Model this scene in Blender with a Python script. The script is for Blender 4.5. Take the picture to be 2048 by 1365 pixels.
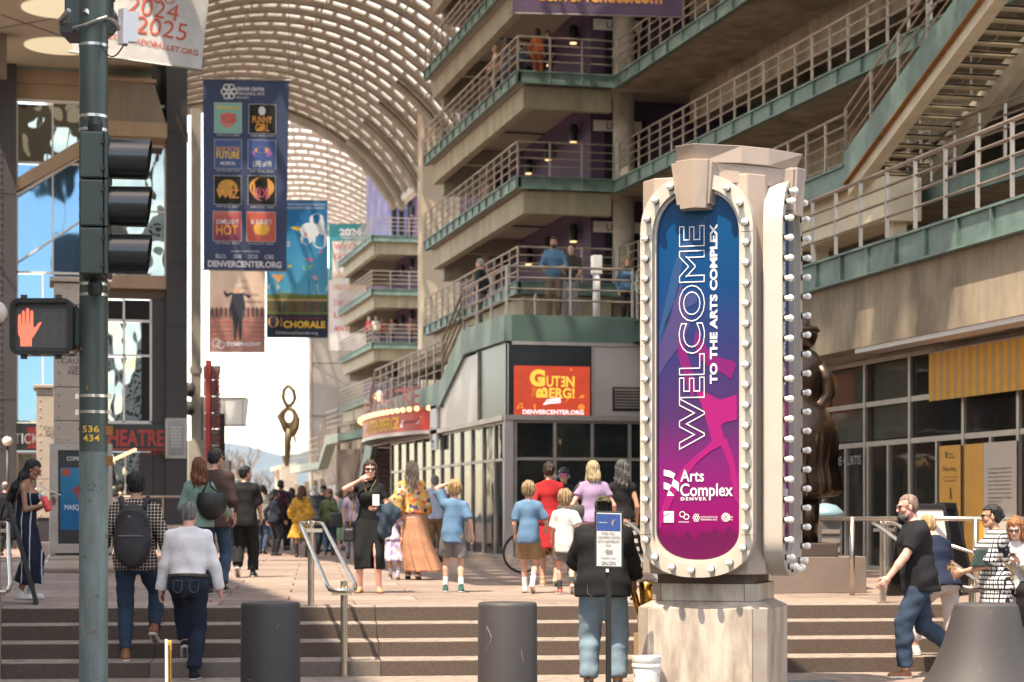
import bpy, math, random
import numpy as np
from mathutils import Vector, Matrix
for _o in list(bpy.data.objects): bpy.data.objects.remove(_o)
SC = bpy.context.scene
COL = SC.collection
R = math.radians
random.seed(7)
# ------------------------------------------------------------------ camera, sky, sun, exposure
FPX, CX, HY, CAMZ = 3950.0, 1024.0, 1028.0, 1.6
TH = math.atan(.239); CT, ST = math.cos(TH), math.sin(TH)
cam = bpy.data.cameras.new('camera'); camo = bpy.data.objects.new('camera', cam); COL.objects.link(camo)
camo.location = (0, 0, CAMZ); camo.rotation_euler = (R(90), 0, -TH)
cam.sensor_width = 36; cam.lens = 36 * FPX / 2048; cam.shift_y = (HY - 682.5) / 2048
cam.clip_end = 40000; cam.clip_start = .5
cam.dof.use_dof = True; cam.dof.focus_distance = 18.3; cam.dof.aperture_fstop = 2.6
SC.camera = camo
SUN = Vector((-.36, -.34, 1.0)).normalized()
world = bpy.data.worlds.new('World'); SC.world = world; world.use_nodes = True
wn = world.node_tree; bg = wn.nodes['Background']
sky = wn.nodes.new('ShaderNodeTexSky'); sky.sky_type = 'NISHITA'; sky.sun_disc = False
sky.sun_elevation = math.asin(SUN.z); sky.sun_rotation = math.atan2(SUN.x, SUN.y)
sky.altitude = 1600; sky.air_density = 1.0; sky.dust_density = 2.5; sky.ozone_density = 1.0
wb = wn.nodes.new('ShaderNodeMix'); wb.data_type = 'RGBA'; wb.blend_type = 'MULTIPLY'; wb.inputs['Factor'].default_value = 1; wb.inputs['B'].default_value = (1.2, .94, .68, 1)
wn.links.new(sky.outputs[0], wb.inputs['A']); wn.links.new(wb.outputs['Result'], bg.inputs['Color']); bg.inputs['Strength'].default_value = .15
sl = bpy.data.lights.new('sun', 'SUN'); sl.energy = 2.0; sl.angle = R(.5); sl.color = (1, .88, .7)
so = bpy.data.objects.new('sun', sl); COL.objects.link(so)
so.rotation_euler = SUN.to_track_quat('Z', 'Y').to_euler(); so.location = (-30, -30, 80)
vs = SC.view_settings; vs.view_transform = 'Standard'; vs.look = 'None'; vs.gamma = 1; vs.exposure = 2.4
vs.use_curve_mapping = False
SC.cycles.max_bounces = 10; SC.cycles.diffuse_bounces = 6; SC.cycles.transparent_max_bounces = 16
SC.cycles.sample_clamp_indirect = 6
# ------------------------------------------------------------------ coordinates
def c2w(xc, yc, z=0): return Vector((xc * CT + yc * ST, -xc * ST + yc * CT, z))
def P(px, py, d): return c2w((px - CX) / FPX * d, d, CAMZ + (HY - py) / FPX * d)
def PZ(px, z, d): return c2w((px - CX) / FPX * d, d, z)
def ray(px): k = (px - CX) / FPX; return Vector((k * CT + ST, -k * ST + CT))
def on_y(px, py, Y): r = ray(px); d = Y / r.y; return Vector((r.x * d, Y, CAMZ + (HY - py) / FPX * d))
def on_x(px, py, X): r = ray(px); d = X / r.x; return Vector((X, r.y * d, CAMZ + (HY - py) / FPX * d))
def on_z(px, py, z): return P(px, py, (CAMZ - z) * FPX / (py - HY))
# ------------------------------------------------------------------ materials
def mat(name, col, rough=.6, metal=0., ns=0, na=0., bump=0., bs=None, spec=.5, coat=0., emit=0., ecol=None, stretch=None, col2=None, alpha=1., trans=0., rp=(.3, .7), rot=None):
    m = bpy.data.materials.new(name); m.use_nodes = True; nt = m.node_tree; b = nt.nodes['Principled BSDF']
    c = (*col, 1)
    b.inputs['Base Color'].default_value = c; b.inputs['Roughness'].default_value = rough; b.inputs['Metallic'].default_value = metal
    b.inputs['Specular IOR Level'].default_value = spec; b.inputs['Coat Weight'].default_value = coat
    if emit: b.inputs['Emission Color'].default_value = (*(ecol or col), 1); b.inputs['Emission Strength'].default_value = emit
    if alpha < 1: b.inputs['Alpha'].default_value = alpha
    if trans: b.inputs['Transmission Weight'].default_value = trans
    if ns or bump:
        tc = nt.nodes.new('ShaderNodeTexCoord'); src = tc.outputs['Object']
        if stretch:
            mp = nt.nodes.new('ShaderNodeMapping'); mp.inputs['Scale'].default_value = stretch; mp.inputs['Rotation'].default_value = rot or (0, 0, 0); nt.links.new(src, mp.inputs[0]); src = mp.outputs[0]
    if ns and na:
        n = nt.nodes.new('ShaderNodeTexNoise'); n.inputs['Scale'].default_value = ns; n.inputs['Detail'].default_value = 6; n.inputs['Roughness'].default_value = .65
        nt.links.new(src, n.inputs['Vector'])
        r = nt.nodes.new('ShaderNodeValToRGB'); r.color_ramp.elements[0].position, r.color_ramp.elements[1].position = rp
        c2 = col2 or tuple(max(0, x * (1 - na)) for x in col); c1 = tuple(min(1, x * (1 + na * .4)) for x in col)
        r.color_ramp.elements[0].color = (*c2, 1); r.color_ramp.elements[1].color = (*c1, 1)
        nt.links.new(n.outputs['Fac'], r.inputs[0]); nt.links.new(r.outputs[0], b.inputs['Base Color'])
    if bump:
        n2 = nt.nodes.new('ShaderNodeTexNoise'); n2.inputs['Scale'].default_value = bs or ns * 4 or 20; n2.inputs['Detail'].default_value = 4
        nt.links.new(src, n2.inputs['Vector']); bp = nt.nodes.new('ShaderNodeBump'); bp.inputs['Strength'].default_value = bump; bp.inputs['Distance'].default_value = .02
        nt.links.new(n2.outputs['Fac'], bp.inputs['Height']); nt.links.new(bp.outputs[0], b.inputs['Normal'])
    return m
def grad(name, stops, z0, z1, rough=.4, axis='Z', na=0., ns=3, coat=0., spec=.12):
    """print with a colour ramp along an axis of the object (artwork gradients), plus soft blotches"""
    m = bpy.data.materials.new(name); m.use_nodes = True; nt = m.node_tree; b = nt.nodes['Principled BSDF']; b.inputs['Roughness'].default_value = rough; b.inputs['Coat Weight'].default_value = coat; b.inputs['Specular IOR Level'].default_value = spec
    tc = nt.nodes.new('ShaderNodeTexCoord'); s = nt.nodes.new('ShaderNodeSeparateXYZ'); nt.links.new(tc.outputs['Object'], s.inputs[0])
    mr = nt.nodes.new('ShaderNodeMapRange'); mr.inputs['From Min'].default_value = z0; mr.inputs['From Max'].default_value = z1
    v = s.outputs[axis]
    if na:
        n = nt.nodes.new('ShaderNodeTexNoise'); n.inputs['Scale'].default_value = ns; nt.links.new(tc.outputs['Object'], n.inputs['Vector'])
        ma = nt.nodes.new('ShaderNodeMath'); ma.operation = 'MULTIPLY_ADD'; ma.inputs[1].default_value = na; nt.links.new(n.outputs['Fac'], ma.inputs[0]); nt.links.new(v, ma.inputs[2]); v = ma.outputs[0]
    nt.links.new(v, mr.inputs[0]); r = nt.nodes.new('ShaderNodeValToRGB'); e = r.color_ramp.elements
    e[0].position, e[0].color = stops[0][0], (*stops[0][1], 1); e[1].position, e[1].color = stops[-1][0], (*stops[-1][1], 1)
    for p, c in stops[1:-1]: q = e.new(p); q.color = (*c, 1)
    nt.links.new(mr.outputs[0], r.inputs[0]); nt.links.new(r.outputs[0], b.inputs['Base Color'])
    return m
def glass(name, col=(.02, .025, .025), rough=.03, alpha=.75):
    """dark shop glazing: a glossy pane that partly shows what is behind"""
    m = bpy.data.materials.new(name); m.use_nodes = True; nt = m.node_tree; b = nt.nodes['Principled BSDF']
    b.inputs['Base Color'].default_value = (*col, 1); b.inputs['Roughness'].default_value = rough; b.inputs['Alpha'].default_value = alpha; b.inputs['IOR'].default_value = 1.9
    tc = nt.nodes.new('ShaderNodeTexCoord'); n = nt.nodes.new('ShaderNodeTexNoise'); n.inputs['Scale'].default_value = 1.1; n.inputs['Detail'].default_value = 1
    nt.links.new(tc.outputs['Object'], n.inputs['Vector']); bp = nt.nodes.new('ShaderNodeBump'); bp.inputs['Strength'].default_value = .12; bp.inputs['Distance'].default_value = .05
    nt.links.new(n.outputs['Fac'], bp.inputs['Height']); nt.links.new(bp.outputs[0], b.inputs['Normal'])
    return m
# ------------------------------------------------------------------ object helpers
def wpos(o):
    v = Vector((0, 0, 0))
    while o: v += o.location; o = o.parent
    return v
def link(name, me, m, parent=None, loc=None, smooth=False):
    o = bpy.data.objects.new(name, me); COL.objects.link(o)
    if m is not None and not me.materials:
        for x in (m if isinstance(m, list) else [m]): me.materials.append(x)
    if smooth: me.polygons.foreach_set('use_smooth', [True] * len(me.polygons))
    off = Vector((0, 0, 0))
    if parent is not None: o.parent = parent; off = wpos(parent)
    o.location = Vector(loc or (0, 0, 0)) - off
    return o
def tag(o, label, cat, group=None, kind=None):
    if label: o['label'] = label
    if cat: o['category'] = cat
    if group: o['group'] = group
    if kind: o['kind'] = kind
    return o
def thing(name, label, cat, loc=(0, 0, 0), group=None, rz=0):
    o = bpy.data.objects.new(name, None); COL.objects.link(o); o.location = loc; o.rotation_euler = (0, 0, rz); o.empty_display_size = .1
    return tag(o, label, cat, group)
def again(src, parent, loc, name=None, rot=None):
    """one more of the same piece, sharing its mesh"""
    o = src.copy(); COL.objects.link(o); o.parent = parent; o.location = Vector(loc) - (wpos(parent) if parent else Vector())
    if rot is not None: o.rotation_euler = rot
    return o
class MB:
    def __init__(s): s.v = []; s.f = []; s.mi = []; s.cur = 0
    def add(s, vs, fs):
        n = len(s.v); s.v += [tuple(x) for x in vs]; s.f += [tuple(i + n for i in f) for f in fs]; s.mi += [s.cur] * len(fs); return s
    def box(s, x0, x1, y0, y1, z0, z1):
        return s.add([(x0, y0, z0), (x1, y0, z0), (x1, y1, z0), (x0, y1, z0), (x0, y0, z1), (x1, y0, z1), (x1, y1, z1), (x0, y1, z1)],
                     [(0, 3, 2, 1), (4, 5, 6, 7), (0, 1, 5, 4), (1, 2, 6, 5), (2, 3, 7, 6), (3, 0, 4, 7)])
    def hexa(s, a):  # 8 corners: bottom ring then top ring
        return s.add(a, [(0, 3, 2, 1), (4, 5, 6, 7), (0, 1, 5, 4), (1, 2, 6, 5), (2, 3, 7, 6), (3, 0, 4, 7)])
    def beam(s, a, b, w, h, up=(0, 0, 1)):
        a, b = Vector(a), Vector(b); d = (b - a).normalized(); r = d.cross(Vector(up))
        if r.length < 1e-4: r = d.cross(Vector((0, 1, 0)))
        r.normalize(); u = r.cross(d); r *= w / 2; u *= h / 2
        return s.hexa([a - r - u, a + r - u, b + r - u, b - r - u, a - r + u, a + r + u, b + r + u, b - r + u])
    def tube(s, pts, r, n=8, cap=True, r2=None):
        pts = [Vector(p) for p in pts]; m = len(pts); base = len(s.v); vs = []
        prev = None
        for i, p in enumerate(pts):
            d = (pts[min(i + 1, m - 1)] - pts[max(i - 1, 0)]).normalized()
            if prev is None:
                q = Vector((0, 0, 1)) if abs(d.z) < .9 else Vector((1, 0, 0)); a = d.cross(q).normalized()
            else: a = (prev - d * prev.dot(d)).normalized()
            prev = a; b = d.cross(a); rr = r if r2 is None else r + (r2 - r) * i / (m - 1)
            for k in range(n):
                t = 2 * math.pi * k / n; vs.append(p + a * math.cos(t) * rr + b * math.sin(t) * rr)
        fs = [(i * n + k, i * n + (k + 1) % n, (i + 1) * n + (k + 1) % n, (i + 1) * n + k) for i in range(m - 1) for k in range(n)]
        if cap: fs += [tuple(range(n - 1, -1, -1)), tuple((m - 1) * n + k for k in range(n))]
        return s.add(vs, fs)
    def lathe(s, prof, c=(0, 0, 0), n=24, ax=Vector((0, 0, 1))):
        ax = Vector(ax).normalized(); a = ax.orthogonal().normalized(); b = ax.cross(a); c = Vector(c); m = len(prof)
        vs = [c + ax * z + (a * math.cos(2 * math.pi * k / n) + b * math.sin(2 * math.pi * k / n)) * r for r, z in prof for k in range(n)]
        fs = [(i * n + k, i * n + (k + 1) % n, (i + 1) * n + (k + 1) % n, (i + 1) * n + k) for i in range(m - 1) for k in range(n)]
        fs += [tuple(range(n - 1, -1, -1)), tuple((m - 1) * n + k for k in range(n))]
        return s.add(vs, fs)
    def prism(s, poly, fr, d0, d1):
        """2-D outline in a frame, extruded from d0 to d1 along the frame's normal"""
        n = len(poly); vs = [fr(u, v, d0) for u, v in poly] + [fr(u, v, d1) for u, v in poly]
        return s.add(vs, [tuple(range(n - 1, -1, -1)), tuple(range(n, 2 * n))] + [(k, (k + 1) % n, n + (k + 1) % n, n + k) for k in range(n)])
    def ring(s, outer, inner, fr, d0, d1):
        n = len(outer); vs = [fr(u, v, d) for d in (d0, d1) for pl in (outer, inner) for u, v in pl]; fs = []
        for k in range(n):
            j = (k + 1) % n; fs += [(2 * n + k, 2 * n + j, 3 * n + j, 3 * n + k), (k, n + k, n + j, j), (k, j, 2 * n + j, 2 * n + k), (n + k, 3 * n + k, 3 * n + j, n + j)]
        return s.add(vs, fs)
    def ball(s, c, r, nu=12, nv=8):
        rx, ry, rz = r if isinstance(r, tuple) else (r, r, r); c = Vector(c)
        vs = [c + Vector((0, 0, rz))] + [c + Vector((rx * math.sin(math.pi * j / nv) * math.cos(2 * math.pi * k / nu), ry * math.sin(math.pi * j / nv) * math.sin(2 * math.pi * k / nu), rz * math.cos(math.pi * j / nv))) for j in range(1, nv) for k in range(nu)] + [c - Vector((0, 0, rz))]
        fs = [(0, 1 + k, 1 + (k + 1) % nu) for k in range(nu)]
        for j in range(nv - 2):
            for k in range(nu): a = 1 + j * nu; fs.append((a + k, a + nu + k, a + nu + (k + 1) % nu, a + (k + 1) % nu))
        a = 1 + (nv - 2) * nu; fs += [(len(vs) - 1, a + (k + 1) % nu, a + k) for k in range(nu)]
        return s.add(vs, fs)
    def mesh(s, name='m'):
        me = bpy.data.meshes.new(name); me.from_pydata(s.v, [], s.f); me.update()
        if any(s.mi): me.polygons.foreach_set('material_index', s.mi)
        return me
    def build(s, name, m, parent=None, smooth=False, bevel=0, autosmooth=False):
        me = s.mesh(name); o = link(name, me, m, parent, None, smooth)
        if autosmooth: me.polygons.foreach_set('use_smooth', [True] * len(me.polygons)); me.set_sharp_from_angle(angle=R(35))
        if bevel:
            bv = o.modifiers.new('bevel', 'BEVEL'); bv.width = bevel; bv.segments = 2; bv.limit_method = 'ANGLE'; bv.angle_limit = R(40)
        return o
def box_obj(name, m, parent, x0, x1, y0, y1, z0, z1, bevel=0): return MB().box(x0, x1, y0, y1, z0, z1).build(name, m, parent, bevel=bevel)
class Frame:
    """a flat frame on a surface: u to the right, v up, n outwards (metres)"""
    def __init__(s, o, x, y=(0, 0, 1), warp=None): s.o = Vector(o); s.x = Vector(x).normalized(); s.y = Vector(y).normalized(); s.n = s.x.cross(s.y); s.warp = warp
    def __call__(s, u, v, d=0):
        if s.warp: d = d + s.warp(u, v)
        return s.o + s.x * u + s.y * v + s.n * d
    def sub(s, u, v, ang=0):
        c, q = math.cos(ang), math.sin(ang); return Frame(s(u, v), s.x * c + s.y * q, s.y * c - s.x * q)
FONTS = {}
def text_mesh(body, bold=0., ext=0., outline=0., spacing=1.):
    k = (body, bold, ext, outline, spacing)
    if k in FONTS: return FONTS[k]
    cu = bpy.data.curves.new('lettering', 'FONT'); cu.body = body; cu.size = 1; cu.offset = bold; cu.extrude = ext; cu.resolution_u = 4; cu.space_character = spacing
    cu.align_x = 'LEFT'
    if outline: cu.fill_mode = 'NONE'; cu.bevel_depth = outline; cu.bevel_resolution = 0
    o = bpy.data.objects.new('lettering', cu); COL.objects.link(o)
    bpy.context.view_layer.update()
    me = bpy.data.meshes.new_from_object(o.evaluated_get(bpy.context.evaluated_depsgraph_get()))
    vs = np.array([v.co[:] for v in me.vertices]).reshape(-1, 3); fs = [tuple(p.vertices) for p in me.polygons]
    bpy.data.objects.remove(o); bpy.data.meshes.remove(me); bpy.data.curves.remove(cu)
    FONTS[k] = (vs, fs); return FONTS[k]
def text_into(mb, body, fr, u0, v0, w, h, off=.004, bold=0., ext=0., outline=0., ang=0, align='c', fitw=True, spacing=1.):
    """write body inside the rectangle u0..u0+w, v0..v0+h of the frame"""
    vs, fs = text_mesh(body, bold, ext, outline, spacing)
    if len(vs) == 0: return
    lo, hi = vs.min(0), vs.max(0); s = hi - lo; sy = h / s[1]; sx = w / s[0] if fitw else min(sy, w / s[0])
    du = 0 if align == 'l' else (w - s[0] * sx) / (2 if align == 'c' else 1)
    c, q = math.cos(ang), math.sin(ang)
    out = []
    for x, y, z in vs:
        a, b = du + (x - lo[0]) * sx, (y - lo[1]) * sy
        a, b = a * c - b * q, a * q + b * c
        out.append(fr(u0 + a, v0 + b, off + (z * h if ext else 0) + ((z + outline) * .06 if outline else 0)))
    mb.add(out, fs)
def text(name, body, m, parent, fr, u0, v0, w, h, **k):
    mb = MB(); text_into(mb, body, fr, u0, v0, w, h, **k); return mb.build(name, m, parent)
def patch(name, m, parent, fr, u0, v0, u1, v1, off=.003, thick=0, nu=1):
    mb = MB()
    if thick: mb.prism([(u0, v0), (u1, v0), (u1, v1), (u0, v1)], fr, off - thick, off)
    else:
        vs = [fr(u0 + (u1 - u0) * i / nu, v, off) for i in range(nu + 1) for v in (v0, v1)]
        mb.add(vs, [(2 * i, 2 * i + 2, 2 * i + 3, 2 * i + 1) for i in range(nu)])
    return mb.build(name, m, parent)
def disc(u, v, r, n=20, ry=None): return [(u + r * math.cos(2 * math.pi * k / n), v + (ry or r) * math.sin(2 * math.pi * k / n)) for k in range(n)]
def flat(name, polys, m, parent, fr, off=.004):
    mb = MB()
    for pl in polys: mb.add([fr(u, v, off) for u, v in pl], [tuple(range(len(pl)))])
    return mb.build(name, m, parent)
def circ(mb, fr, u, v, r, w, off=.004, n=24):
    """a flat printed ring"""
    vs = [fr(u + q * math.cos(2 * math.pi * k / n), v + q * math.sin(2 * math.pi * k / n), off) for q in (r, r - w) for k in range(n)]
    mb.add(vs, [(k, (k + 1) % n, n + (k + 1) % n, n + k) for k in range(n)])
# ================================================================== MATERIALS
def rnd_mat(m, amt=.25):
    """each piece a slightly different tone (by object)"""
    nt = m.node_tree; b = nt.nodes['Principled BSDF']; l = b.inputs['Base Color'].links
    oi = nt.nodes.new('ShaderNodeObjectInfo'); mr = nt.nodes.new('ShaderNodeMapRange'); mr.inputs['To Min'].default_value = 1 - amt; mr.inputs['To Max'].default_value = 1 + amt * .6
    nt.links.new(oi.outputs['Random'], mr.inputs[0]); hs = nt.nodes.new('ShaderNodeHueSaturation')
    if l: nt.links.new(l[0].from_socket, hs.inputs['Color'])
    else: hs.inputs['Color'].default_value = b.inputs['Base Color'].default_value
    nt.links.new(mr.outputs[0], hs.inputs['Value']); nt.links.new(hs.outputs[0], b.inputs['Base Color']); return m
m_red = rnd_mat(mat('red_sandstone', (.29, .212, .172), rough=.8, ns=2.2, na=.38, bump=.25, bs=30), .22)
m_gst = rnd_mat(mat('grey_flagstone', (.2, .2, .2), rough=.8, ns=3, na=.3, bump=.2, bs=30), .2)
m_plaza = mat('far_paving', (.28, .185, .155), rough=.8, ns=.8, na=.3, bump=.1, bs=8)
m_joint = mat('paving_joint', (.1, .075, .065), rough=.95, ns=8, na=.3)
m_asph = mat('asphalt', (.05, .048, .046), rough=.9, ns=6, na=.4, bump=.4, bs=80)
m_aggr = mat('exposed_aggregate', (.125, .088, .068), rough=.9, ns=110, na=.75, bump=.6, bs=160)
m_aggr2 = mat('aggregate_patch', (.2, .165, .14), rough=.9, ns=110, na=.6, bump=.6, bs=160)
m_tread = mat('step_concrete', (.3, .24, .195), rough=.85, ns=7, na=.5, bump=.3, bs=70)  # tread wear and the light treads catch are both put into this tone
m_green = mat('green_steel', (.125, .19, .165), rough=.5, ns=2.2, na=.42, bump=.04, bs=9)
m_green2 = mat('pale_green_fascia', (.2, .27, .22), rough=.55, ns=1.1, na=.28, stretch=(1, 1, .3))  # sunlight on the side fascia is put into this paler green
m_dgreen = mat('shaded_green_fascia', (.1, .155, .125), rough=.55, ns=1.2, na=.25)  # shade on the front fascia is put into this darker green
m_beam = mat('olive_beam', (.34, .3, .205), rough=.7, ns=2.4, na=.36, stretch=(1, 1, .2))
m_olive = mat('olive_paint', (.34, .31, .23), rough=.75, ns=1.2, na=.2)  # one even olive tone for cross beams and counter
m_rail = mat('galvanised_rail', (.37, .31, .26), rough=.38, metal=.75, ns=3, na=.3)
m_conc = mat('board_concrete', (.33, .265, .19), rough=.85, ns=1.5, na=.55, bump=.25, bs=6, stretch=(1, 1, .35))
m_conc2 = mat('column_concrete', (.44, .385, .33), rough=.85, ns=2.2, na=.32, bump=.2, bs=14)
m_soff = mat('pale_soffit', (.4, .345, .275), rough=.85, ns=.5, na=.15)
m_purple = mat('purple_wall', (.085, .05, .105), rough=.8, ns=1, na=.2)
m_lilac = mat('lilac_wall', (.2, .195, .37), rough=.8, ns=.6, na=.15)
m_dark = mat('dark_recess', (.014, .013, .013), rough=.9)
m_black = mat('black_metal', (.016, .016, .017), rough=.4)
m_panel = mat('grey_metal_panel', (.5, .445, .42), rough=.42, metal=.25, ns=.5, na=.12)
m_blackp = mat('black_panel', (.012, .012, .013), rough=.3, ns=2, na=.3)
m_mull = mat('bronze_mullion', (.4, .35, .31), rough=.4, metal=.5, ns=4, na=.2)
m_tan = mat('tan_plate', (.66, .55, .4), rough=.6, ns=1.1, na=.25)
m_rust = mat('rust', (.3, .12, .03), rough=.9, ns=9, na=.4)
m_glass = glass('shop_glass'); m_glass2 = glass('wing_glass', (.03, .026, .022), .03, .4)
for q_ in (m_glass, m_glass2): q_.node_tree.nodes['Principled BSDF'].inputs['IOR'].default_value = 1.35
m_inner = mat('shop_interior', (.16, .115, .085), rough=.9, ns=1.2, na=.5)
m_warm = mat('warm_bulb', (1, .7, .35), emit=.38, ecol=(1, .62, .28))
m_white = mat('white_paint', (.74, .72, .69), rough=.5, ns=2, na=.1)
m_print_w = mat('white_print', (.78, .77, .76), rough=.6)
m_print_k = mat('black_print', (.02, .02, .02), rough=.6)
# ================================================================== GROUND, STEPS, PAVING
E1 = (c2w(1, .1) - c2w(0, 0)).normalized(); E2 = Vector((-E1.y, E1.x, 0)); S0 = c2w(0, 19.6)
def sp(u, v, z): return S0 + E1 * u + E2 * v + Vector((0, 0, z))
def slab(mb, u0, u1, v0, v1, z0, z1): return mb.hexa([sp(u0, v0, z0), sp(u1, v0, z0), sp(u1, v1, z0), sp(u0, v1, z0), sp(u0, v0, z1), sp(u1, v0, z1), sp(u1, v1, z1), sp(u0, v1, z1)])
g = MB(); g.add([(-3500, -300, -.05), (4500, -300, -.05), (4500, 8200, -.05), (-3500, 8200, -.05)], [(0, 1, 2, 3)])
tag(g.build('street', m_asph), 'dark asphalt street in front of the plaza steps', None, kind='structure')
TR = .58
plz = slab(MB(), -60, 80, 3 * TR + .55, 320, -.04, .565).build('plaza', m_joint); tag(plz, None, None, kind='structure')
slab(MB(), -60, 80, 26.2, 320, .566, .6).build('far_paving', m_plaza, plz)
base = MB().add([sp(-10, -.9, .0), sp(-9, -.9, 0), sp(-9, 0, 0), sp(-10, 0, 0)], [(0, 1, 2, 3)])
walk = slab(MB(), -14, 20, -3.2, -.006, -.2, -.035).build('sidewalk', m_joint); tag(walk, None, None, kind='structure')
def tiles(parent, nm, us, vs, z, mats, gap=.012, jitter=.004, th=.07):
    cache = {}
    rr = random.Random(3)
    for j in range(len(vs) - 1):
        sh = (j % 2) * .5 * (us[1] - us[0])
        for i in range(len(us) - 1):
            u0, u1, v0, v1 = us[i] + sh, us[i + 1] + sh, vs[j], vs[j + 1]; m = mats[0] if rr.random() < .9 or len(mats) == 1 else mats[1]
            key = (round(v1 - v0, 3), m.name)
            if key not in cache:
                w, d = (u1 - u0 - gap) / 2, (v1 - v0 - gap) / 2; b = .012
                q = lambda u, v, zz: E1 * u + E2 * v + Vector((0, 0, zz))
                mb = MB(); ring_ = [(-w, -d), (w, -d), (w, d), (-w, d)]
                vsx = [q(u, v, -th) for u, v in ring_] + [q(u, v, -b) for u, v in ring_] + [q(u * (1 - b / w), v * (1 - b / d), 0) for u, v in ring_]
                mb.add(vsx, [(8, 9, 10, 11)] + [(a + k, a + (k + 1) % 4, a + 4 + (k + 1) % 4, a + 4 + k) for a in (0, 4) for k in range(4)])
                me = mb.mesh(nm); me.materials.append(m); cache[key] = me
            link(nm, cache[key], None, parent, sp((u0 + u1) / 2, (v0 + v1) / 2, z - rr.random() * jitter))
tiles(plz, 'paving_slab', [-9 + 1.5 * i for i in range(16)], [3 * TR + .56 + 1.2 * j for j in range(21)][:21], .6, [m_red])
tiles(walk, 'sidewalk_slab', [-7.2 + 1.2 * i for i in range(14)], [-2.82, -1.86, -.9], 0, [m_red, m_gst])
slab(MB(), -14, 20, -.89, -.01, -.034, 0).build('concrete_band', m_tread, walk)
st = thing('steps', None, None, sp(0, 0, 0)); st['kind'] = 'structure'
for lv in range(4):
    v0 = lv * TR; v1 = v0 + TR if lv < 3 else v0 + .55
    cuts = [-14, -10.2, -6.9, -3.55, -1.3, 2.1, 5.2, 8.4, 11.5, 16, 20]
    for i in range(len(cuts) - 1):
        mm = m_aggr2 if (lv == 0 and i in (1, 3)) else m_aggr
        s_ = slab(MB(), cuts[i] + .002, cuts[i + 1] - .002, v0, v1 + .3, .15 * lv - .02, .15 * lv + .146).build('step_block', mm, st, bevel=.006)
        slab(MB(), cuts[i] + .008, cuts[i + 1] - .008, v0 + .012, v1 - .004, .15 * lv + .1462, .15 * lv + .15).build('tread', m_tread, s_)
rr_ = random.Random(8); gum = MB(); lf = MB()
for i in range(230):
    u, v = rr_.uniform(-8, 13), rr_.uniform(-2.6, 13); lv = 0 if v < 0 else min(4, int(v / TR) + 1) if v < 3 * TR + .02 else 4
    if 0 < v < 3 * TR: v = (lv - 1) * TR + rr_.uniform(.08, .5)
    z = .15 * lv + .004; r = rr_.uniform(.012, .034); n = 8; c0 = sp(u, v, z)
    if i % 6 == 5: a = rr_.uniform(0, 6); d_ = Vector((math.cos(a), math.sin(a), 0)) * r * 1.3; e_ = Vector((-d_.y, d_.x, 0)) * .5; lf.add([c0 - d_, c0 + e_ + Vector((0, 0, .012)), c0 + d_, c0 - e_], [(0, 1, 2, 3)])
    else: gum.add([c0 + Vector((r * math.cos(2 * math.pi * k / n), r * rr_.uniform(.6, 1) * math.sin(2 * math.pi * k / n), 0)) for k in range(n)], [tuple(range(n))])
gum.build('gum_spots', mat('old_gum', (.07, .05, .043), rough=.9), plz)['kind'] = 'stuff'; lf.build('dry_leaves', mat('dry_leaf', (.25, .14, .06), rough=.9), plz)['kind'] = 'stuff'
# ================================================================== RAILINGS, DECKS
POST = {}
def railing(parent, pts, h=1.07, n=4, sp_=1.0, r=.022, pw=.05, m=None, name='railing', ends=True):
    """steel railing along a run of base points: top rail, lower rails, square posts"""
    m = m or m_rail; pts = [Vector(p) for p in pts]
    up = lambda z: [p + Vector((0, 0, z)) for p in pts]
    top = MB().tube(up(h), r * 1.35, 6).build(name, m, parent)
    for i in range(1, n): MB().tube(up(h - i * h / n * .92), r, 5).build('rail', m, top)
    key = (h, pw, m.name)
    for a, b in zip(pts[:-1], pts[1:]):
        L = (b - a).length; k = max(1, round(L / sp_))
        for i in range(k + (1 if (b == pts[-1]) else 0)):
            p = a.lerp(b, i / k)
            if key not in POST: POST[key] = MB().box(-pw / 2, pw / 2, -pw / 2, pw / 2, 0, h).mesh('post')
            link('post', POST[key], m, top, p)
    return top
def fascia(parent, a, b, z0, z1, m, n=0, th=.12, name='fascia', za=0, zb=0, out=None):
    """edge plate between two plan points with stiffener ribs; za / zb raise the ends"""
    a, b = Vector((a[0], a[1], 0)), Vector((b[0], b[1], 0)); d = (b - a).normalized(); nn = Vector((d.y, -d.x, 0)) if out is None else Vector(out)
    mb = MB()
    def bar(p, q, zp, zq, t0, t1, e0, e1):
        mb.hexa([p + nn * t0 + Vector((0, 0, e0 + zp)), q + nn * t0 + Vector((0, 0, e0 + zq)), q + nn * t1 + Vector((0, 0, e0 + zq)), p + nn * t1 + Vector((0, 0, e0 + zp)),
                 p + nn * t0 + Vector((0, 0, e1 + zp)), q + nn * t0 + Vector((0, 0, e1 + zq)), q + nn * t1 + Vector((0, 0, e1 + zq)), p + nn * t1 + Vector((0, 0, e1 + zp))])
    bar(a, b, za, zb, -th, 0, z0, z1); bar(a, b, za, zb, .002, .06, z1 - .035, z1 + .004); bar(a, b, za, zb, .002, .06, z0 - .004, z0 + .03)
    for i in range(n + 1 if n else 0):
        t = i / n; p = a.lerp(b, t); z = za + (zb - za) * t; q = p + d * .03; bar(p - d * .015, q - d * .015, z, z, .002, .055, z0 + .03, z1 - .035)
    return mb.build(name, m, parent)
garage = thing('parking_garage', 'concrete parking garage with stacked green edged decks and purple walls', 'parking garage', (17.2, 58.3, .6))
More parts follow.
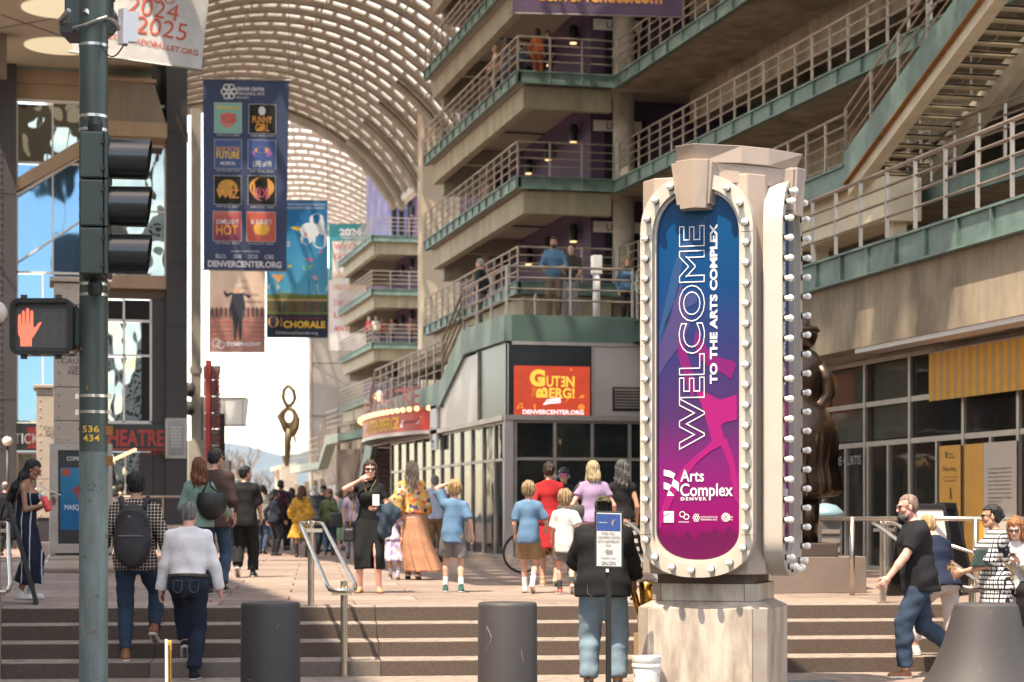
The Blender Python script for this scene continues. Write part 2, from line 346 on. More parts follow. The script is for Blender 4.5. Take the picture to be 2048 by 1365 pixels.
def stack(x0, yc, y1, x1, levels, ydeep, spots, nb=14):
    for li, z in enumerate(levels):
        d = MB().box(x0 + .13, x1 + 9, yc + .13, y1 - .05, z - .32, z).build('deck', m_soff, garage)
        fascia(garage, (x0, y1), (x0, yc), z - .36, z + .02, m_green, nb); fascia(garage, (x0, yc), (x1, yc), z - .36, z + .02, m_green, 3)
        MB().beam((x0 + .42, yc + .3, z - .72), (x0 + .42, y1 - .1, z - .72), .3, .68).build('edge_beam', m_beam, garage)
        MB().beam((x0 + .27, yc + .42, z - .722), (x1, yc + .42, z - .722), .3, .68).build('edge_beam', m_beam, garage)
        MB().beam((x0 + .6, y1 - .4, z - .95), (x1 + 5, y1 - .4, z - .95), .5, 1.1).build('cross_beam', m_olive, garage)
        MB().beam((x0 + .6, y1 - 3.4, z - .62), (x1, y1 - 3.4, z - .62), .25, .5).build('cross_beam', m_olive, garage)
        railing(garage, [(x0 + .02, y1, z), (x0 + .02, yc + .02, z), (x1, yc + .02, z)], sp_=1.02)
        if spots:
            for (dx, dy) in ((.9, 3.2), (1.1, 7.6)):
                f_ = MB().beam((x0 + dx, yc + dy, z - .40), (x0 + dx, yc + dy + 1.2, z - .40), .12, .08).build('strip_light', m_white, garage)
                MB().tube([(x0 + dx, yc + dy, z - .37), (x0 + dx + 2.2, yc + dy + .1, z - .37)], .03, 6).build('conduit', m_black, f_)
    zl = levels[0] - 3.2
    w = MB().box(x1 - .2, x1 + 9, yc + 1.9, ydeep, .6, levels[-1] + 3).build('core_wall', m_purple, garage)
    for z in levels:
        for dy in (3.2, 6.4, 9.2):
            if yc + dy > y1 - 1: continue
            sp_l = MB().lathe([(.13, 0), (.15, .06), (.15, .5), (.1, .56)], (x1 - .42, yc + dy, z + 1.75), 12).build('wall_spotlight', m_black, garage)
            MB().lathe([(.11, 0), (.11, .03)], (x1 - .42, yc + dy, z + 1.71), 12).build('lamp_face', m_warm if spots else m_white, sp_l)
            MB().beam((x1 - .42, yc + dy, z + 2.05), (x1 - .2, yc + dy, z + 2.05), .05, .05).build('bracket', m_black, sp_l)
        MB().box(x1 + .25, x1 + 1.6, yc + 1.84, yc + 1.9, z, z + 2.25).build('doorway', m_dark, garage)
LV = [8.65, 11.85, 15.05, 18.25, 21.45]
stack(14.1, 58.3, 73.1, 17.15, LV, 80, True)
stack(19.25, 116.7, 129.8, 22.7, LV[:4], 140, False, 13)
for (x, y, r) in ((17.78, 59.35, .34), (23.1, 117.5, .34), (16.4, 72.2, .3)):
    c_ = MB().lathe([(r, 0), (r, 24.5)], (x, y, .6), 20).build('column', m_conc2, garage, autosmooth=True)
for z in LV[:3]:
    s_ = MB().box(17.02, 18.6, 60.08, 60.15, z + 1.86, z + 2.2).build('level_sign', m_white, garage)
    text('lettering', 'LEVEL', m_print_k, s_, Frame((17.02, 60.08, z + 1.86), (1, 0, 0)), .42, .06, .8, .22)
# parking ramps on the near side, falling slightly towards the street
for li, z in enumerate(LV):
    ya, yb, drop = 58.3, 30.0, -.62
    b_ = fascia(garage, (17.15, ya), (17.15, yb), z - .42, z - .02, m_green, 21, za=0, zb=drop, name='ramp_fascia', out=(-1, 0, 0))
    mb = MB().hexa([(17.28, yb, z - .36 + drop), (29, yb, z - .36 + drop), (29, ya, z - .36), (17.28, ya, z - .36), (17.28, yb, z - .03 + drop), (29, yb, z - .03 + drop), (29, ya, z - .03), (17.28, ya, z - .03)])
    mb.build('ramp_slab', m_conc, garage)
    mb = MB().hexa([(19.6, yb, z - 1.35 + drop), (20, yb, z - 1.35 + drop), (20, ya, z - 1.35), (19.6, ya, z - 1.35), (19.6, yb, z - .362 + drop), (20, yb, z - .362 + drop), (20, ya, z - .362), (19.6, ya, z - .362)])
    mb.build('ramp_beam', m_conc, garage)
    railing(garage, [(17.2, ya - .4, z - .02), (17.2, yb, z - .02 + drop)], sp_=1.05)
    for y in (54, 47, 40): MB().box(21.5, 22.1, y - .3, y + .3, z - .03, z + 2.85).build('column', m_conc, garage)
MB().box(28.5, 29, 28, 60, .6, 24.5).build('back_wall', m_conc, garage)
MB().box(18.3, 18.75, 58.75, 58.8, 11.85 - 1.5, 11.85 - .65).build('hazard_panel', mat('yellow_paint', (.55, .33, .03), rough=.5), garage)
MB().box(22, 34, 60, 150, .6, 8).build('podium', m_conc, garage)
# ================================================================== RETAIL / THEATRE BUILDING UNDER THE TERRACE
thb = thing('theatre_building', 'low theatre and shop building with glazed ground floor under a green edged terrace', 'building', (10.3, 43.8, .6))
X0, Y0 = 10.3, 43.8
MB().box(X0 + .15, 17.1, Y0 + .15, 58.2, 5.62, 6.1).build('terrace_deck', m_conc, thb)
MB().box(13.55, 17.1, 14, Y0 + .14, 5.62, 6.06).build('terrace_deck', m_conc, thb)
MB().box(X0 + .165, 13.4, Y0 + .004, Y0 + .15, 5.54, 6.146).build('terrace_fascia', m_dgreen, thb)
# sloping stair fascia along the galleria side, one plate
out_ = [(43.8, 6.15), (48.5, 6.2), (51.2, 5.1), (62, 5.05), (67.4, .75), (67.4, .6), (66.2, .6), (61.2, 4.45), (51.4, 4.42), (48.2, 5.58), (43.8, 5.54)]
MB().prism([(y, z) for y, z in out_], lambda u, v, d: Vector((X0 + d, u, v)), -.02, .16).build('stair_fascia', m_green2, thb)
MB().hexa([(X0 + .17, 51, 4.6), (X0 + 2.0, 51, 4.6), (X0 + 2.0, 62, 4.6), (X0 + .17, 62, 4.6), (X0 + .17, 51, 5.0), (X0 + 2.0, 51, 5.0), (X0 + 2.0, 62, 5.0), (X0 + .17, 62, 5.0)]).build('landing', m_conc, thb)
fl_ = MB()
for i in range(24):
    t = i / 24; y = 62 + 5.2 * t; z = 5 - 4.3 * t; fl_.box(X0 + .17, X0 + 2, y, y + .24, z - .16, z)
fl_.build('stair_treads', m_conc2, thb)
fl_ = MB()
for i in range(7): t = i / 7; fl_.box(X0 + .17, X0 + 2, 48.5 + 2.6 * t, 48.5 + 2.6 * (t + .16), 6.05 - 1.05 * t - .16, 6.05 - 1.05 * t)
fl_.build('stair_treads', m_conc2, thb)
railing(thb, [(X0 + .05, 48.5, 6.15), (X0 + .05, Y0 + .05, 6.15), (13.35, Y0 + .05, 6.15)], sp_=1.35, r=.026, h=1.1)
railing(thb, [(X0 + .05, 51.2, 5.08), (X0 + .05, 48.5, 6.15)], sp_=3, r=.026, h=1.1)
railing(thb, [(X0 + .05, 62, 5.05), (X0 + .05, 51.2, 5.08)], sp_=1.05, r=.024, h=1.1)
railing(thb, [(X0 + .05, 67.3, .72), (X0 + .05, 62, 5.05)], sp_=3.4, r=.024, h=1.1, n=3)
railing(thb, [(X0 + 1.9, 51.2, 5.08), (X0 + 1.9, 48.5, 6.15)], sp_=3, r=.024, h=1.0)
railing(thb, [(13.45, Y0, 6.1), (13.45, 15, 6.1)], sp_=1.08, r=.026, h=1.1)
railing(thb, [(12.2, 56.5, 6.1), (16.8, 56.5, 6.1)], sp_=1.3, h=1.0)
fascia(thb, (13.4, Y0 - .01), (13.4, 14), 5.57, 6.06, m_green, 27, name='terrace_fascia', out=(-1, 0, 0))
MB().box(13.53, 14.0, 14, Y0 - .02, 4.42, 5.568).build('edge_beam', m_conc, thb)
sf = MB().box(14.002, 17, 14, Y0 - .02, 4.42, 4.6).build('soffit', m_soff, thb)
MB().box(13.56, 13.98, 14, 31.5, 4.34, 4.418).build('soffit_band', m_panel, thb)
for i in range(4): MB().box(14.12 + .09 * i, 14.16 + .09 * i, 29.9, 32.4, 4.405, 4.418).build('slot', m_dark, sf)
for y in (27.5, 24): MB().lathe([(.12, 0), (.12, .02)], (14.28, y, 4.4), 14).build('downlight', m_dark, sf)
# front corner: black panel, metal panels, louvre
FF = Frame((X0, Y0, 0), (1, 0, 0))
def fpx(px, Y=Y0): return on_y(px, 900, Y).x - X0
u_bk = fpx(1185)
MB().box(X0 + .1, X0 + u_bk, Y0 + .06, Y0 + .2, 3.86, 5.5).build('black_panel', m_blackp, thb)
MB().box(X0 + u_bk + .03, 15.5, Y0 + .05, Y0 + .2, 3.86, 5.5).build('metal_panel', m_panel, thb, bevel=.01)
MB().box(X0 + u_bk - .02, X0 + u_bk + .05, Y0 + .0, Y0 + .05, 3.86, 5.5).build('trim', m_mull, thb)
MB().box(X0 + .17, 13.5, Y0 - .01, Y0 + .05, 5.46, 5.538).build('trim', m_mull, thb)
MB().box(X0 + .0, 15.5, Y0 - .02, Y0 + .2, 3.74, 3.858).build('trim', m_mull, thb)
a, b = on_y(1226, 822, Y0), on_y(1278, 775, Y0)
lv = MB().box(a.x, b.x + .3, Y0 + .02, Y0 + .06, a.z, b.z).build('louvre_vent', m_black, thb)
for i in range(7): z = a.z + .06 + i * (b.z - a.z - .08) / 7; MB().hexa([(a.x + .04, Y0 - .02, z), (b.x + .26, Y0 - .02, z), (b.x + .26, Y0 + .018, z + .03), (a.x + .04, Y0 + .018, z + .03), (a.x + .04, Y0 - .02, z + .012), (b.x + .26, Y0 - .02, z + .012), (b.x + .26, Y0 + .018, z + .045), (a.x + .04, Y0 + .018, z + .045)]).build('slat', m_mull, lv)
def storefront(parent, axis, c, s0, s1, cuts, zs, m=m_mull, gl=m_glass, w=.07, dp=.12, flip=1):
    """mullions, rails and one pane per bay on a plane x=c or y=c"""
    def bx(a0, a1, z0, z1, d0, d1):
        q = sorted((c + d0 * flip, c + d1 * flip)); lo, hi = sorted((a0, a1))
        return MB().box(q[0], q[1], lo, hi, z0, z1) if axis == 'x' else MB().box(lo, hi, q[0], q[1], z0, z1)
    for p in cuts: bx(p - w / 2, p + w / 2, zs[0], zs[-1], 0, dp).build('mullion', m, parent)
    for z in zs: bx(s0, s1, z - w / 2, z + w / 2, .01, dp - .01).build('transom', m, parent)
    for i in range(len(cuts) - 1):
        for j in range(len(zs) - 1):
            bx(min(cuts[i:i + 2]) + w / 2, max(cuts[i:i + 2]) - w / 2, zs[j] + w / 2, zs[j + 1] - w / 2, .05, .065).build('pane', gl, parent)
cf = [X0 + .22] + [X0 + fpx(p) for p in (1033, 1112, 1187, 1262)] + [14.6]
storefront(thb, 'y', Y0 + .1, X0, 14.6, cf, [.62, 2.86, 3.72])
MB().box(X0 - .0, X0 + .2, Y0 + .02, Y0 + .22, .6, 3.74).build('corner_post', m_panel, thb)
ys = [Y0 + .25 + 1.28 * i for i in range(13)]
storefront(thb, 'x', X0 + .1, ys[0], ys[-1], ys, [.62, 2.86, 3.72])
MB().box(X0 - .02, X0 + .2, Y0 + .2, 62, 3.74, 3.858).build('trim', m_mull, thb)
MB().box(X0 + .08, X0 + .2, Y0 + .25, 46.8, 3.86, 5.53).build('black_panel', m_blackp, thb)
MB().box(X0 + .06, X0 + .2, 46.84, 51.1, 3.86, 5.5).build('metal_panel', m_panel, thb)
MB().box(X0 + .062, X0 + .2, 51.12, 60.8, 3.86, 4.42).build('metal_panel', m_panel, thb)
MB().box(X0 + .02, X0 + .2, 46.78, 46.86, 3.86, 5.53).build('trim', m_mull, thb)
# interior
rm = MB().box(X0 + 2.6, X0 + 2.7, Y0 + .4, 66, .6, 5.4).build('inner_wall', m_inner, thb)
MB().box(X0 + .3, 18, Y0 + 2.6, Y0 + 2.7, .6, 5.4).build('inner_wall', m_inner, thb)
MB().box(X0 + .3, 18, Y0 + .3, 60, .6, .62).build('shop_floor', m_inner, thb)
for (x, y, z) in ((11.2, 50.2, 2.9), (11.3, 52.4, 2.7), (11.1, 54.5, 2.95), (11.2, 56.2, 2.7), (11.4, 58.4, 2.9), (12.0, 45.2, 3.3), (11.6, 51.3, 2.6), (11.2, 57.5, 2.6), (12.9, 45.4, 3.2)):
    lp = MB().tube([(x, y, z + .1), (x, y, 4.9)], .012, 5).build('pendant_cord', m_black, thb); MB().ball((x, y, z), .07, 10, 8).build('bulb', m_warm, lp)
MB().box(11.9, 12.05, 44.6, 44.8, 3.0, 3.6).build('wall_lantern', mat('amber_lantern', (.5, .22, .03), rough=.4), thb)
MB().box(11.2, 14, 45.6, 45.9, .6, 1.75).build('counter', m_olive, thb)
MB().box(10.9, 14.4, 45.3, 45.35, 3.05, 3.4).build('inner_sign_band', mat('inner_band', (.3, .25, .2), rough=.8), thb)
text('window_lettering', 'GARNER', m_print_w, thb, FF, .95, 2.42, .62, .09, off=-.09)
text('window_lettering', '13', m_print_w, thb, FF, 2.78, 2.52, .22, .15, off=-.09)
op = MB(); fo = Frame((X0, 48.4, 0), (0, -1, 0)); text_into(op, 'OPEN', fo, 0, 2.2, .5, .2, off=-.2); op.build('neon_open_sign', mat('neon_white', (.8, .9, 1), emit=5), thb)
# right wing glazing behind the statue
XR = 14.6; yr = [Y0 - .2] + [on_x(p, 800, XR).y for p in (1600, 1645, 1728, 1818, 1925, 2035)] + [26.0, 23.6, 21, 18.5]
storefront(thb, 'x', XR, yr[0], yr[-1], yr, [.62, 2.86, 3.58, 4.36], w=.09, gl=m_glass2)
for p in (1690, 1735, 1775, 1872, 1980): q = on_x(p, 900, XR).y; MB().box(XR, XR + .1, q - .035, q + .035, .64, 2.82).build('door_stile', m_mull, thb)
MB().box(XR + 2.4, XR + 2.5, 16, 44, .6, 4.4).build('inner_wall', m_inner, thb)
bl = mat('cream_reflection', (.55, .52, .4), rough=.8, ns=.6, na=.2)  # cream sheets stand in for pale reflections in these panes
for (p0, p1, z0, z1) in ((1606, 1641, 2.95, 4.3), (1649, 1724, 2.95, 4.3), (1732, 1814, 2.95, 4.3)):
    ya, yb = on_x(p0, 800, XR).y, on_x(p1, 800, XR).y; MB().box(XR + .16, XR + .18, yb, ya, z0, z1).build('reflection_sheet', bl, thb)
MB().box(XR + .2, XR + .25, 32.4, 33.6, 1.0, 2.4).build('crate_shelf', m_black, thb)
FR = Frame((XR - .02, on_x(1728, 800, XR).y, 0), (0, -1, 0))
def rpx(px): return on_x(1728, 800, XR).y - on_x(px, 800, XR).y
text('door_lettering', '1385 CURTIS', mat('dim_print', (.35, .33, .3), rough=.7), thb, FR, rpx(1668), 2.5, rpx(1724) - rpx(1668), .17, off=.004)
# upper stair with green stringer, plate soffit and steel railing
ust = thing('exterior_stair', 'steel stair with green stringer and slatted underside rising over the terrace', 'stair', (16, 38, 6.1))
ZS, YS, SL = 8.65, 37.4, .376
def stz(y): return ZS + (YS - y) * SL
def strg(x0, x1, m, off0, off1, name): return MB().hexa([(x0, 26, stz(26) + off0), (x1, 26, stz(26) + off0), (x1, YS, ZS + off0), (x0, YS, ZS + off0), (x0, 26, stz(26) + off1), (x1, 26, stz(26) + off1), (x1, YS, ZS + off1), (x0, YS, ZS + off1)]).build(name, m, ust)
strg(15.86, 15.94, m_green, -.34, .26, 'stringer'); strg(15.95, 16.2, m_tan, -.6, -.1, 'stringer_beam'); strg(17.4, 17.65, m_tan, -.6, -.1, 'stringer_beam')
strg(15.84, 15.945, m_rust, -.375, -.345, 'rust_edge')
for i in range(34):
    y = YS - .1 - i * .335; z = stz(y)
    MB().box(16.2, 17.4, y - .2, y, z - .22, z - .15).build('tread', m_tan, ust); MB().box(16.2, 17.4, y - .3, y - .21, z - .19, z - .18).build('grille', m_dark, ust)
MB().box(15.9, 17.1, YS, 41.6, 8.28, 8.62).build('landing', m_tan, ust)
fascia(ust, (15.88, 41.6), (15.88, YS), 8.2, 8.68, m_green, 0, name='landing_fascia', out=(-1, 0, 0))
MB().box(16.2, 17.0, 36.2, 41, 7.4, 8.27).build('landing_beam', m_tan, ust)
for y in (36.6, 40.6): MB().box(16.5, 16.8, y - .15, y + .15, 6.1, 7.4).build('support', m_tan, ust)
railing(ust, [(15.9, 41.6, 8.65), (15.9, YS, 8.65)], sp_=1.0); railing(ust, [(15.9, YS, 8.75), (15.9, 26, stz(26) + .12)], sp_=1.35)
railing(ust, [(17.55, YS, 8.75), (17.55, 26, stz(26) + .12)], sp_=2.7, n=2)
# ================================================================== VAULTED GLASS ROOF
m_steel = mat('vault_steel', (.35, .32, .26), rough=.6, ns=.9, na=.3)
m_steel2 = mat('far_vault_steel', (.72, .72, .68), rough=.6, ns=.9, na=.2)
def pane_mat(name, c, t=.5):
    m = bpy.data.materials.new(name); m.use_nodes = True; nt = m.node_tree; N = nt.nodes.new; L = nt.links.new
    out = nt.nodes['Material Output']; nt.nodes.remove(nt.nodes['Principled BSDF'])
    tl = N('ShaderNodeBsdfTranslucent'); tl.inputs[0].default_value = (*c, 1); tr = N('ShaderNodeBsdfTransparent'); tr.inputs[0].default_value = (.98, .96, .92, 1)
    mx = N('ShaderNodeMixShader'); mx.inputs[0].default_value = t; L(tl.outputs[0], mx.inputs[1]); L(tr.outputs[0], mx.inputs[2]); L(mx.outputs[0], out.inputs[0]); return m
m_pane = pane_mat('milky_roof_glass', (.92, .91, .88), .5)
def vault(root, c0, c1, Rr, a0, a1, rows, segs, ms, single_from, gapf=.45):
    """barrel of flat steel bands along the axis with short glazed slots between them, slots staggered row by row"""
    c0, c1 = Vector(c0), Vector(c1); ax = (c1 - c0).normalized(); rt = ax.cross(Vector((0, 0, 1))).normalized(); L = (c1 - c0).length; p = L / rows
    pt = lambda t, a, r=Rr: c0 + ax * t + rt * (math.cos(a) * r) + Vector((0, 0, math.sin(a) * r))
    nseg = segs * 2; ang = [a0 + (a1 - a0) * i / nseg for i in range(nseg + 1)]
    far = MB(); few = 0
    for j in range(rows + 1):
        t0 = j * p - p * (1 - gapf) / 2; t1 = j * p + p * (1 - gapf) / 2
        mb = MB(); vs = []
        for a in ang: vs += [pt(t0, a), pt(t1, a), pt(t1, a, Rr + .2), pt(t0, a, Rr + .2)]
        fs = []
        for i in range(nseg):
            q = i * 4
            for k in range(4): fs.append((q + k, q + (k + 1) % 4, q + 4 + (k + 1) % 4, q + 4 + k))
        mb.add(vs, fs); mb.tube([pt((t0 + t1) / 2, a, Rr - .12) for a in ang[::2]], .07, 5)
        rib = mb.build('arch_rib', ms, root)
        if j == rows: break
        s = MB(); u0, u1 = t1 - .02, (j + 1) * p - p * (1 - gapf) / 2 + .02; off = (j % 2) * .5
        da = (a1 - a0) / segs
        for i in range(segs + 1):
            a = a0 + (i + off) * da
            if a > a1: break
            w = .09 / Rr; s.hexa([pt(u0, a - w), pt(u1, a - w), pt(u1, a + w), pt(u0, a + w), pt(u0, a - w, Rr + .16), pt(u1, a - w, Rr + .16), pt(u1, a + w, Rr + .16), pt(u0, a + w, Rr + .16)])
        sb = s.build('slot_bars', ms, rib); sb['kind'] = 'stuff'
        for i in range(segs + 1):
            b0 = max(a0, a0 + (i - 1 + off) * da + .09 / Rr); b1 = min(a1, a0 + (i + off) * da - .09 / Rr)
            if b1 - b0 < .01: continue
            bm = (b0 + b1) / 2; vs = [pt(t, a, Rr + .1) for a in (b0, bm, b1) for t in (u0, u1)]; fs = [(0, 1, 3, 2), (2, 3, 5, 4)]
            if few < 300 and j >= single_from: MB().add(vs, fs).build('pane', m_pane, root); few += 1
            else: far.add(vs, fs)
    if far.v: far.build('panes', m_pane, root)['kind'] = 'stuff'
    for i in range(0, 9):
        a = a0 + (a1 - a0) * i / 8; MB().tube([pt(-.5, a, Rr - .05), pt(L + .5, a, Rr - .05)], .055, 5).build('purlin', ms, root)
    for t in (-.3, L + .3): MB().tube([pt(t, a, Rr - .2) for a in ang], .32, 8).build('rim', ms, root)
    return pt
ROOF = thing('vaulted_roof', 'tall barrel vault of brown steel bands and bright glazed slots over the galleria', 'roof', (10.7, 66, 14.2))
vp = vault(ROOF, (10.7, 22, 14.2), (10.7, 110.5, 14.2), 10.4, R(28), R(168), 52, 30, m_steel, 38)
# slanting end struts where the vault lands on the lilac building, and edge beams
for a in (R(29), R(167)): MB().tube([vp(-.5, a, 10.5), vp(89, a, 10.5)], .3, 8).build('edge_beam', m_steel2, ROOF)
for t in (72, 77, 82, 87): MB().tube([vp(t, R(a), 10.15) for a in range(54, 22, -4)], .2, 6).build('strut', m_steel, ROOF)
for y in (26, 44, 62, 84, 106):
    if y < 35: continue
R2 = thing('far_vault', 'paler second glass vault seen beyond the rim of the big vault', 'roof', c2w(-13.4, 125, 20.7))
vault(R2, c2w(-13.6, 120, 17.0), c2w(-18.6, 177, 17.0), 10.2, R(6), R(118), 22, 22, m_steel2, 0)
for a in (1,):
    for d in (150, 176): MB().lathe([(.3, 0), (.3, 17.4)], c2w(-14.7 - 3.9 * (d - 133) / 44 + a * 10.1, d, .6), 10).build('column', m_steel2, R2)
# ================================================================== FAR BUILDINGS
lb = thing('lilac_building', 'lilac painted block with narrow dark windows where the vault lands', 'building', (21.2, 121, 18.3))
MB().box(21.1, 23.2, 121, 130, 18.3, 24.5).build('wall', m_lilac, lb)
for (x, z0, z1) in ((21.4, 18.6, 20.6), (21.85, 18.6, 21.2), (22.4, 18.6, 22)): MB().box(x - .14, x + .14, 120.97, 121.02, z0, z1).build('window', m_dark, lb)
fx = MB().beam((21.6, 120.4, 22.6), (22.3, 120.4, 22.6), .3, .22).build('floodlight', m_black, lb); MB().beam((22.2, 120.5, 22.6), (22.2, 121, 23.2), .06, .06).build('bracket', m_black, fx)
fx = MB().beam((20.9, 120.3, 21.5), (21.45, 120.3, 21.5), .3, .2).build('floodlight', m_black, lb); MB().beam((21.2, 120.5, 21.5), (21.6, 121, 22.3), .06, .06).build('bracket', m_black, fx)
tw = thing('tan_wall_block', 'plain tan stucco block behind the nearest balcony stack', 'building', (19, 95, .6))
MB().box(18.2, 30, 95, 96.2, .6, 24).build('wall', mat('tan_stucco', (.5, .43, .33), rough=.85, ns=.5, na=.15), tw)
cw = thing('concrete_tower', 'tall blank grey concrete tower at the end of the galleria', 'building', c2w(-13.5, 150, .6))
b0, b1 = c2w(-15.2, 150), c2w(-7.0, 152); n_ = c2w(0, 8)
def quadbox(mb, a, b, n, z0, z1): a, b, n = Vector(a), Vector(b), Vector(n); mb.hexa([Vector((p.x, p.y, z)) for z in (z0, z1) for p in (a, b, b + n, a + n)]); return mb
quadbox(MB(), b0, b1, n_, .6, 20.3).build('wall', mat('grey_board_concrete', (.36, .33, .3), rough=.9, ns=.4, na=.2, bump=.2, bs=2), cw)
quadbox(MB(), c2w(-15.45, 149.9), c2w(-15.22, 149.9), n_, .6, 20.3).build('edge_strip', m_conc2, cw)
for z in (5, 9, 13, 17): quadbox(MB(), c2w(-15.2, 149.93), c2w(-7, 149.93), c2w(0, .06), z, z + .06).build('joint', m_joint, cw)
quadbox(MB(), c2w(-13.8, 142), c2w(-12.6, 142), c2w(0, 3), .6, 8).build('stair_core', m_conc2, cw)
# second terrace with its own stair, further along the right side
mz = thing('far_terrace', 'distant concrete terrace with steel railings and a sloping stair wall', 'terrace', PZ(640, .6, 98))
def mzp(px, y, d): return P(px, y, d)
m_ft = mat('pale_green_concrete', (.36, .38, .31), rough=.7, ns=.7, na=.2)
def wallstrip(pts, th, name, m):
    """plates along the galleria side: (px, top y, bottom y, depth)"""
    mb = MB()
    for a, b in zip(pts[:-1], pts[1:]):
        A0, A1, B0, B1 = mzp(a[0], a[2], a[3]), mzp(a[0], a[1], a[3]), mzp(b[0], b[2], b[3]), mzp(b[0], b[1], b[3]); t = Vector((th, 0, 0))
        mb.hexa([A0, B0, B0 + t, A0 + t, A1, B1, B1 + t, A1 + t])
    return mb.build(name, m, mz)
wallstrip([(675, 867, 885, 92), (652, 872, 890, 98), (637, 925, 938, 104), (580, 932, 948, 128)], .5, 'fascia', m_ft)
wallstrip([(740, 855, 872, 90), (675, 868, 883, 92)], .5, 'fascia', m_dgreen)
quadbox(MB(), PZ(676, .6, 92.3), PZ(742, .6, 90.2), (3, 4, 0), .6, 4.6).build('shop_front', m_inner, mz)
quadbox(MB(), PZ(590, .6, 126), PZ(672, .6, 94), (4, 0, 0), .6, 3.0).build('lower_wall', m_conc2, mz)
for p, d in ((600, 121), (622, 112), (640, 106), (655, 101)): a = PZ(p, .6, d); MB().box(a.x - .35, a.x - .1, a.y, a.y + .5, .6, 3.4).build('pilaster', m_conc, mz)
railing(mz, [P(675, 866, 92), P(652, 871, 98)], sp_=1.2, h=1.1); railing(mz, [P(740, 854, 90), P(675, 866, 92)], sp_=1.5, h=1.1)
railing(mz, [P(652, 871, 98), P(637, 924, 104)], sp_=3, h=1.1); railing(mz, [P(637, 924, 104), P(582, 931, 128)], sp_=1.8, h=1.3)
sh_ = MB().lathe([(.3, 0), (.3, .08)], PZ(661, 3.3, 96.5), 20, c2w(-.5, -1)).build('round_sign', m_conc2, mz); pass
cp = thing('distant_canopy', 'small tan roofed canopy far down the street', 'canopy', PZ(565, .6, 170))
cpo = PZ(562, 5.3, 170); MB().hexa([cpo + Vector(v) for v in ((-.7, -2, 0), (1.1, -2, .2), (1.1, 2, .2), (-.7, 2, 0), (-.7, -2, .3), (1.1, -2, .7), (1.1, 2, .7), (-.7, 2, .3))]).build('roof', m_tan, cp)
for dx in (-.3, .7): MB().box(cpo.x + dx - .2, cpo.x + dx + .2, cpo.y - .2, cpo.y + .2, .6, 5.38).build('post', m_tan, cp)
# ================================================================== LEFT BUILDING (opera house front): y = 42.5
lo = thing('opera_house', 'dark clad opera house front with tall glass, tan beams and a lit soffit', 'building', (-2, 58, .6))
YL = 58.0; QL = YL / 42.5
m_clad = mat('charcoal_cladding', (.042, .036, .038), rough=.55, ns=.8, na=.2, bump=.03, bs=8)
m_beamt = mat('tan_beam', (.36, .255, .165), rough=.65, ns=1.0, na=.22)
m_soffg = mat('cream_soffit', (.4, .385, .29), rough=.8, ns=.4, na=.1)
m_glb = glass('blue_mirror_glass', (.16, .33, .5), .02, 1.0)
def mirror(name, tint, bs=.5):
    m = bpy.data.materials.new(name); m.use_nodes = True; nt = m.node_tree; b = nt.nodes['Principled BSDF']; b.inputs['Metallic'].default_value = .92; b.inputs['Base Color'].default_value = (*tint, 1); b.inputs['Roughness'].default_value = .03
    tc = nt.nodes.new('ShaderNodeTexCoord'); mp = nt.nodes.new('ShaderNodeMapping'); mp.inputs['Scale'].default_value = (1, 1, .6); n = nt.nodes.new('ShaderNodeTexNoise'); n.inputs['Scale'].default_value = .9; n.inputs['Detail'].default_value = 1.5
    nt.links.new(tc.outputs['Object'], mp.inputs[0]); nt.links.new(mp.outputs[0], n.inputs['Vector']); bp = nt.nodes.new('ShaderNodeBump'); bp.inputs['Strength'].default_value = bs; bp.inputs['Distance'].default_value = .25
    nt.links.new(n.outputs['Fac'], bp.inputs['Height']); nt.links.new(bp.outputs[0], b.inputs['Normal']); return m
m_mir = mirror('coated_glass', (.27, .3, .29)); m_mirb = mirror('sky_tinted_glass', (.1, .19, .31), .05)  # second glass carries the blue of reflected sky in its tint
def lx(px): return on_y(px, 700, YL).x
def lz(px, y): return on_y(px, y, YL).z
def lbox(name, px0, px1, y0, y1, m, d0=0., d1=.3, par=None, bevel=0):
    """piece of the front given by its edges, from d0 to d1 behind the front plane"""
    return MB().box(lx(px0), lx(px1), YL + d0, YL + d1, lz((px0 + px1) / 2, y1), lz((px0 + px1) / 2, y0)).build(name, m, par or lo, bevel=bevel)
lbox('corner_column', 332, 373, -120, 1160, m_clad, -.35, .6)
for y in (270, 405, 530, 655): lbox('joint', 332, 373, y, y + 1.2, m_dark, -.355, -.34)
lbox('left_column', -40, 33, -200, 1160, m_clad, -.3, .6)
for y in (390, 640, 800): lbox('joint', -40, 33, y, y + 1.5, m_dark, -.305, -.29)
rv = MB()
for y in range(0, 900, 14): c = on_y(3, y, YL - .3); rv.ball((c.x, c.y - .02, c.z), .03, 6, 4)
rv.build('rivets', m_clad, lo)['kind'] = 'stuff'
lbox('recess', 282, 332, 118, 290, m_dark, .3, .6)
MB().box(lx(-60), lx(300), 45.5, YL, lz(160, 139), lz(160, 139) + .12).build('soffit', m_soffg, lo)
zs_ = lz(160, 139)
for (a, b) in (((-9, 36), (-4, 41)), ((-4, 34), (1.5, 41)), ((-8, 41), (-2, 35)), ((-3, 41.5), (2, 36.5))): MB().beam((a[0] * QL, a[1] * QL, zs_ - .004), (b[0] * QL, b[1] * QL, zs_ - .004), .05, .006).build('soffit_joint', m_clad, lo)
for py in (17, 92):
    p = on_z(122, py, zs_ - .01); q = MB().lathe([(.72 * QL, 0), (.72 * QL, -.03)], (p.x, p.y, zs_ - .008), 28).build('round_light', mat('lit_disc', (.85, .78, .55), emit=.1, ecol=(1, .9, .6)), lo)
lbox('soffit_edge', 33, 300, 133, 145, m_green2, -.05, .35)
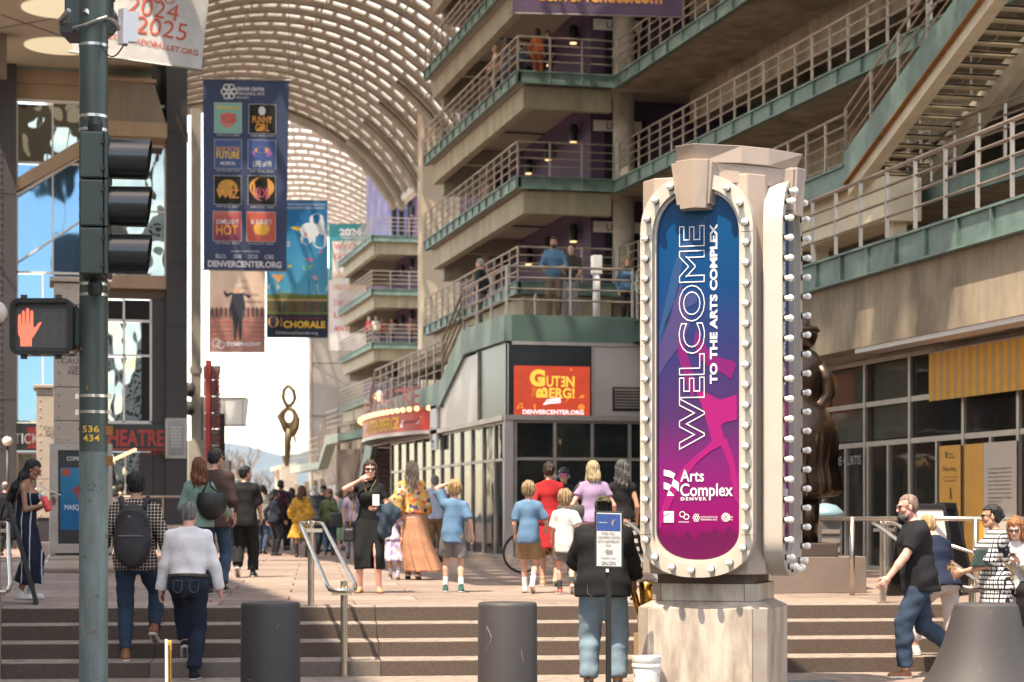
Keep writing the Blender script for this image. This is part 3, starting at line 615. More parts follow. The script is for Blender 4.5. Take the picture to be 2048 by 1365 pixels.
lbox('tan_beam', 33, 303, 145, 172, m_beamt, 0, .4); lbox('tan_beam', 33, 303, 173, 201, m_beamt, .03, .4)
# glazing bays
def gpane(px0, px1, y0, y1, m): return lbox('pane', px0, px1, y0, y1, m, .12, .14)
def gbar(px0, px1, y0, y1): return lbox('window_bar', px0, px1, y0, y1, m_white, .07, .16)
for (a, b, c, d, m) in ((36, 104, 208, 326, m_mir), (107, 200, 208, 326, m_mir), (36, 104, 329, 545, m_mirb), (107, 200, 329, 545, m_mirb), (36, 84, 548, 842, m_mirb), (87, 130, 548, 842, m_mirb), (130, 205, 548, 842, m_mirb), (213, 329, 293, 420, m_mir), (213, 329, 423, 550, m_mir)): gpane(a, b, c, d, m)
for (a, b, c, d) in ((33, 330, 203, 208), (33, 36, 203, 845), (104, 107, 208, 545), (33, 200, 325, 329), (33, 205, 544, 548), (84, 87, 548, 842), (33, 205, 842, 846), (210, 332, 288, 293), (210, 213, 288, 553), (329, 332, 288, 553), (213, 329, 420, 423)): gbar(a, b, c, d)
pl = [(33, 385), (33, 360), (160, 283), (215, 250), (215, 278), (160, 315)]
MB().prism([(lx(p), lz(p, y)) for p, y in pl], lambda u, v, d: Vector((u, YL + d, v)), -.25, .1).build('diagonal_beam', m_beamt, lo)
pl = [(33, 395), (33, 388), (205, 285), (205, 291)]
MB().prism([(lx(p), lz(p, y)) for p, y in pl], lambda u, v, d: Vector((u, YL + d, v)), -.02, .11).build('diagonal_bar', m_white, lo)
pl = [(33, 528), (33, 524), (160, 440), (160, 444)]
MB().prism([(lx(p), lz(p, y)) for p, y in pl], lambda u, v, d: Vector((u, YL + d, v)), .02, .11).build('diagonal_bar', m_white, lo)
# concrete awning block
a_ = MB().prism([(lx(p), lz(270, y)) for p, y in ((200, 176), (305, 180), (330, 262), (200, 258))], lambda u, v, d: Vector((u, YL + d, v)), -.9, .3)
a_.build('awning_block', mat('ribbed_concrete', (.27, .215, .165), rough=.85, ns=2, na=.25, bump=.4, bs=7, stretch=(1, 1, .1)), lo)
lbox('awning_edge', 200, 330, 257, 286, m_beamt, -1.0, .3); lbox('awning_cap', 200, 309, 171, 178, m_beamt, -1.0, .3)
lbox('tan_beam', 205, 331, 553, 579, m_beamt, -.3, .3); lbox('header', 205, 331, 579, 597, mat('brown_header', (.1, .07, .05), rough=.7), 0, .3)
for (a, b, c, d, m) in ((205, 246, 600, 640, m_dark), (250, 300, 600, 640, m_dark), (205, 247, 645, 709, m_mir), (250, 283, 645, 709, m_mir), (205, 247, 714, 843, m_mir), (250, 283, 714, 843, m_mir), (283, 300, 645, 843, m_dark)): gpane(a, b, c, d, m)
for (a, b, c, d) in ((246, 250, 597, 846), (205, 303, 639, 644), (205, 303, 709, 713), (300, 304, 597, 846), (205, 304, 842, 848)): gbar(a, b, c, d)
lbox('dark_panel', 304, 332, 579, 1160, m_clad, .05, .4)
lbox('sign_fascia', 20, 330, 848, 902, m_blackp, -.12, .3)
FLo = Frame((0, YL - .12, 0), (1, 0, 0))
m_sred = mat('sign_red', (.34, .035, .03), rough=.5); m_sw = mat('sign_white', (.6, .58, .56), rough=.6)
rb = MB().box(lx(208), lx(330), YL - .16, YL - .121, lz(270, 898), lz(270, 852)).build('red_sign_panel', m_blackp, lo)
text('sign_letters', 'THEATRE', m_sred, lo, FLo, lx(196), lz(260, 893), lx(328) - lx(196), lz(260, 860) - lz(260, 893), off=.045, bold=.03, ext=.02)
MB().box(lx(190), lx(330), YL - .15, YL - .121, lz(260, 901), lz(260, 894)).build('red_band', m_sred, lo)
text('sign_letters', 'TICKETS', m_sred, lo, FLo, lx(278), lz(300, 910), lx(328) - lx(278), .16, off=.03)
text('sign_letters', 'TICKETS', m_sw, lo, FLo, lx(29), lz(60, 888), lx(112) - lx(29), lz(60, 868) - lz(60, 888), off=.05, ext=.02)
MB().box(lx(55), lx(98), YL - .15, YL - .121, lz(60, 898), lz(60, 855)).build('red_sign_panel', m_sred, lo)
for (a, b) in ((36, 66), (68, 110), (112, 200), (206, 250), (252, 278)): gpane(a, b, 908, 1120, m_glass if a < 200 else m_mir)
lbox('inner_wall', 20, 335, 900, 1165, m_inner, 2.5, 2.6)
gbar(250, 252, 905, 1120); lbox('dark_panel', 279, 304, 905, 1160, m_clad, 0, .3); lbox('base', 20, 335, 1120, 1165, m_conc2, -.1, .3)
mlt = MB(); a, b = on_y(222, 922, YL - .2), on_y(270, 900, YL - .2)
for i in range(11): mlt.ball(a.lerp(b, i / 10), .05, 8, 6)
mlt.build('marquee_bulbs', m_warm, lo)
# poster case on the corner column
pc = thing('poster_case', 'grey printed notice in a metal frame on the dark corner column', 'poster case', on_y(350, 917, YL - .36))
lbox('frame', 329, 371, 838, 918, m_mull, -.44, -.355, pc); lbox('notice', 334, 366, 844, 912, grad('grey_notice', [(0, (.42, .45, .45)), (.25, (.16, .17, .17)), (1, (.3, .32, .33))], 2.8, 4.4, na=.9, ns=4), -.45, -.441, pc)
fpc = Frame((0, YL - .45, 0), (1, 0, 0))
mb = MB()
for i, w in enumerate(('NOW', 'PLAYING', 'AT THE', 'OPERA', 'HOUSE')): pass
for i in range(7): text_into(mb, ('AETS', 'CANTATA', 'ARTS', 'HOUR', 'OF', 'OPERA', 'SEASON')[i], fpc, lx(340), lz(350, 858 + 6.3 * i), lx(360) - lx(340), .05, off=.004)
mb.build('lettering', m_print_w, pc)
# upper cornice block that ends in the top left corner, and an unseen shade-casting wing towards the street
cn = thing('stone_cornice', 'brown stone cornice with dentil blocks in the top left corner', 'cornice', on_y(20, 40, 54))
m_stone = mat('brown_stone', (.2, .145, .11), rough=.85, ns=3, na=.35, bump=.4, bs=12)
def cbox(nm, px1, y0, y1, d): a = on_y(px1, y1, 54); b = on_y(px1, y0, 54); return MB().box(a.x - 3, a.x, 54 - d, 54.6, a.z, b.z).build(nm, m_stone, cn)
for q in ((78, -60, 8, .3), (64, 8, 22, .2), (50, 22, 38, .1), (40, 38, 60, .0), (13, 60, 150, -.1)): cbox('moulding', *q)
for i in range(7): a = on_y(30 + 5 * i, 35 + (6 - i) * 3 - 22, 53.6); MB().box(a.x - .08, a.x + .08, 53.5, 54, a.z - .18, a.z).build('dentil', m_stone, cn)
wing = thing('shade_wing', 'unseen wing added left of the frame to shade the plaza steps', 'building', (-12, 20, 0))  # added out of view; height and edge set by where shade falls
MB().box(-22, -7, 6.5, 38, 0, 28).build('wall', mat('wing_stone', (.5, .44, .37), rough=.85, ns=.3, na=.3), wing)
for zz_ in (3, 7, 11, 15, 19, 23):
    for y in range(6, 36, 4): MB().box(-7.1, -6.99, y, y + 2.2, zz_, zz_ + 2.6).build('window', m_mir, wing)
# ================================================================== PILLARS, PYLON SIGNS FAR LEFT-CENTRE
pw_ = thing('square_pillar', 'pale square roof pillar beside the dark opera house corner', 'pillar', PZ(392, .6, 62))
a = PZ(392, .6, 62); m_pil = mat('pale_pillar', (.36, .32, .26), rough=.6, ns=.8, na=.2)
MB().box(a.x - .15, a.x + .15, a.y - .15, a.y + .15, .6, 14.3).build('shaft', m_pil, pw_); MB().box(a.x - .25, a.x + .25, a.y - .25, a.y + .25, .6, 3.9).build('base_casing', m_pil, pw_); MB().box(a.x - .19, a.x + .19, a.y - .19, a.y + .19, 6.0, 6.2).build('collar', m_pil, pw_)
MB().box(a.x - .6, a.x - .25, a.y - .3, a.y - .2, 13.2, 13.5).build('bracket', m_pil, pw_)
for i, y in enumerate((786, 823)):
    c = P(380, y, 61.5); t = thing('dome_camera', ('upper', 'lower')[i] + ' grey dome camera on a bracket from the dark corner column', 'camera', c)
    MB().ball(c, .14, 12, 8).build('dome', m_black, t, True); MB().lathe([(.17, .05), (.17, .22), (.08, .3)], c, 14).build('housing', m_mull, t, True); MB().box(c.x - .75, c.x, c.y - .05, c.y + .05, c.z + .2, c.z + .32).build('bracket', m_white, t); MB().box(c.x - .9, c.x - .7, c.y - .1, c.y + .1, c.z, c.z + .5).build('wall_plate', m_white, t)
fb = [PZ(p, .6, 64) for p in (405, 446)]
tp = thing('theatre_pylon', 'grey panel pylon with a red fin and vertical red lettering', 'sign', fb[0]); w_ = fb[1] - fb[0]
FP = Frame(fb[0], (w_.x, w_.y, 0)); W_ = w_.length; S6 = 3950 / 64
zz = lambda y: (HY - y) / S6 + 1
m_gp = mat('pylon_grey', (.3, .285, .26), rough=.5, metal=.3, ns=.7, na=.2)
ybs = [731, 760, 793, 826, 858, 891, 918]
for i in range(6): MB().prism([(.02, zz(ybs[i + 1]) + .012), (W_ * .78, zz(ybs[i + 1]) + .012), (W_ * (.78 if i else .86), zz(ybs[i]) - .012), (.02, zz(ybs[i]) - .012)], FP, -.2, 0).build('panel', m_gp, tp)
MB().prism([(.14, zz(925)), (.30, zz(925)), (.30, zz(722)), (.14, zz(722))], FP, .005, .3).build('red_fin', m_sred, tp)
text('lettering', 'WOLF THEATRE COMPANY', m_sred, tp, FP.sub(.48, zz(906), R(90)), 0, -.12, zz(738) - zz(906), .24, off=.02, bold=.02, ext=.02)
MB().prism([(.3, zz(920)), (.6, zz(920)), (.6, zz(913)), (.3, zz(913))], FP, .003, .05).build('red_foot', m_sred, tp)
MB().prism([(-.12, 0), (.02, 0), (.02, zz(793)), (-.12, zz(793))], FP, -.3, -.1).build('dark_mast', m_clad, tp); MB().prism([(.52, 0), (.68, 0), (.68, zz(827)), (.52, zz(827))], FP, -.35, -.21).build('dark_mast', m_clad, tp)
MB().prism([(-.1, 0), (.85, 0), (.85, zz(921)), (-.1, zz(921))], FP, -.6, -.02).build('plinth', m_conc2, tp)
wl = thing('white_lightbox_sign', 'blank white box sign on an arm beside the grey pylon', 'sign', PZ(460, .6, 66)); a, b = P(440, 850, 66), P(490, 797, 66)
FW = Frame((a.x, a.y, 0), (b.x - a.x, b.y - a.y, 0)); ww = (Vector((b.x, b.y)) - Vector((a.x, a.y))).length
MB().prism([(0, a.z), (ww, a.z), (ww + .1, b.z), (0, b.z)], FW, -.25, 0).build('box', m_white, wl)
for v in (a.z - .05, b.z - .02): MB().prism([(-.2, v), (ww + .02, v), (ww + .02, v + .06), (-.2, v + .06)], FW, -.28, .03).build('edge_channel', m_mull, wl)
MB().prism([(-.06, .6), (.0, .6), (.0, b.z), (-.06, b.z)], FW, -.2, -.1).build('post', m_mull, wl)
for u in (.12, ww - .1): MB().prism([(u, a.z), (u + .015, a.z), (u + .03, b.z), (u + .015, b.z)], FW, .001, .012).build('seam', m_mull, wl)
# abstract looping bronze sculpture
lp = thing('loop_sculpture', 'tall bronze sculpture of looping ribbons rising above the crowd', 'sculpture', PZ(578, .6, 140))
SQ = 140; m_gold = mat('aged_bronze', (.09, .06, .026), rough=.5, metal=.35, ns=1.2, na=.3)
FS_ = Frame(c2w((578 - CX) / FPX * SQ, SQ, 0), c2w(1, 0))
pxs = lambda x, y: ((x - 578) / FPX * SQ, CAMZ + (HY - y) / FPX * SQ)
L_ = [((577, 771), (587, 782), (590, 797), (586, 806), (577, 815)), ((577, 771), (568, 780), (566, 795), (570, 806), (577, 815))]
L_O = [(577, 815), (588, 824), (595, 840), (592, 855), (586, 866), (593, 880), (592, 886), (588, 886), (586, 878), (582, 872), (579, 884), (578, 905), (576, 935), (572, 935), (570, 905), (573, 880), (573, 860), (566, 845), (555, 832), (566, 826), (572, 820)]
MB().tube([FS_(*pxs(*p), 0) for p in L_[0]], .15, 8).build('loop', m_gold, lp, True); MB().tube([FS_(*pxs(*p), 0) for p in L_[1]], .15, 8).build('loop', m_gold, lp, True)
for pl_, r0_, r1_ in (([(577, 812), (588, 823), (595, 840), (592, 855), (584, 868)], .13, .3), ([(577, 812), (567, 823), (559, 833), (567, 846), (575, 862)], .13, .32), ([(579, 858), (575, 884), (574, 934)], .36, .16)): MB().tube([FS_(*pxs(*p), 0) for p in pl_], r0_, 10, r2=r1_).build('ribbon', m_gold, lp, True)
op_ = [pxs(*p) for p in L_O]
# ribbon body with an eye: bridge the outline to the eye by angle
cc = pxs(578, 834)
def hitting(a):
    best = None
    for i in range(len(op_)):
        (x1, y1), (x2, y2) = op_[i], op_[(i + 1) % len(op_)]; dx, dy = math.cos(a), math.sin(a); ex, ey = x2 - x1, y2 - y1; den = dx * ey - dy * ex
        if abs(den) < 1e-9: continue
        t = ((x1 - cc[0]) * ey - (y1 - cc[1]) * ex) / den; s = ((x1 - cc[0]) * dy - (y1 - cc[1]) * dx) / den
        if t > 0 and 0 <= s <= 1 and (best is None or t < best): best = t
    return best or .5
oo = []; ii_ = []
for k in range(40):
    a = 2 * math.pi * k / 40; t = hitting(a); t = min(t, 1.3); oo.append((cc[0] + t * math.cos(a), cc[1] + t * math.sin(a))); r_ = min(.27, t * .7); ii_.append((cc[0] + r_ * math.cos(a), cc[1] + min(r_ * 1.5, t * .85) * math.sin(a)))
MB().ring(oo, ii_, FS_, -.12, .12).build('ribbon_eye', m_gold, lp)
low = [pxs(*p) for p in ((566, 845), (595, 845), (592, 858), (582, 872), (579, 884), (578, 905), (576, 935), (571, 935), (569, 905), (573, 880), (573, 862))]
MB().prism(low, FS_, -.121, .121).build('ribbon_stem', m_gold, lp); MB().prism([pxs(*p) for p in ((584, 868), (588, 864), (594, 884), (590, 887))], FS_, -.119, .119).build('ribbon_tail', m_gold, lp)
MB().prism([pxs(*p) for p in ((564, 912), (572, 914), (574, 936), (571, 936))], FS_, -.118, .118).build('ribbon_tail', m_gold, lp)
q = FS_(0, 0, 0); MB().box(q.x - .6, q.x + .5, q.y - .5, q.y + .5, .6, 4.95).build('pedestal', m_conc2, lp)
# bare trees far off and hills
def bare_tree(px, d, h, label, seed):
    rr = random.Random(seed); b = PZ(px, -.05, d); t = thing('bare_tree', label, 'tree', b, 'bare street trees far down the street'); tr = MB(); tw_ = MB()
    def grow(p, dr, L, r, dep):
        e = p + dr * L; (tr if dep < 2 else tw_).tube([p, p.lerp(e, .5) + Vector((rr.uniform(-.1, .1), 0, .02)) * L, e], r, 5, r2=r * .65)
        if dep < 5:
            for k in range(3 if dep < 3 else 2): grow(e, (dr + Vector((rr.uniform(-.8, .8), rr.uniform(-.8, .8), rr.uniform(-.1, .5)))).normalized(), L * rr.uniform(.6, .8), r * .62, dep + 1)
    grow(b, Vector((0, 0, 1)), h * .32, h * .03, 0); m = mat('bare_bark', (.16, .125, .1), rough=.9)
    tr.build('trunk', m, t); tw_.build('crown', m, t)
bare_tree(495, 210, 9.5, 'larger bare tree against the pale hills left of the sculpture', 4); bare_tree(527, 230, 7.5, 'smaller bare tree nearest the bronze sculpture', 9); bare_tree(462, 240, 9, 'bare tree half hidden behind the grey pylon', 12)
hl = MB(); n = 60; pts = []
rr = random.Random(5)
for j in range(6):
    for i in range(n):
        d = 6200 + 300 * j; x = -2600 + 3600 * i / (n - 1); hgt = (0, 130, 225, 275, 210, 0)[j] * (1.0 + .16 * math.sin(i * .35 + 1.2) + .08 * math.sin(i * .9 + j)) + rr.uniform(-6, 6) - (i > 38) * 1.5 * (i - 38)
        w = c2w(x, d); pts.append((w.x, w.y, max(-1, hgt)))
hl.add(pts, [(j * n + i, j * n + i + 1, (j + 1) * n + i + 1, (j + 1) * n + i) for j in range(5) for i in range(n - 1)])
tag(hl.build('hills', mat('hill_forest', (.09, .11, .12), rough=.95, ns=.01, na=.3), None, True), None, None, kind='structure')

# unseen blocks added behind the camera, shaped for what the glass fronts mirror
for i, (x0, x1, h_, c_, lab) in enumerate(((-30, -6, 14, (.45, .38, .3), 'unseen tan block added behind the viewpoint for the glass to mirror'), (2.4, 20, 19, (.7, .68, .64), 'unseen whitish block added behind the viewpoint for the glass to mirror'), (22, 48, 16, (.5, .47, .43), 'unseen pale grey block added behind the viewpoint for the glass to mirror'))):
    ob = thing('mirror_block', lab, 'building', ((x0 + x1) / 2, -26, 0)); MB().box(x0, x1, -40, -26, 0, h_).build('wall', mat('block_wall', c_, rough=.85, ns=.4, na=.3), ob)
    for z in range(4, h_ - 3, 4):
        for x in range(int(x0) + 2, x1 - 2, 4): MB().box(x, x + 2.4, -26.05, -25.98, z, z + 2.4).build('window', m_black, ob)
hz = box_obj('haze', None, None, -3600, 4600, -400, 8300, -1.05, 420); hm_ = bpy.data.materials.new('haze_air'); hm_.use_nodes = True; ht = hm_.node_tree; ht.nodes.remove(ht.nodes['Principled BSDF'])
pv = ht.nodes.new('ShaderNodeVolumePrincipled'); pv.inputs['Color'].default_value = (.62, .8, 1, 1); pv.inputs['Density'].default_value = .00003; pv.inputs['Anisotropy'].default_value = .2; ht.links.new(pv.outputs[0], ht.nodes['Material Output'].inputs['Volume']); hz.data.materials.append(hm_); tag(hz, None, None, kind='stuff')
# ================================================================== HANGING BANNERS AND SCREENS
m_cable = mat('hanging_cable', (.2, .19, .18), rough=.5, metal=.6)
def banner(name, label, quad, d, m, seed=1, amp=.035, hang=None):
    """cloth hung from a rod; quad = photo corners TL, TR, BR, BL at one distance; returns thing, frame with the cloth's folds, width, height"""
    TL, TR, BR, BL = [P(x, y, d) for x, y in quad]; w = (BR - BL).length; h = (TL - BL).length
    root = thing(name, label, 'banner', BL, 'event banners hung across the galleria')
    rr = random.Random(seed); f1, f2, p1, p2 = rr.uniform(1.2, 2.2), rr.uniform(2.6, 4), rr.uniform(0, 6), rr.uniform(0, 6)
    warp = lambda u, v: amp * (math.sin(u / w * f1 * 6.28 + p1 + v * .15) * .7 + .5 * math.sin(u / w * f2 * 6.28 + p2 + .4 * v)) * (.5 + .5 * (1 - v / h)) + .1 * amp * math.sin(v * 2.1 + u * 3)
    ex = (BR - BL).normalized(); up = (TL - BL).normalized(); F_ = Frame(BL, ex, up, warp); nu, nv = 80, 40; amp *= .55
    mb = MB(); vs = []
    for j in range(nv + 1):
        for i in range(nu + 1):
            a = BL.lerp(BR, i / nu); b = TL.lerp(TR, i / nu); p = a.lerp(b, j / nv); q = p - BL; vs.append(p + F_.n * warp(q.dot(ex), q.dot(up)))
    k = len(vs); vs += [v - F_.n * .012 for v in vs]
    fs = [(j * (nu + 1) + i, j * (nu + 1) + i + 1, (j + 1) * (nu + 1) + i + 1, (j + 1) * (nu + 1) + i) for j in range(nv) for i in range(nu)]
    mb.add(vs, fs + [tuple(k + a for a in reversed(f)) for f in fs]); c_ = mb.build('cloth', m, root, True)
    MB().tube([TL + ex * -.08 + up * .02, TR + ex * .08 + up * .02], .03, 6).build('rod', m_cable, root); MB().tube([BL + ex * -.05, BR + ex * .05], .022, 6).build('rod', m_cable, root)
    for q in (TL, TR): MB().tube([q, q + Vector((0, 0, hang or 6))], .012, 4).build('cable', m_cable, root)
    return root, F_, w, h
def tx(root, F_, body, m, u, v, w, h, **k): return text('lettering', body, m, root, F_, u, v, w, h, off=k.pop('off', .014) + .008, **k)
m_navy = mat('navy_cloth', (.032, .05, .125), rough=.7, ns=.8, na=.35, bump=.15, bs=3)
prt = lambda n, c, r=.65: mat('print_' + n, c, rough=r, spec=.15)
m_pl = prt('pale', (.62, .62, .66)); m_or = prt('orange', (.7, .33, .09)); m_yl = prt('yellow', (.78, .52, .06)); m_rd = prt('red', (.55, .06, .05)); m_tl = prt('teal', (.16, .38, .38)); m_pk = prt('pink', (.6, .14, .2)); m_bk = prt('black', (.02, .022, .02)); m_gn = prt('green', (.25, .45, .1)); m_lb = prt('light_blue', (.35, .5, .68))
rt, F_, w, h = banner('banner', 'navy season banner with eight square show posters', ((406, 160), (578, 163), (572, 543), (407, 540)), 55, m_navy, 3, .05)
g_ = lambda x, y: ((x - 407) / 165 * w, (543 - y) / 383 * h)   # photo pixels to metres on this cloth
def rect(par, F0, m, x0, y0, x1, y1, off=.012, nm='print', f=None):
    f = f or g_; a = f(x0, y1); b = f(x1, y0); return patch(nm, m, par, F0, a[0], a[1], b[0], b[1], off, nu=40)
def word(par, F0, s, m, x0, y0, x1, y1, f=None, **k):
    f = f or g_; a = f(x0, y1); b = f(x1, y0); return tx(par, F0, s, m, a[0], a[1], b[0] - a[0], b[1] - a[1], **k)
mb = MB(); c = g_(459, 183)
for i in range(6): circ(mb, F_, c[0] + .13 * math.cos(i * 1.047), c[1] + .13 * math.sin(i * 1.047), .1, .03, .014, 16)
mb.build('emblem', m_pl, rt)
word(rt, F_, 'DENVER CENTER', m_pl, 474, 174, 530, 181, bold=.02); word(rt, F_, 'PERFORMING ARTS', m_pl, 474, 184, 530, 190); word(rt, F_, 'BROADWAY', m_pl, 474, 193, 500, 197)
posters = [(430, 206, 484, 266, prt('teal_poster', (.2, .4, .37)), [('BEST MUSICAL!', m_yl, 434, 212, 480, 219), ('SHUCKED', m_rd, 442, 228, 474, 246)], 'NOV 5-17, 2024'),
           (499, 208, 552, 266, m_bk, [('FUNNY', m_or, 506, 232, 545, 246), ('GIRL', m_or, 512, 247, 540, 262)], 'DEC 10-22, 2024'),
           (430, 280, 484, 338, prt('blue_poster', (.06, .1, .25)), [('BACK TO THE', m_or, 434, 294, 480, 303), ('FUTURE', m_yl, 434, 304, 480, 318), ('MUSICAL', m_pl, 442, 324, 472, 331)], 'JAN 22-FEB 9, 2025'),
           (497, 280, 552, 338, prt('indigo_poster', (.06, .1, .27)), [('LIFE of PI', m_pl, 507, 322, 543, 334)], 'FEB 18-30, 2025'),
           (429, 353, 483, 410, m_bk, [('THE', m_yl, 448, 366, 464, 371), ('WIZ', m_or, 433, 380, 479, 398)], 'APR 8-13, 2025'),
           (497, 352, 551, 410, m_bk, [('SIX', m_pk, 508, 378, 540, 396)], 'APR 23-27, 2025'),
           (427, 425, 483, 484, grad('ember_poster', [(0, (.12, .05, .1)), (.6, (.3, .07, .08)), (1, (.55, .18, .16))], 9, 10.2), [('SOME LIKE IT', m_pl, 433, 441, 478, 450), ('HOT', m_or, 433, 452, 476, 472)], 'JUL 8-20, 2025'),
           (494, 425, 551, 484, prt('red_poster', (.5, .12, .09)), [('& JULIET', m_pl, 502, 440, 545, 452), ('TONY', m_yl, 508, 455, 536, 470)], 'AUG 5-17, 2025')]
for (x0, y0, x1, y1, pm, ws, dt) in posters:
    fr_ = rect(rt, F_, m_pl, x0 - .7, y0 - .7, x1 + .7, y1 + .7, .011, 'poster_border'); rect(rt, F_, pm, x0, y0, x1, y1, .014, 'poster')
    for s, m_, a, b, c_, d_ in ws: word(rt, F_, s, m_, a, b, c_, d_, off=.018, bold=.015)
    word(rt, F_, dt, m_pl, x0 + 4, y1 + 3, x1 - 4, y1 + 7, off=.014)
def blobs(par, F0, items, f, off=.0165):
    for m_, x, y, rx, ry in items: a = f(x, y); b = f(x + rx, y - ry); flat('print', [disc(a[0], a[1], b[0] - a[0], 18, b[1] - a[1])], m_, par, F0, off)
blobs(rt, F_, [(prt('shade_pink', (.45, .2, .2)), 457, 240, 15, 16), (m_pl, 525, 221, 7, 9), (prt('gold_arc', (.5, .27, .08)), 456, 378, 20, 18), (m_bk, 456, 384, 15, 16), (m_or, 524, 375, 25, 21), (m_bk, 524, 378, 21, 19), (prt('rose', (.5, .2, .2)), 524, 388, 18, 14), (prt('violet', (.32, .12, .35)), 525, 306, 20, 8), (m_or, 525, 300, 15, 6), (prt('glow', (.72, .4, .1)), 524, 458, 16, 14)], g_, .0158)
word(rt, F_, 'SEASON SPONSORS', m_pl, 462, 503, 520, 506)
for s, a, b in (('BELLCO', 432, 452), ('DENVER', 468, 484), ('CULTURE', 497, 516), ('CBS', 530, 548)): word(rt, F_, s, m_pl, a, 511, b, 519)
word(rt, F_, 'DENVERCENTER.ORG', m_pl, 416, 524, 563, 537, bold=.03)
# symphony banner
rt, F_, w, h = banner('banner', 'reddish symphony banner with a conductor in a dark suit', ((419, 515), (531, 515), (530, 705), (418, 705)), 76, mat('symphony_cloth', (.33, .165, .14), rough=.7, ns=1.1, na=.55, bump=.15, bs=3, col2=(.16, .085, .08)), 5, .03)
gs = lambda x, y: ((x - 418) / 112 * w, (705 - y) / 190 * h)
rect(rt, F_, grad('hall_print', [(0, (.26, .14, .12)), (.5, (.42, .25, .2)), (1, (.6, .46, .36))], 7.6, 10.6, na=1.2, ns=2), 419, 516, 530, 618, .012, f=gs)
for i, y in enumerate((560, 574, 588, 602)): rect(rt, F_, prt('balcony%d' % i, (.5 - .05 * i, .36 - .04 * i, .28 - .03 * i)), 480 - 2 * i, y, 530, y + 5, .0135, f=gs)
for i in range(12): rect(rt, F_, prt('seat_shadow', (.1, .07, .07)), 422 + i * 9, 615, 426 + i * 9, 634, .0135, f=gs)
for i in range(5): rect(rt, F_, prt('seat_row', (.4 - .03 * (i % 2), .16, .12)), 419, 640 + i * 9, 530, 644 + i * 9, .0135, f=gs)
fl2 = lambda pts, m_, off=.016: flat('print', [[gs(*p) for p in pts]], m_, rt, F_, off)
m_suit = prt('suit', (.04, .045, .06))
fl2([(464, 587), (486, 587), (491, 618), (486, 620), (484, 655), (482, 680), (478, 680), (476, 640), (472, 680), (468, 680), (466, 650), (463, 620), (459, 618)], m_suit)
fl2([(464, 589), (452, 596), (446, 585), (449, 582), (454, 588), (466, 584)], m_suit); fl2([(486, 589), (498, 598), (502, 590), (499, 588), (497, 592), (484, 584)], m_suit)
fl2([(472, 587), (479, 587), (478, 608), (473, 608)], prt('shirt', (.45, .5, .62)), .018)
blobs(rt, F_, [(prt('face', (.6, .36, .28)), 475, 579, 5, 8), (prt('white_hair', (.6, .57, .54)), 475, 573, 5, 4), (prt('hand', (.6, .36, .28)), 447, 581, 3, 3), (prt('hand', (.6, .36, .28)), 501, 588, 3, 3)], gs, .0185)
mb = MB(); c = gs(433, 687); circ(mb, F_, c[0], c[1], .16, .025, .016); c = gs(442, 690); circ(mb, F_, c[0], c[1], .15, .03, .017); mb.build('emblem', m_pl, rt)
word(rt, F_, 'SYMPHONY', m_pl, 453, 685, 523, 693, f=gs, bold=.02, off=.017)
# children's chorale banner
rt, F_, w, h = banner('banner', 'blue chorale banner with paper kites over a grassy hill', ((533, 402), (655, 402), (656, 676), (533, 675)), 78, mat('chorale_cloth', (.04, .06, .1), rough=.7, ns=1.2, na=.3, bump=.15, bs=3), 8, .035)
gc = lambda x, y: ((x - 533) / 123 * w, (676 - y) / 273 * h)
rect(rt, F_, grad('kite_sky', [(0, (.3, .5, .55)), (.25, (.08, .33, .52)), (1, (.02, .14, .34))], P(600, 600, 78).z, P(600, 405, 78).z, na=1.2, ns=1.4), 534, 403, 655, 600, .012, f=gc)
m_cl = prt('cloud', (.55, .6, .66)); blobs(rt, F_, [(m_cl, 634, 440, 15, 12), (m_cl, 620, 462, 20, 16), (m_cl, 640, 480, 16, 18), (m_cl, 612, 480, 12, 10), (m_cl, 645, 455, 10, 16), (m_cl, 545, 470, 9, 9), (prt('cloud_low', (.5, .62, .66)), 548, 575, 12, 8), (prt('cloud_low', (.5, .62, .66)), 644, 575, 12, 12)], gc, .0135)
for (pts, m_) in (([(580, 456), (592, 454), (603, 459), (594, 463)], m_yl), ([(609, 464), (618, 473), (610, 474)], m_rd), ([(625, 482), (634, 488), (629, 492)], m_tl), ([(636, 505), (644, 500), (642, 508)], m_pk), ([(606, 519), (627, 516), (620, 528)], m_pk), ([(605, 533), (627, 530), (618, 544), (608, 542)], m_gn), ([(543, 551), (569, 551), (556, 568)], m_or), ([(622, 552), (643, 552), (632, 562)], prt('coral', (.5, .3, .3))), ([(575, 530), (584, 533), (576, 538)], m_yl)):
    flat('print', [[gc(*p) for p in pts]], m_, rt, F_, .0155)
for a, b in ((556, 568), (617, 545), (632, 562)): flat('print', [[gc(a, b), gc(a + 1.2, b), gc(a + 3, 612), gc(a + 2, 612)]], m_bk, rt, F_, .0152)
rect(rt, F_, prt('hill', (.12, .17, .05)), 534, 590, 655, 634, .0138, f=gc); flat('print', [[gc(534, 592), gc(534, 588), gc(560, 585), gc(620, 592), gc(655, 590), gc(655, 596)]], prt('far_hill', (.14, .2, .1)), rt, F_, .0142)
rr = random.Random(2)
for i in range(26): x = 535 + i * 4.6; rect(rt, F_, prt('child', (rr.uniform(.03, .14), rr.uniform(.03, .1), rr.uniform(.02, .1))), x, 602 + rr.uniform(-2, 3), x + 3.2, 625, .0155, f=gc); blobs(rt, F_, [(prt('face', (.5, .33, .22)), x + 1.5, 601, 1.7, 2.4)], gc, .0165)
rect(rt, F_, prt('deep_navy', (.022, .035, .06)), 533.5, 630, 655.5, 675.5, .0148, f=gc)
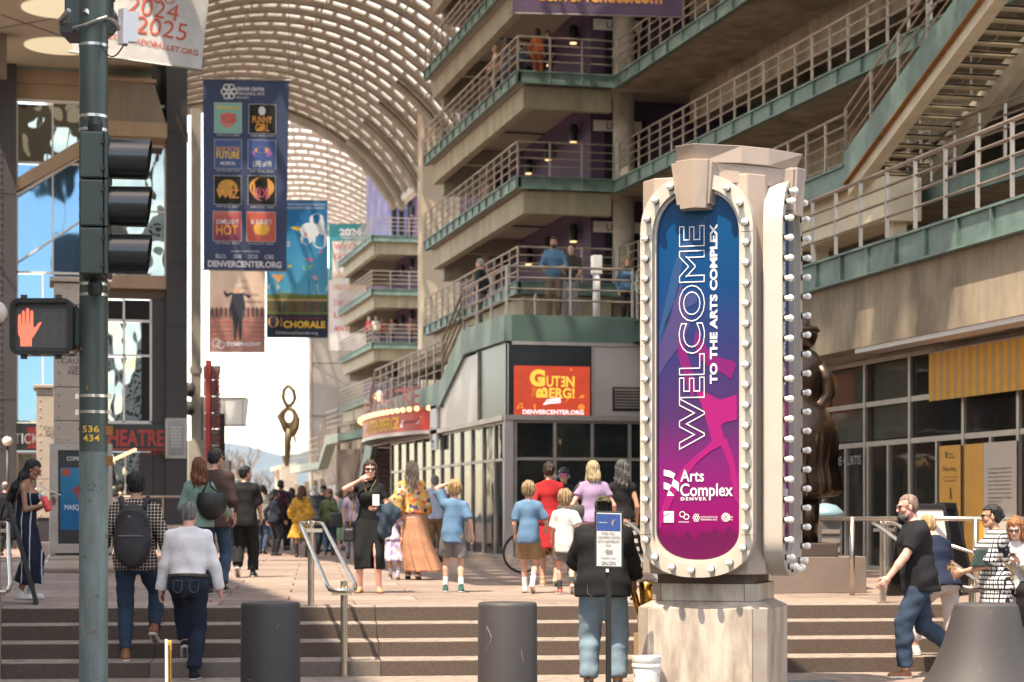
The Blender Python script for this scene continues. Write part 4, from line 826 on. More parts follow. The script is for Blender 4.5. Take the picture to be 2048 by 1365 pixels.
blobs(rt, F_, [(prt('gold', (.6, .36, .12)), 547, 645, 11, 11), (prt('navy_bird', (.05, .07, .12)), 549, 643, 5, 6)], gc, .0165); rect(rt, F_, m_or, 562, 636, 563.5, 655, .0165, f=gc)
word(rt, F_, "COLORADO CHILDREN'S", prt('dim_red', (.3, .06, .06)), 568, 635, 648, 640, f=gc, off=.018); word(rt, F_, 'CHORALE', m_yl, 567, 643, 651, 657, f=gc, off=.018, bold=.03); word(rt, F_, 'ChildrensChorale.org', m_pl, 552, 664, 636, 671, f=gc, off=.018)
word(rt, F_, 'PERFORMANCE SCHEDULE', m_pl, 576, 408, 650, 412, f=gc, off=.018); word(rt, F_, 'REGISTRATION OPEN', m_pl, 574, 415, 648, 419, f=gc, off=.018); word(rt, F_, 'KITES', m_pl, 550, 484, 580, 494, f=gc, off=.018)
# teal and white season banner behind the far balconies
rt, F_, w, h = banner('banner', 'teal topped white season list banner half hidden by far balconies', ((658, 449), (772, 449), (772, 702), (658, 702)), 140, mat('white_banner_cloth', (.6, .58, .55), rough=.7, ns=.6, na=.2), 11, .05, 4)
gt = lambda x, y: ((x - 658) / 114 * w, (702 - y) / 253 * h)
rect(rt, F_, prt('teal_head', (.05, .25, .28)), 658, 449, 772, 482, .03, f=gt); rect(rt, F_, prt('teal_head', (.05, .25, .28)), 658, 482, 664, 560, .03, f=gt)
word(rt, F_, '2024-25', m_print_w, 679, 458, 752, 472, f=gt, off=.05, bold=.04); word(rt, F_, 'NEWMAN CENTER PRESENTS', m_print_w, 680, 474, 740, 478, f=gt, off=.05)
for i, (y, s, m_) in enumerate(((488, 'WYCLIFFE', m_rd), (508, 'GORDON', m_rd), (545, 'SOWETO', m_or), (570, 'PILOBOLUS', m_or), (600, 'DRUM TAO', m_pk), (625, 'LUCIA', m_rd), (652, 'AN EVENING', m_rd))): word(rt, F_, s, m_, 668, y, 745 - 8 * (i % 3), y + 11, f=gt, off=.05)
# pale ballet banner, top left, blown askew
rt, F_, w, h = banner('banner', 'pale grey ballet banner with red outline numerals blown askew', ((165, -70), (424, -62), (402, 141), (142, 104)), 38, mat('grey_banner_cloth', (.5, .47, .45), rough=.7, ns=1.4, na=.3, bump=.3, bs=4, trans=0), 14, .05, 5)
ga = lambda x, y: (lambda q: (q.dot(F_.x), q.dot(F_.y)))(P(x, y, 38) - F_.o)
m_brd = prt('brick_red', (.5, .09, .06))
def aword(s, x0, y0, x1, y1, hpx, **k):
    a = ga(x0, y0); b = ga(x1, y1); L = math.hypot(b[0] - a[0], b[1] - a[1]); F2 = F_.sub(a[0], a[1], math.atan2(b[1] - a[1], b[0] - a[0])); F2.o = F_.o + F_.x * a[0] + F_.y * a[1]
    o_, w0, x_, y_ = F_.warp, F_, a, b; F2.warp = lambda u, v: w0.warp(a[0] + u * F2.x.dot(w0.x), a[1] + u * F2.x.dot(w0.y) + v)
    text('lettering', s, m_brd, rt, F2, 0, 0, L, hpx * 38 / 3950, off=.014, **k)
aword('2024', 256, 24, 356, 42, 34, bold=-.005); aword('2025', 272, 64, 372, 80, 34, bold=-.005); aword('COLORADOBALLET.ORG', 216, 76, 396, 110, 11, bold=.01)
aword('COLORADO', 196, -12, 350, 8, 16)
# purple banner across the garage
rt, F_, w, h = banner('banner', 'purple venue banner strung across the top garage decks', ((1026, -150), (1368, -140), (1365, 35), (1025, 27)), 50, mat('purple_cloth', (.1, .06, .12), rough=.75, ns=2, na=.35, bump=.3, bs=5), 17, .02, 6)
gp = lambda x, y: ((x - 1025) / 340 * w, (33 - y) / 178 * h)
word(rt, F_, 'denvervenues.com', m_or, 1075, -26, 1324, 8, f=gp, bold=.03); word(rt, F_, 'TICKETS AND EVENTS', m_pl, 1090, -110, 1300, -70, f=gp)
for y in (18, 24): rect(rt, F_, prt('seam', (.16, .11, .17)), 1025.5, y, 1364.5, y + .8, .006, f=gp)
# LED wall on the corner
m_led = mat('led_red', (.33, .03, .012), rough=.5, emit=.1, ecol=(.95, .1, .03), ns=3, na=.4); m_ly = mat('led_yellow', (.8, .5, .05), emit=.16, ecol=(1, .6, .08)); m_lw = mat('led_white', (.8, .75, .75), emit=.2, ecol=(1, .85, .85)); m_lo = mat('led_orange', (.6, .2, .03), emit=.14, ecol=(1, .3, .04))
a, b = on_y(1028, 832, Y0), on_y(1180, 734, Y0)
led = thing('led_screen', 'lit red show screen on the black corner panel', 'screen', (a.x, Y0, a.z)); FL = Frame((a.x, Y0 + .02, a.z), (1, 0, 0)); w, h = b.x - a.x, b.z - a.z
MB().box(a.x - .02, b.x + .02, Y0 + .021, Y0 + .058, a.z - .02, b.z + .02).build('housing', m_black, led); patch('screen', m_led, led, FL, 0, 0, w, h, .002)
lp_ = lambda x, y: ((x - 95) / 1700 * w, (1225 - y) / 1065 * h)
def lw(s, m_, x0, y0, x1, y1, **k): p, q = lp_(x0, y1), lp_(x1, y0); text('lettering', s, m_, led, FL, p[0], p[1], q[0] - p[0], q[1] - p[1], off=k.pop('off', .006), **k)
lw('G', m_ly, 450, 235, 790, 600, bold=.06); lw('UT', m_ly, 825, 370, 1130, 600, bold=.02); lw('N', m_ly, 1260, 370, 1450, 600, bold=.03)
p, q = lp_(1150, 600), lp_(1240, 370); mbE = MB(); fE = Frame(FL(q[0], p[1]), (-1, 0, 0)); fE.n = FL.n; text_into(mbE, 'E', fE, 0, 0, q[0] - p[0], q[1] - p[1], off=.006, bold=.03); mbE.build('lettering', m_ly, led)
p = lp_(590, 820); f9 = FL.sub(p[0], p[1], R(90)); text('lettering', 'THE', m_lo, led, f9, 0, 0, lp_(0, 615)[1] - p[1], .1, off=.006)
p = lp_(850, 830); f9 = FL.sub(p[0], p[1], R(90)); text('lettering', 'B', m_ly, led, f9, 0, 0, lp_(0, 615)[1] - p[1], .27, off=.006, bold=.05)
lw('ERG!', m_ly, 880, 620, 1450, 840, bold=.03); flat('ribbon', [[lp_(740, 990), lp_(830, 870), lp_(1130, 820), lp_(1140, 940), (lp_(900, 960))]], m_lw, led, FL, .006)
lw('the musical!', m_print_k, 810, 880, 1110, 930, off=.009); lw('DENVERCENTER.ORG', m_lw, 290, 1090, 1660, 1185, bold=.03)
flat('print', [disc(*lp_(1605, 1030), .08, 14)], m_lo, led, FL, .005)
for pl in ([disc(*lp_(560, 990), .03, 10), disc(*lp_(560, 1045), .03, 10), disc(*lp_(1375, 230), .03, 10), disc(*lp_(190, 1050), .03, 10), disc(*lp_(270, 1040), .03, 10), [lp_(190, 1040), lp_(215, 960), lp_(295, 950), lp_(285, 1035), lp_(275, 1035), lp_(280, 985), lp_(225, 990), lp_(205, 1045)], [lp_(1550, 840), lp_(1590, 770), lp_(1680, 765), lp_(1660, 820)], [lp_(1230, 950), lp_(1290, 850), lp_(1320, 850)]]): flat('note_print', [pl], m_lo, led, FL, .005)
# theatre marquee with bulbs on the galleria side
mq = thing('theatre_marquee', 'curved red theatre marquee edged with lit bulbs and red letters above', 'marquee', (10.3, 58, 3.2))
c0 = on_x(862, 830, X0 + .02); c1 = on_x(740, 850, X0 + .02); ya, yb = c0.y, c1.y; zt, zb_ = 4.4, 3.88
bow = lambda t: -.85 * math.sin(math.pi * min(1, t * 1.02)) ** .6
arc = [(X0 + .05 + bow(i / 24), ya + (yb - ya) * i / 24) for i in range(25)]
def strip(z0, z1, off, m, nm): 
    mb = MB(); vs = []
    for x, y in arc: vs += [(x - off, y, z0), (x - off, y, z1)]
    mb.add(vs, [(2 * i, 2 * i + 1, 2 * i + 3, 2 * i + 2) for i in range(24)]); return mb.build(nm, m, mq, True)
strip(zb_, zt, 0, mat('marquee_red', (.45, .028, .014), rough=.45), 'red_face'); strip(zb_ - .1, zb_ - .002, .03, m_panel, 'lower_rim'); strip(zt + .002, zt + .12, .03, m_sred, 'upper_rim')
mb = MB(); mb.add([(x, y, zb_ - .1) for x, y in arc] + [(X0 + .2, y, zb_ - .1) for x, y in arc], [(i, i + 1, 26 + i, 25 + i) for i in range(24)]); mb.add([(x, y, zt + .12) for x, y in arc] + [(X0 + .2, y, zt + .12) for x, y in arc], [(i, i + 1, 26 + i, 25 + i) for i in range(24)]); mb.build('cover', m_panel, mq)
for i in range(25): x, y = arc[i]; MB().ball((x - .09, y, zt + .07), .075, 10, 8).build('bulb', m_warm, mq, True)
class Arc:
    def __init__(s, z0, off): s.z0, s.off = z0, off
    def __call__(s, u, v, d=0):
        t = max(0, min(1, 1 - u)) * 24; i = min(23, int(t)); f = t - i; x = arc[i][0] + (arc[i + 1][0] - arc[i][0]) * f; y = arc[i][1] + (arc[i + 1][1] - arc[i][1]) * f; return Vector((x - s.off - d, y, s.z0 + v))
def arctext(s, m_, u0, v0, du, hh, z0, off, nm='lettering', **k):
    mb = MB(); text_into(mb, s, Arc(z0, off), u0, v0, du, hh, off=.012, **k); mb.build(nm, m_, mq)
arctext('GUTENBERG!', m_yl, .42, .09, .4, .35, zb_, .0, bold=.02); arctext('THE MUSICAL!', m_print_k, .84, .22, .11, .08, zb_, .006)
mb = MB(); A_ = Arc(zb_, .003); mb.add([A_(.83, .12, .008), A_(.95, .19, .008), A_(.965, .38, .008), A_(.845, .31, .008)], [(0, 1, 2, 3)]); mb.build('ribbon', m_print_w, mq)
arctext('NOW PLAYING', m_pl, .12, .17, .2, .14, zb_, .004)
arctext('GALLERIA THEATRE', m_sred, .02, .15, .93, .56, zt, -.04, 'raised_letters', bold=.01)
hd = MB(); yc_ = (ya + yb) / 2
hd.tube([(X0 - .55, yc_ - 1.0 + .1 * i, zt + .2 + .6 * math.sin(math.pi * i / 20)) for i in range(21)], .05, 6); hd.build('crest_arch', m_print_w, mq)
for i in range(4, 13, 2): MB().ball((X0 - .62, yc_ - 1.0 + .1 * i, zt + .2 + .5 * math.sin(math.pi * i / 20)), .07, 10, 8).build('bulb', m_warm, mq, True)
sg = thing('access_sign', 'small white notice with dark pictogram beside the red marquee', 'sign', (10.3, ya - .5, 3.3)); MB().box(X0 - .02, X0 + .05, ya - .95, ya - .08, 3.32, 4.5).build('board', m_white, sg)
Fs = Frame((X0 - .02, ya - .08, 3.32), (0, -1, 0)); flat('pictogram', [[(.15, .45), (.3, .45), (.3, .25), (.55, .25), (.55, .18), (.15, .18)], disc(.22, .55, .07, 12)], m_print_k, sg, Fs, .006); text('lettering', 'EXIT', m_print_k, sg, Fs, .15, .05, .5, .1, off=.006)
# yellow striped hanging and notices on the right wing
yb_ = thing('striped_banner', 'yellow and white striped fabric banner under the right soffit', 'banner', on_x(1860, 800, XR - .25))
xb = XR - .28; yA = on_x(1858, 750, xb).y; yB = on_x(2048, 750, xb).y - 2.2; z1_, z0_ = on_x(1860, 708, xb).z, on_x(1860, 803, xb).z; ns_ = 21
m_ye = mat('yellow_cloth', (.7, .35, .012), rough=.7, ns=3, na=.15); m_wc = mat('pale_cloth', (.46, .27, .1), rough=.7)
for i in range(ns_ * 2):
    a = yA + (yB - yA) * i / (ns_ * 2); b = yA + (yB - yA) * (i + 1) / (ns_ * 2); MB().hexa([(xb + .02, a, z0_), (xb + .02, b + .002, z0_), (xb, b + .002, z0_), (xb, a, z0_), (xb + .02, a, z1_), (xb + .02, b + .002, z1_), (xb, b + .002, z1_), (xb, a, z1_)]).build('stripe', m_ye if i % 2 == 0 else m_wc, yb_)
MB().tube([(xb + .01, yA, z1_ + .02), (xb + .01, yB, z1_ + .02)], .025, 6).build('rod', m_mull, yb_)
FG = Frame((XR - .03, on_x(1800, 900, XR - .03).y, 0), (0, -1, 0)); gx = lambda p: on_x(1800, 900, XR - .03).y - on_x(p, 900, XR - .03).y; gz = lambda p, y: on_x(p, y, XR - .03).z
m_nk = prt('ink', (.05, .035, .02))
n1 = thing('yellow_notice', 'tall yellow window notice with black lettering beside the dark doors', 'notice', (XR, on_x(1880, 900, XR).y, .7)); patch('board', mat('amber_board', (.62, .3, .015), rough=.5), n1, FG, gx(1880), .72, gx(1922), gz(1880, 893), .012, .01)
nt1 = lambda s, y0, y1, a=1887, b=1916, **k: text('lettering', s, m_nk, n1, FG, gx(a), gz(1900, y1), gx(b) - gx(a), gz(1900, y0) - gz(1900, y1), off=.016, **k)
nt1('Arts', 906, 911, 1898, 1908); nt1('Complex', 913, 919, 1898, 1912); nt1('Chop, chop...', 933, 945); nt1('new restaurant coming', 953, 957); nt1('this summer 2025', 960, 964, 1891, 1912); nt1('LIVE & FRED', 1006, 1014)
flat('emblem', [[(gx(1893) + a, gz(1900, 917) + b) for a, b in ((0, 0), (.05, .02), (.05, .1), (0, .12))], [(gx(1900) + a * .9, gz(1900, 1000) + b) for a, b in ((0, 0), (.04, .1), (.02, .2), (.08, .19), (.1, .1), (.12, 0), (.09, 0), (.06, .08), (.03, 0))]], m_nk, n1, FG, .016)
n2 = thing('amber_notice', 'plain amber window panel left of the pale text board', 'notice', (XR, on_x(1930, 900, XR).y, .7)); patch('board', mat('amber_panel', (.62, .3, .015), rough=.5, ns=2, na=.15), n2, FG, gx(1930), .72, gx(1967), gz(1940, 889), .012, .01)
n3 = thing('text_board', 'pale window board with nine lines of small dark text', 'notice', (XR, on_x(1990, 900, XR).y, .7)); patch('board', mat('pale_board', (.5, .43, .37), rough=.6), n3, FG, gx(1968), .72, gx(2034), gz(2000, 884), .0118, .01)
for i, s in enumerate(('You will find warm and inviting flavors and', 'the longstanding, quirky upscale stories that', 'pair well - cocktails and kitchens. We invite and', 'be a part of the gold rush, with music and rich', 'partner in one enchanting environment that', 'transforms into a place to linger. Whether you', 'join us after the show or come early to eat,', 'we cannot wait to share all of our favorites', 'everything we serve you')):
    text('lettering', s, m_nk, n3, FG, gx(1978), gz(1990, 941 + i * 8.2), (gx(2024) - gx(1978)) * (1 if i < 8 else .6), .045, off=.016)
# ================================================================== WELCOME PYLON
def hit(fr, px, py, off=0.):
    """where a photo pixel's line of sight meets a frame's plane, in the frame's own metres"""
    r = ray(px); d3 = Vector((r.x, r.y, (HY - py) / FPX)); o = Vector((0, 0, CAMZ)); q = fr.o + fr.n * off; t = (q - o).dot(fr.n) / d3.dot(fr.n); p = o + d3 * t - q; return (p.dot(fr.x), p.dot(fr.y))
PHI = R(18.3)
KC = c2w(1.785, 17.46, 0); EF = c2w(math.cos(PHI), -math.sin(PHI)).normalized(); NF = c2w(-math.sin(PHI), -math.cos(PHI)).normalized()
pyl = thing('welcome_pylon', 'tall cream pylon edged with white globe bulbs, WELCOME panel, on a pale stone plinth', 'pylon sign', KC)
m_cream = mat('cream_enamel', (.47, .41, .345), rough=.32, ns=1.5, na=.1, coat=.25); m_blush = mat('blush_metal', (.4, .31, .25), rough=.5, ns=2.5, na=.12, bump=.03, bs=25)
m_globe = mat('opal_globe', (.92, .88, .79), rough=.3, coat=.3); m_globe.node_tree.nodes['Principled BSDF'].inputs['Subsurface Weight'].default_value = .6; m_globe.node_tree.nodes['Principled BSDF'].inputs['Subsurface Radius'].default_value = (.05, .045, .04); m_sock = mat('black_socket', (.015, .013, .012), rough=.5)
m_marb = mat('veined_marble', (.47, .4, .335), rough=.42, ns=2.6, na=.32, col2=(.29, .23, .18), bump=.06, bs=40, stretch=(2.2, 2.2, .5), rp=(.36, .6), rot=(R(14), R(24), 0)); m_marb2 = mat('marble_chamfer', (.4, .335, .27), rough=.45, ns=2.2, na=.35, col2=(.32, .25, .2), stretch=(1, 1, 2))
def octo(h, c): return [(-h + c, -h), (h - c, -h), (h, -h + c), (h, h - c), (h - c, h), (-h + c, h), (-h, h - c), (-h, -h + c)]
KF = Frame(KC, EF, -NF)   # plan frame, normal up
def okto(mb, h0, c0, z0, h1, c1, z1):
    a = [KF(u, v, z0) for u, v in octo(h0, c0)]; b = [KF(u, v, z1) for u, v in octo(h1, c1)]; mb.add(a + b, [tuple(range(7, -1, -1)), tuple(range(8, 16))] + [(k, (k + 1) % 8, 8 + (k + 1) % 8, 8 + k) for k in range(8)]); return mb
def slabs(h, c, z0, z1, th, nm):
    """stone facing: one slab per side and per chamfer round a core"""
    o8 = octo(h, c); i8 = octo(h - th, c * .8)
    for k in range(8):
        a, b = o8[k], o8[(k + 1) % 8]; a2, b2 = i8[k], i8[(k + 1) % 8]; L = math.hypot(b[0] - a[0], b[1] - a[1]); e = .003 / L
        f = lambda p, q, t: (p[0] + (q[0] - p[0]) * t, p[1] + (q[1] - p[1]) * t); a_, b_, a3, b3 = f(a, b, e), f(a, b, 1 - e), f(a2, b2, e), f(a2, b2, 1 - e)
        MB().hexa([KF(*p, z) for z in (z0 + .003, z1 - .003) for p in (a_, b_, b3, a3)]).build(nm, m_marb if k % 2 == 0 else m_marb2, pyl, bevel=.004)
okto(MB(), .55, .1, 0, .55, .1, .79).build('plinth_core', m_joint, pyl); slabs(.57, .106, -.02, .79, .04, 'plinth_slab')
okto(MB(), .566, .105, .79, .47, .1, .845).build('plinth_slope', m_marb, pyl); okto(MB(), .455, .08, .845, .455, .08, 1.0).build('plinth_core', m_joint, pyl); slabs(.468, .1, .845, 1.0, .02, 'plinth_slab')
okto(MB(), .42, .06, 1.0, .42, .06, 1.08).build('neck', mat('dark_neck', (.14, .1, .08), rough=.8), pyl)  # neck block is a plain dark brown
okto(MB(), .54, .13, 1.08, .54, .13, 4.5).build('core', m_blush, pyl, bevel=.008)
HW, ZB, ZT = .49, 1.057, 4.49
def rrect(hw, zb, zt, rb, rt, n=14, e=2.25):
    pts = []
    for (sx, zc, ry, sy) in ((1, zt - rt, rt, 1), (-1, zt - rt, rt, 1), (-1, zb + rb, rb, -1), (1, zb + rb, rb, -1)):
        q = []
        for i in range(n + 1):
            t = math.pi / 2 * i / n; c, s = math.cos(t) ** (2 / e), math.sin(t) ** (2 / e); q.append((sx * hw * c, zc + sy * ry * s))
        pts += q if sx * sy > 0 else q[::-1]
    return pts
outer = rrect(HW, ZB, ZT, .36, .5); inner = rrect(.385, ZB + .115, ZT - .115, .28, .42); lip = rrect(.362, ZB + .15, ZT - .14, .26, .4)
cpath = rrect(.436, ZB + .062, ZT - .06, .32, .46, 40)
m_art = grad('welcome_art', [(0, (.05, .006, .035)), (.04, (.09, .003, .042)), (.15, (.21, .002, .1)), (.28, (.17, .009, .125)), (.42, (.062, .02, .1)), (.6, (.027, .026, .12)), (.78, (.002, .042, .145)), (1, (.0, .06, .165))], 1.2, 4.35, rough=.3, na=.22, ns=2.2)
m_limb = prt('blue_limb', (.02, .062, .165), .3); m_limb2 = prt('violet_limb', (.058, .042, .14), .3); m_pink = prt('magenta_limb', (.29, .008, .135), .3); m_pink2 = prt('deep_magenta', (.16, .008, .12), .3); m_trees = prt('dark_trees', (.1, .004, .055), .3)
for fi, ang in enumerate((0, R(90))):
    X = EF * math.cos(ang) + (-NF) * math.sin(ang); N = X.cross(Vector((0, 0, 1))); o = Vector((KC.x, KC.y, 0))
    f7 = Frame(o + N * .70, X); 
    fr = MB().ring(outer, inner, f7, -.165, 0).build('bulb_frame', m_cream, pyl, autosmooth=True); MB().ring(inner, lip, f7, -.15, -.05).build('inner_lip', m_cream, fr, autosmooth=True)
    art = MB(); art.add([f7(u, v, -.1) for u, v in lip], [tuple(range(len(lip)))]); ar = art.build('art_panel', m_art, pyl)
    sm2 = MB()
    for zz3 in (1.42, 3.98):
        for sx in (-1, 1): sm2.prism([(sx * .39, zz3), (sx * .488, zz3), (sx * .488, zz3 + .004), (sx * .39, zz3 + .004)][::sx], f7, .0003, .0012)
    sm2.build('seam', m_sock, fr); sw2 = MB()
    for k in range(12):
        for sx in (-1, 1): q = f7(sx * .475, 1.5 + k * .22, .001); sw2.ball(q, .005, 6, 4)
    sw2.build('screws', m_mull, fr)['kind'] = 'stuff'
    # bulbs at even spacing round the frame
    L = [0]
    for a, b in zip(cpath, cpath[1:] + cpath[:1]): L.append(L[-1] + math.hypot(b[0] - a[0], b[1] - a[1]))
    nb = round(L[-1] / .1715)
    if fi < 2 or True:
        if fi == 0:
            gm = MB().ball((0, 0, .06), .0305, 14, 10).lathe([(.018, .0), (.024, .04)], (0, 0, 0), 10).mesh('bulb'); gm.materials.append(m_globe); gm.polygons.foreach_set('use_smooth', [True] * len(gm.polygons))
            sm_ = MB().lathe([(.027, 0), (.026, .012), (.018, .012)], (0, 0, 0), 16).mesh('socket'); sm_.materials.append(m_sock)
        rotq = N.to_track_quat('Z', 'Y').to_euler()
        for k in range(nb):
            s = L[-1] * (k + .5) / nb; i = max(j for j in range(len(cpath)) if L[j] <= s); a, b = cpath[i], cpath[(i + 1) % len(cpath)]; t = (s - L[i]) / max(1e-6, L[i + 1] - L[i]); u, v = a[0] + (b[0] - a[0]) * t, a[1] + (b[1] - a[1]) * t
            if v > 4.2 and abs(u) < .2: continue
            b_ = link('bulb', gm, None, pyl, f7(u, v, .0)); b_.rotation_euler = rotq; s_ = link('socket', sm_, None, b_, f7(u, v, .0)); s_.location = (0, 0, .001)
    if fi < 2:
        f0 = Frame(o + NF * .70, EF); h = lambda x, y: hit(f0, x, y, -.1)
        def poly(pts, m_, off=-.097): flat('art_shape', [[h(*p) for p in pts]], m_, ar, f7, off)
        poly([(1424, 424), (1392, 452), (1362, 492), (1345, 540), (1330, 610), (1318, 668), (1318, 690), (1340, 640), (1354, 580), (1368, 520), (1394, 470)], m_limb)
        poly([(1318, 690), (1332, 640), (1352, 596), (1362, 560), (1372, 612), (1380, 650), (1362, 690), (1338, 720), (1318, 752)], m_limb2)
        poly([(1366, 596), (1380, 580), (1396, 586), (1394, 606), (1374, 616)], prt('head_shape', (.04, .055, .16), .3))
        poly([(1358, 668), (1372, 700), (1384, 740), (1392, 780), (1384, 800), (1370, 760), (1356, 710)], m_pink2, -.0965)
        poly([(1392, 660), (1410, 690), (1428, 712), (1470, 724), (1472, 734), (1462, 760), (1448, 748), (1420, 736), (1398, 716), (1388, 690)], m_pink2, -.096)
        poly([(1392, 780), (1412, 786), (1440, 800), (1474, 790), (1474, 840), (1448, 846), (1428, 870), (1440, 892), (1424, 884), (1410, 830)], m_pink, -.0955)
        poly([(1412, 812), (1424, 800), (1446, 866), (1450, 888), (1420, 904), (1394, 926), (1366, 964), (1344, 1004), (1318, 1064), (1318, 1030), (1340, 975), (1368, 934), (1410, 896), (1426, 880)], m_pink, -.095)
        poly([(1438, 882), (1452, 876), (1466, 912), (1476, 960), (1478, 1010), (1470, 1000), (1458, 930)], m_pink, -.0945)
        rr = random.Random(4); tp_ = [(1318, 1078)]
        for i in range(34): tp_.append((1318 + i * 4.9, 1060 + 18 * abs(math.sin(i * .55)) - 10 * (i > 17) + rr.uniform(-5, 5)))
        bot = [(u, v) for u, v in lip if v < h(1400, 1085)[1]]; bt = sorted(bot, key=lambda q: -q[0])
        flat('art_shape', [[h(*p) for p in tp_ if abs(h(*p)[0]) < .36] + [(u * .995, v + .004) for u, v in bt]], m_trees, ar, f7, -.0945)
        mb = MB(); W0 = h(1410, 900); W1 = h(1358, 453)
        fw_ = Frame(f7(W0[0], W0[1], -.094), f7.y, -f7.x); hgt = W0[0] - W1[0]
        fw_.n = f7.n
        text_into(mb, 'WELCOME', fw_, 0, 0, W1[1] - W0[1], hgt, off=0, outline=.011, bold=.02); mb.build('lettering', m_print_w, ar)
        mb = MB(); W0 = h(1435, 768); W1 = h(1420, 449); fw_ = Frame(f7(W0[0], W0[1], -.094), f7.y, -f7.x); fw_.n = f7.n
        text_into(mb, 'TO THE ARTS COMPLEX', fw_, 0, 0, W1[1] - W0[1], W0[0] - W1[0], off=0, bold=.035); mb.build('lettering', m_print_w, ar)
        def kt(s, x0, y0, x1, y1, **k): a = h(x0, y1); b = h(x1, y0); text('lettering', s, m_print_w, ar, f7, a[0], a[1], b[0] - a[0], b[1] - a[1], off=-.093, **k)
        kt('Arts', 1361, 940, 1408, 964, bold=.012); kt('Complex', 1361, 967, 1466, 1001, bold=.012); kt('DENVER', 1362, 995, 1413, 1001.5, bold=.03, spacing=1.4)
        for pl in ([(1328, 940), (1340, 942), (1351, 948), (1347, 958), (1338, 954), (1328, 952)], [(1347, 958), (1358, 966), (1358, 984), (1352, 977), (1343, 972)], [(1328, 965), (1336, 967), (1343, 972), (1338, 981), (1328, 978)], [(1338, 981), (1343, 985), (1349, 992), (1334, 992)]): poly(pl, m_print_w, -.093)
        poly([(1328, 1023), (1348, 1023), (1348, 1045.5), (1328, 1045.5)], m_print_w, -.093); poly([(1328, 1032), (1340, 1026), (1342, 1027), (1328, 1034)], m_pink2, -.092)
        for s_, a, b in (('COLORADO', 1035, 1037.5), ('BALLET', 1039, 1043)): p, q = h(1331, b), h(1346, a); text('lettering', s_, m_pink2, ar, f7, p[0], p[1], q[0] - p[0], q[1] - p[1], off=-.092)
        mb = MB()
        for (x, y, r_, w_) in ((1365, 1029, .026, .006), (1373, 1034, .025, .007)): c = h(x, y); circ(mb, f7, c[0], c[1], r_, w_, -.093)
        for i in range(6): c = h(1393 + 4.2 * math.cos(i * 1.047), 1036 + 5.5 * math.sin(i * 1.047)); circ(mb, f7, c[0], c[1], .013, .005, -.093, 12)
        for r_ in (.037, .028, .017): c = h(1452, 1035); circ(mb, f7, c[0], c[1], r_, .005, -.093)
        mb.build('emblems', m_print_w, ar)
        kt('SYMPHONY', 1358, 1043, 1379, 1046); kt('DENVER CENTER FOR THE', 1402, 1033, 1435, 1036); kt('PERFORMING ARTS', 1402, 1038, 1435, 1041.5); kt('OPERA', 1450, 1032.5, 1466, 1036.5); kt('COLORADO', 1454, 1038.5, 1466, 1041)
def loft(nm, p0, z0, p1, z1):
    n = len(p0); MB().add([KF(u, v, z0) for u, v in p0] + [KF(u, v, z1) for u, v in p1], [tuple(range(n - 1, -1, -1)), tuple(range(n, 2 * n))] + [(k, (k + 1) % n, n + (k + 1) % n, n + k) for k in range(n)]).build(nm, m_blush, pyl, bevel=.005)
crown_ = lambda k, e, w: [(-w, -k + .08 + e), (0, -k), (.36 - e, -.56 + e), (.56 - e, -.36 + e), (k, 0), (k - .08 - e, w), (.3, .45), (-.3, .3)]
loft('crown', crown_(.72, .0, .16), 4.585, crown_(.79, .0, .185), 4.735); loft('crown_tier', crown_(.70, .02, .2), 4.42, crown_(.745, .02, .22), 4.583)
prow = lambda w, d, s: [(-w, -d + .07), (0, -d), (w * .7, -d + .05), (w * .9, -d + .2), (-w, -.5)]
loft('keystone', prow(.135, .79, 1), 4.19, prow(.17, .815, 1), 4.6); loft('keystone_inner', prow(.17, .765, 1), 4.23, prow(.215, .785, 1), 4.585)
sw_ = lambda pl: [(-v, -u) for u, v in pl][::-1]
loft('keystone', sw_(prow(.135, .79, 1)), 4.19, sw_(prow(.17, .815, 1)), 4.6); loft('keystone_inner', sw_(prow(.17, .765, 1)), 4.23, sw_(prow(.215, .785, 1)), 4.585)
# ================================================================== TRAFFIC POLE, SIGNALS
YP = 15.0; m_pg = mat('pole_green', (.058, .076, .062), rough=.42, ns=3, na=.35, bump=.05, bs=30, stretch=(1, 1, .5)); m_pw = mat('weathered_green', (.19, .225, .21), rough=.6, ns=5, na=.42, bump=.12, bs=40, stretch=(1.5, 1.5, .35))
m_strap = mat('steel_strap', (.62, .58, .53), rough=.3, metal=.9, ns=6, na=.3); m_sig = mat('signal_green', (.035, .05, .042), rough=.4); m_vis = mat('visor_black', (.02, .021, .021), rough=.22, coat=.3)
pc_ = PZ(187, 0, YP); RP = .107
pol = thing('traffic_pole', 'round green traffic pole with steel straps, its lower half faded grey', 'traffic pole', pc_)
zy = lambda y, d=YP: CAMZ + (HY - y) / FPX * d
MB().lathe([(RP, zy(905)), (RP, 6.3)], (pc_.x, pc_.y, 0), 32).build('upper_shaft', m_pg, pol, autosmooth=True); MB().lathe([(RP * 1.015, 0), (RP * 1.015, zy(905)), (RP, zy(905) + .001)], (pc_.x, pc_.y, 0), 32).build('lower_shaft', m_pw, pol, autosmooth=True)
MB().lathe([(.2, 0), (.2, .03), (RP * 1.02, .05)], (pc_.x, pc_.y, 0), 24).build('base_flange', m_pw, pol)
for y in (93, 235, 262, 283, 368, 420, 452, 570, 591, 793, 825): MB().lathe([(RP * 1.01, zy(y) - .011), (RP * 1.035, zy(y) - .011), (RP * 1.035, zy(y) + .011), (RP * 1.01, zy(y) + .011)], (pc_.x, pc_.y, 0), 28).build('strap', m_strap, pol, autosmooth=True)
cx_, cy_ = c2w(1, 0), c2w(0, 1)
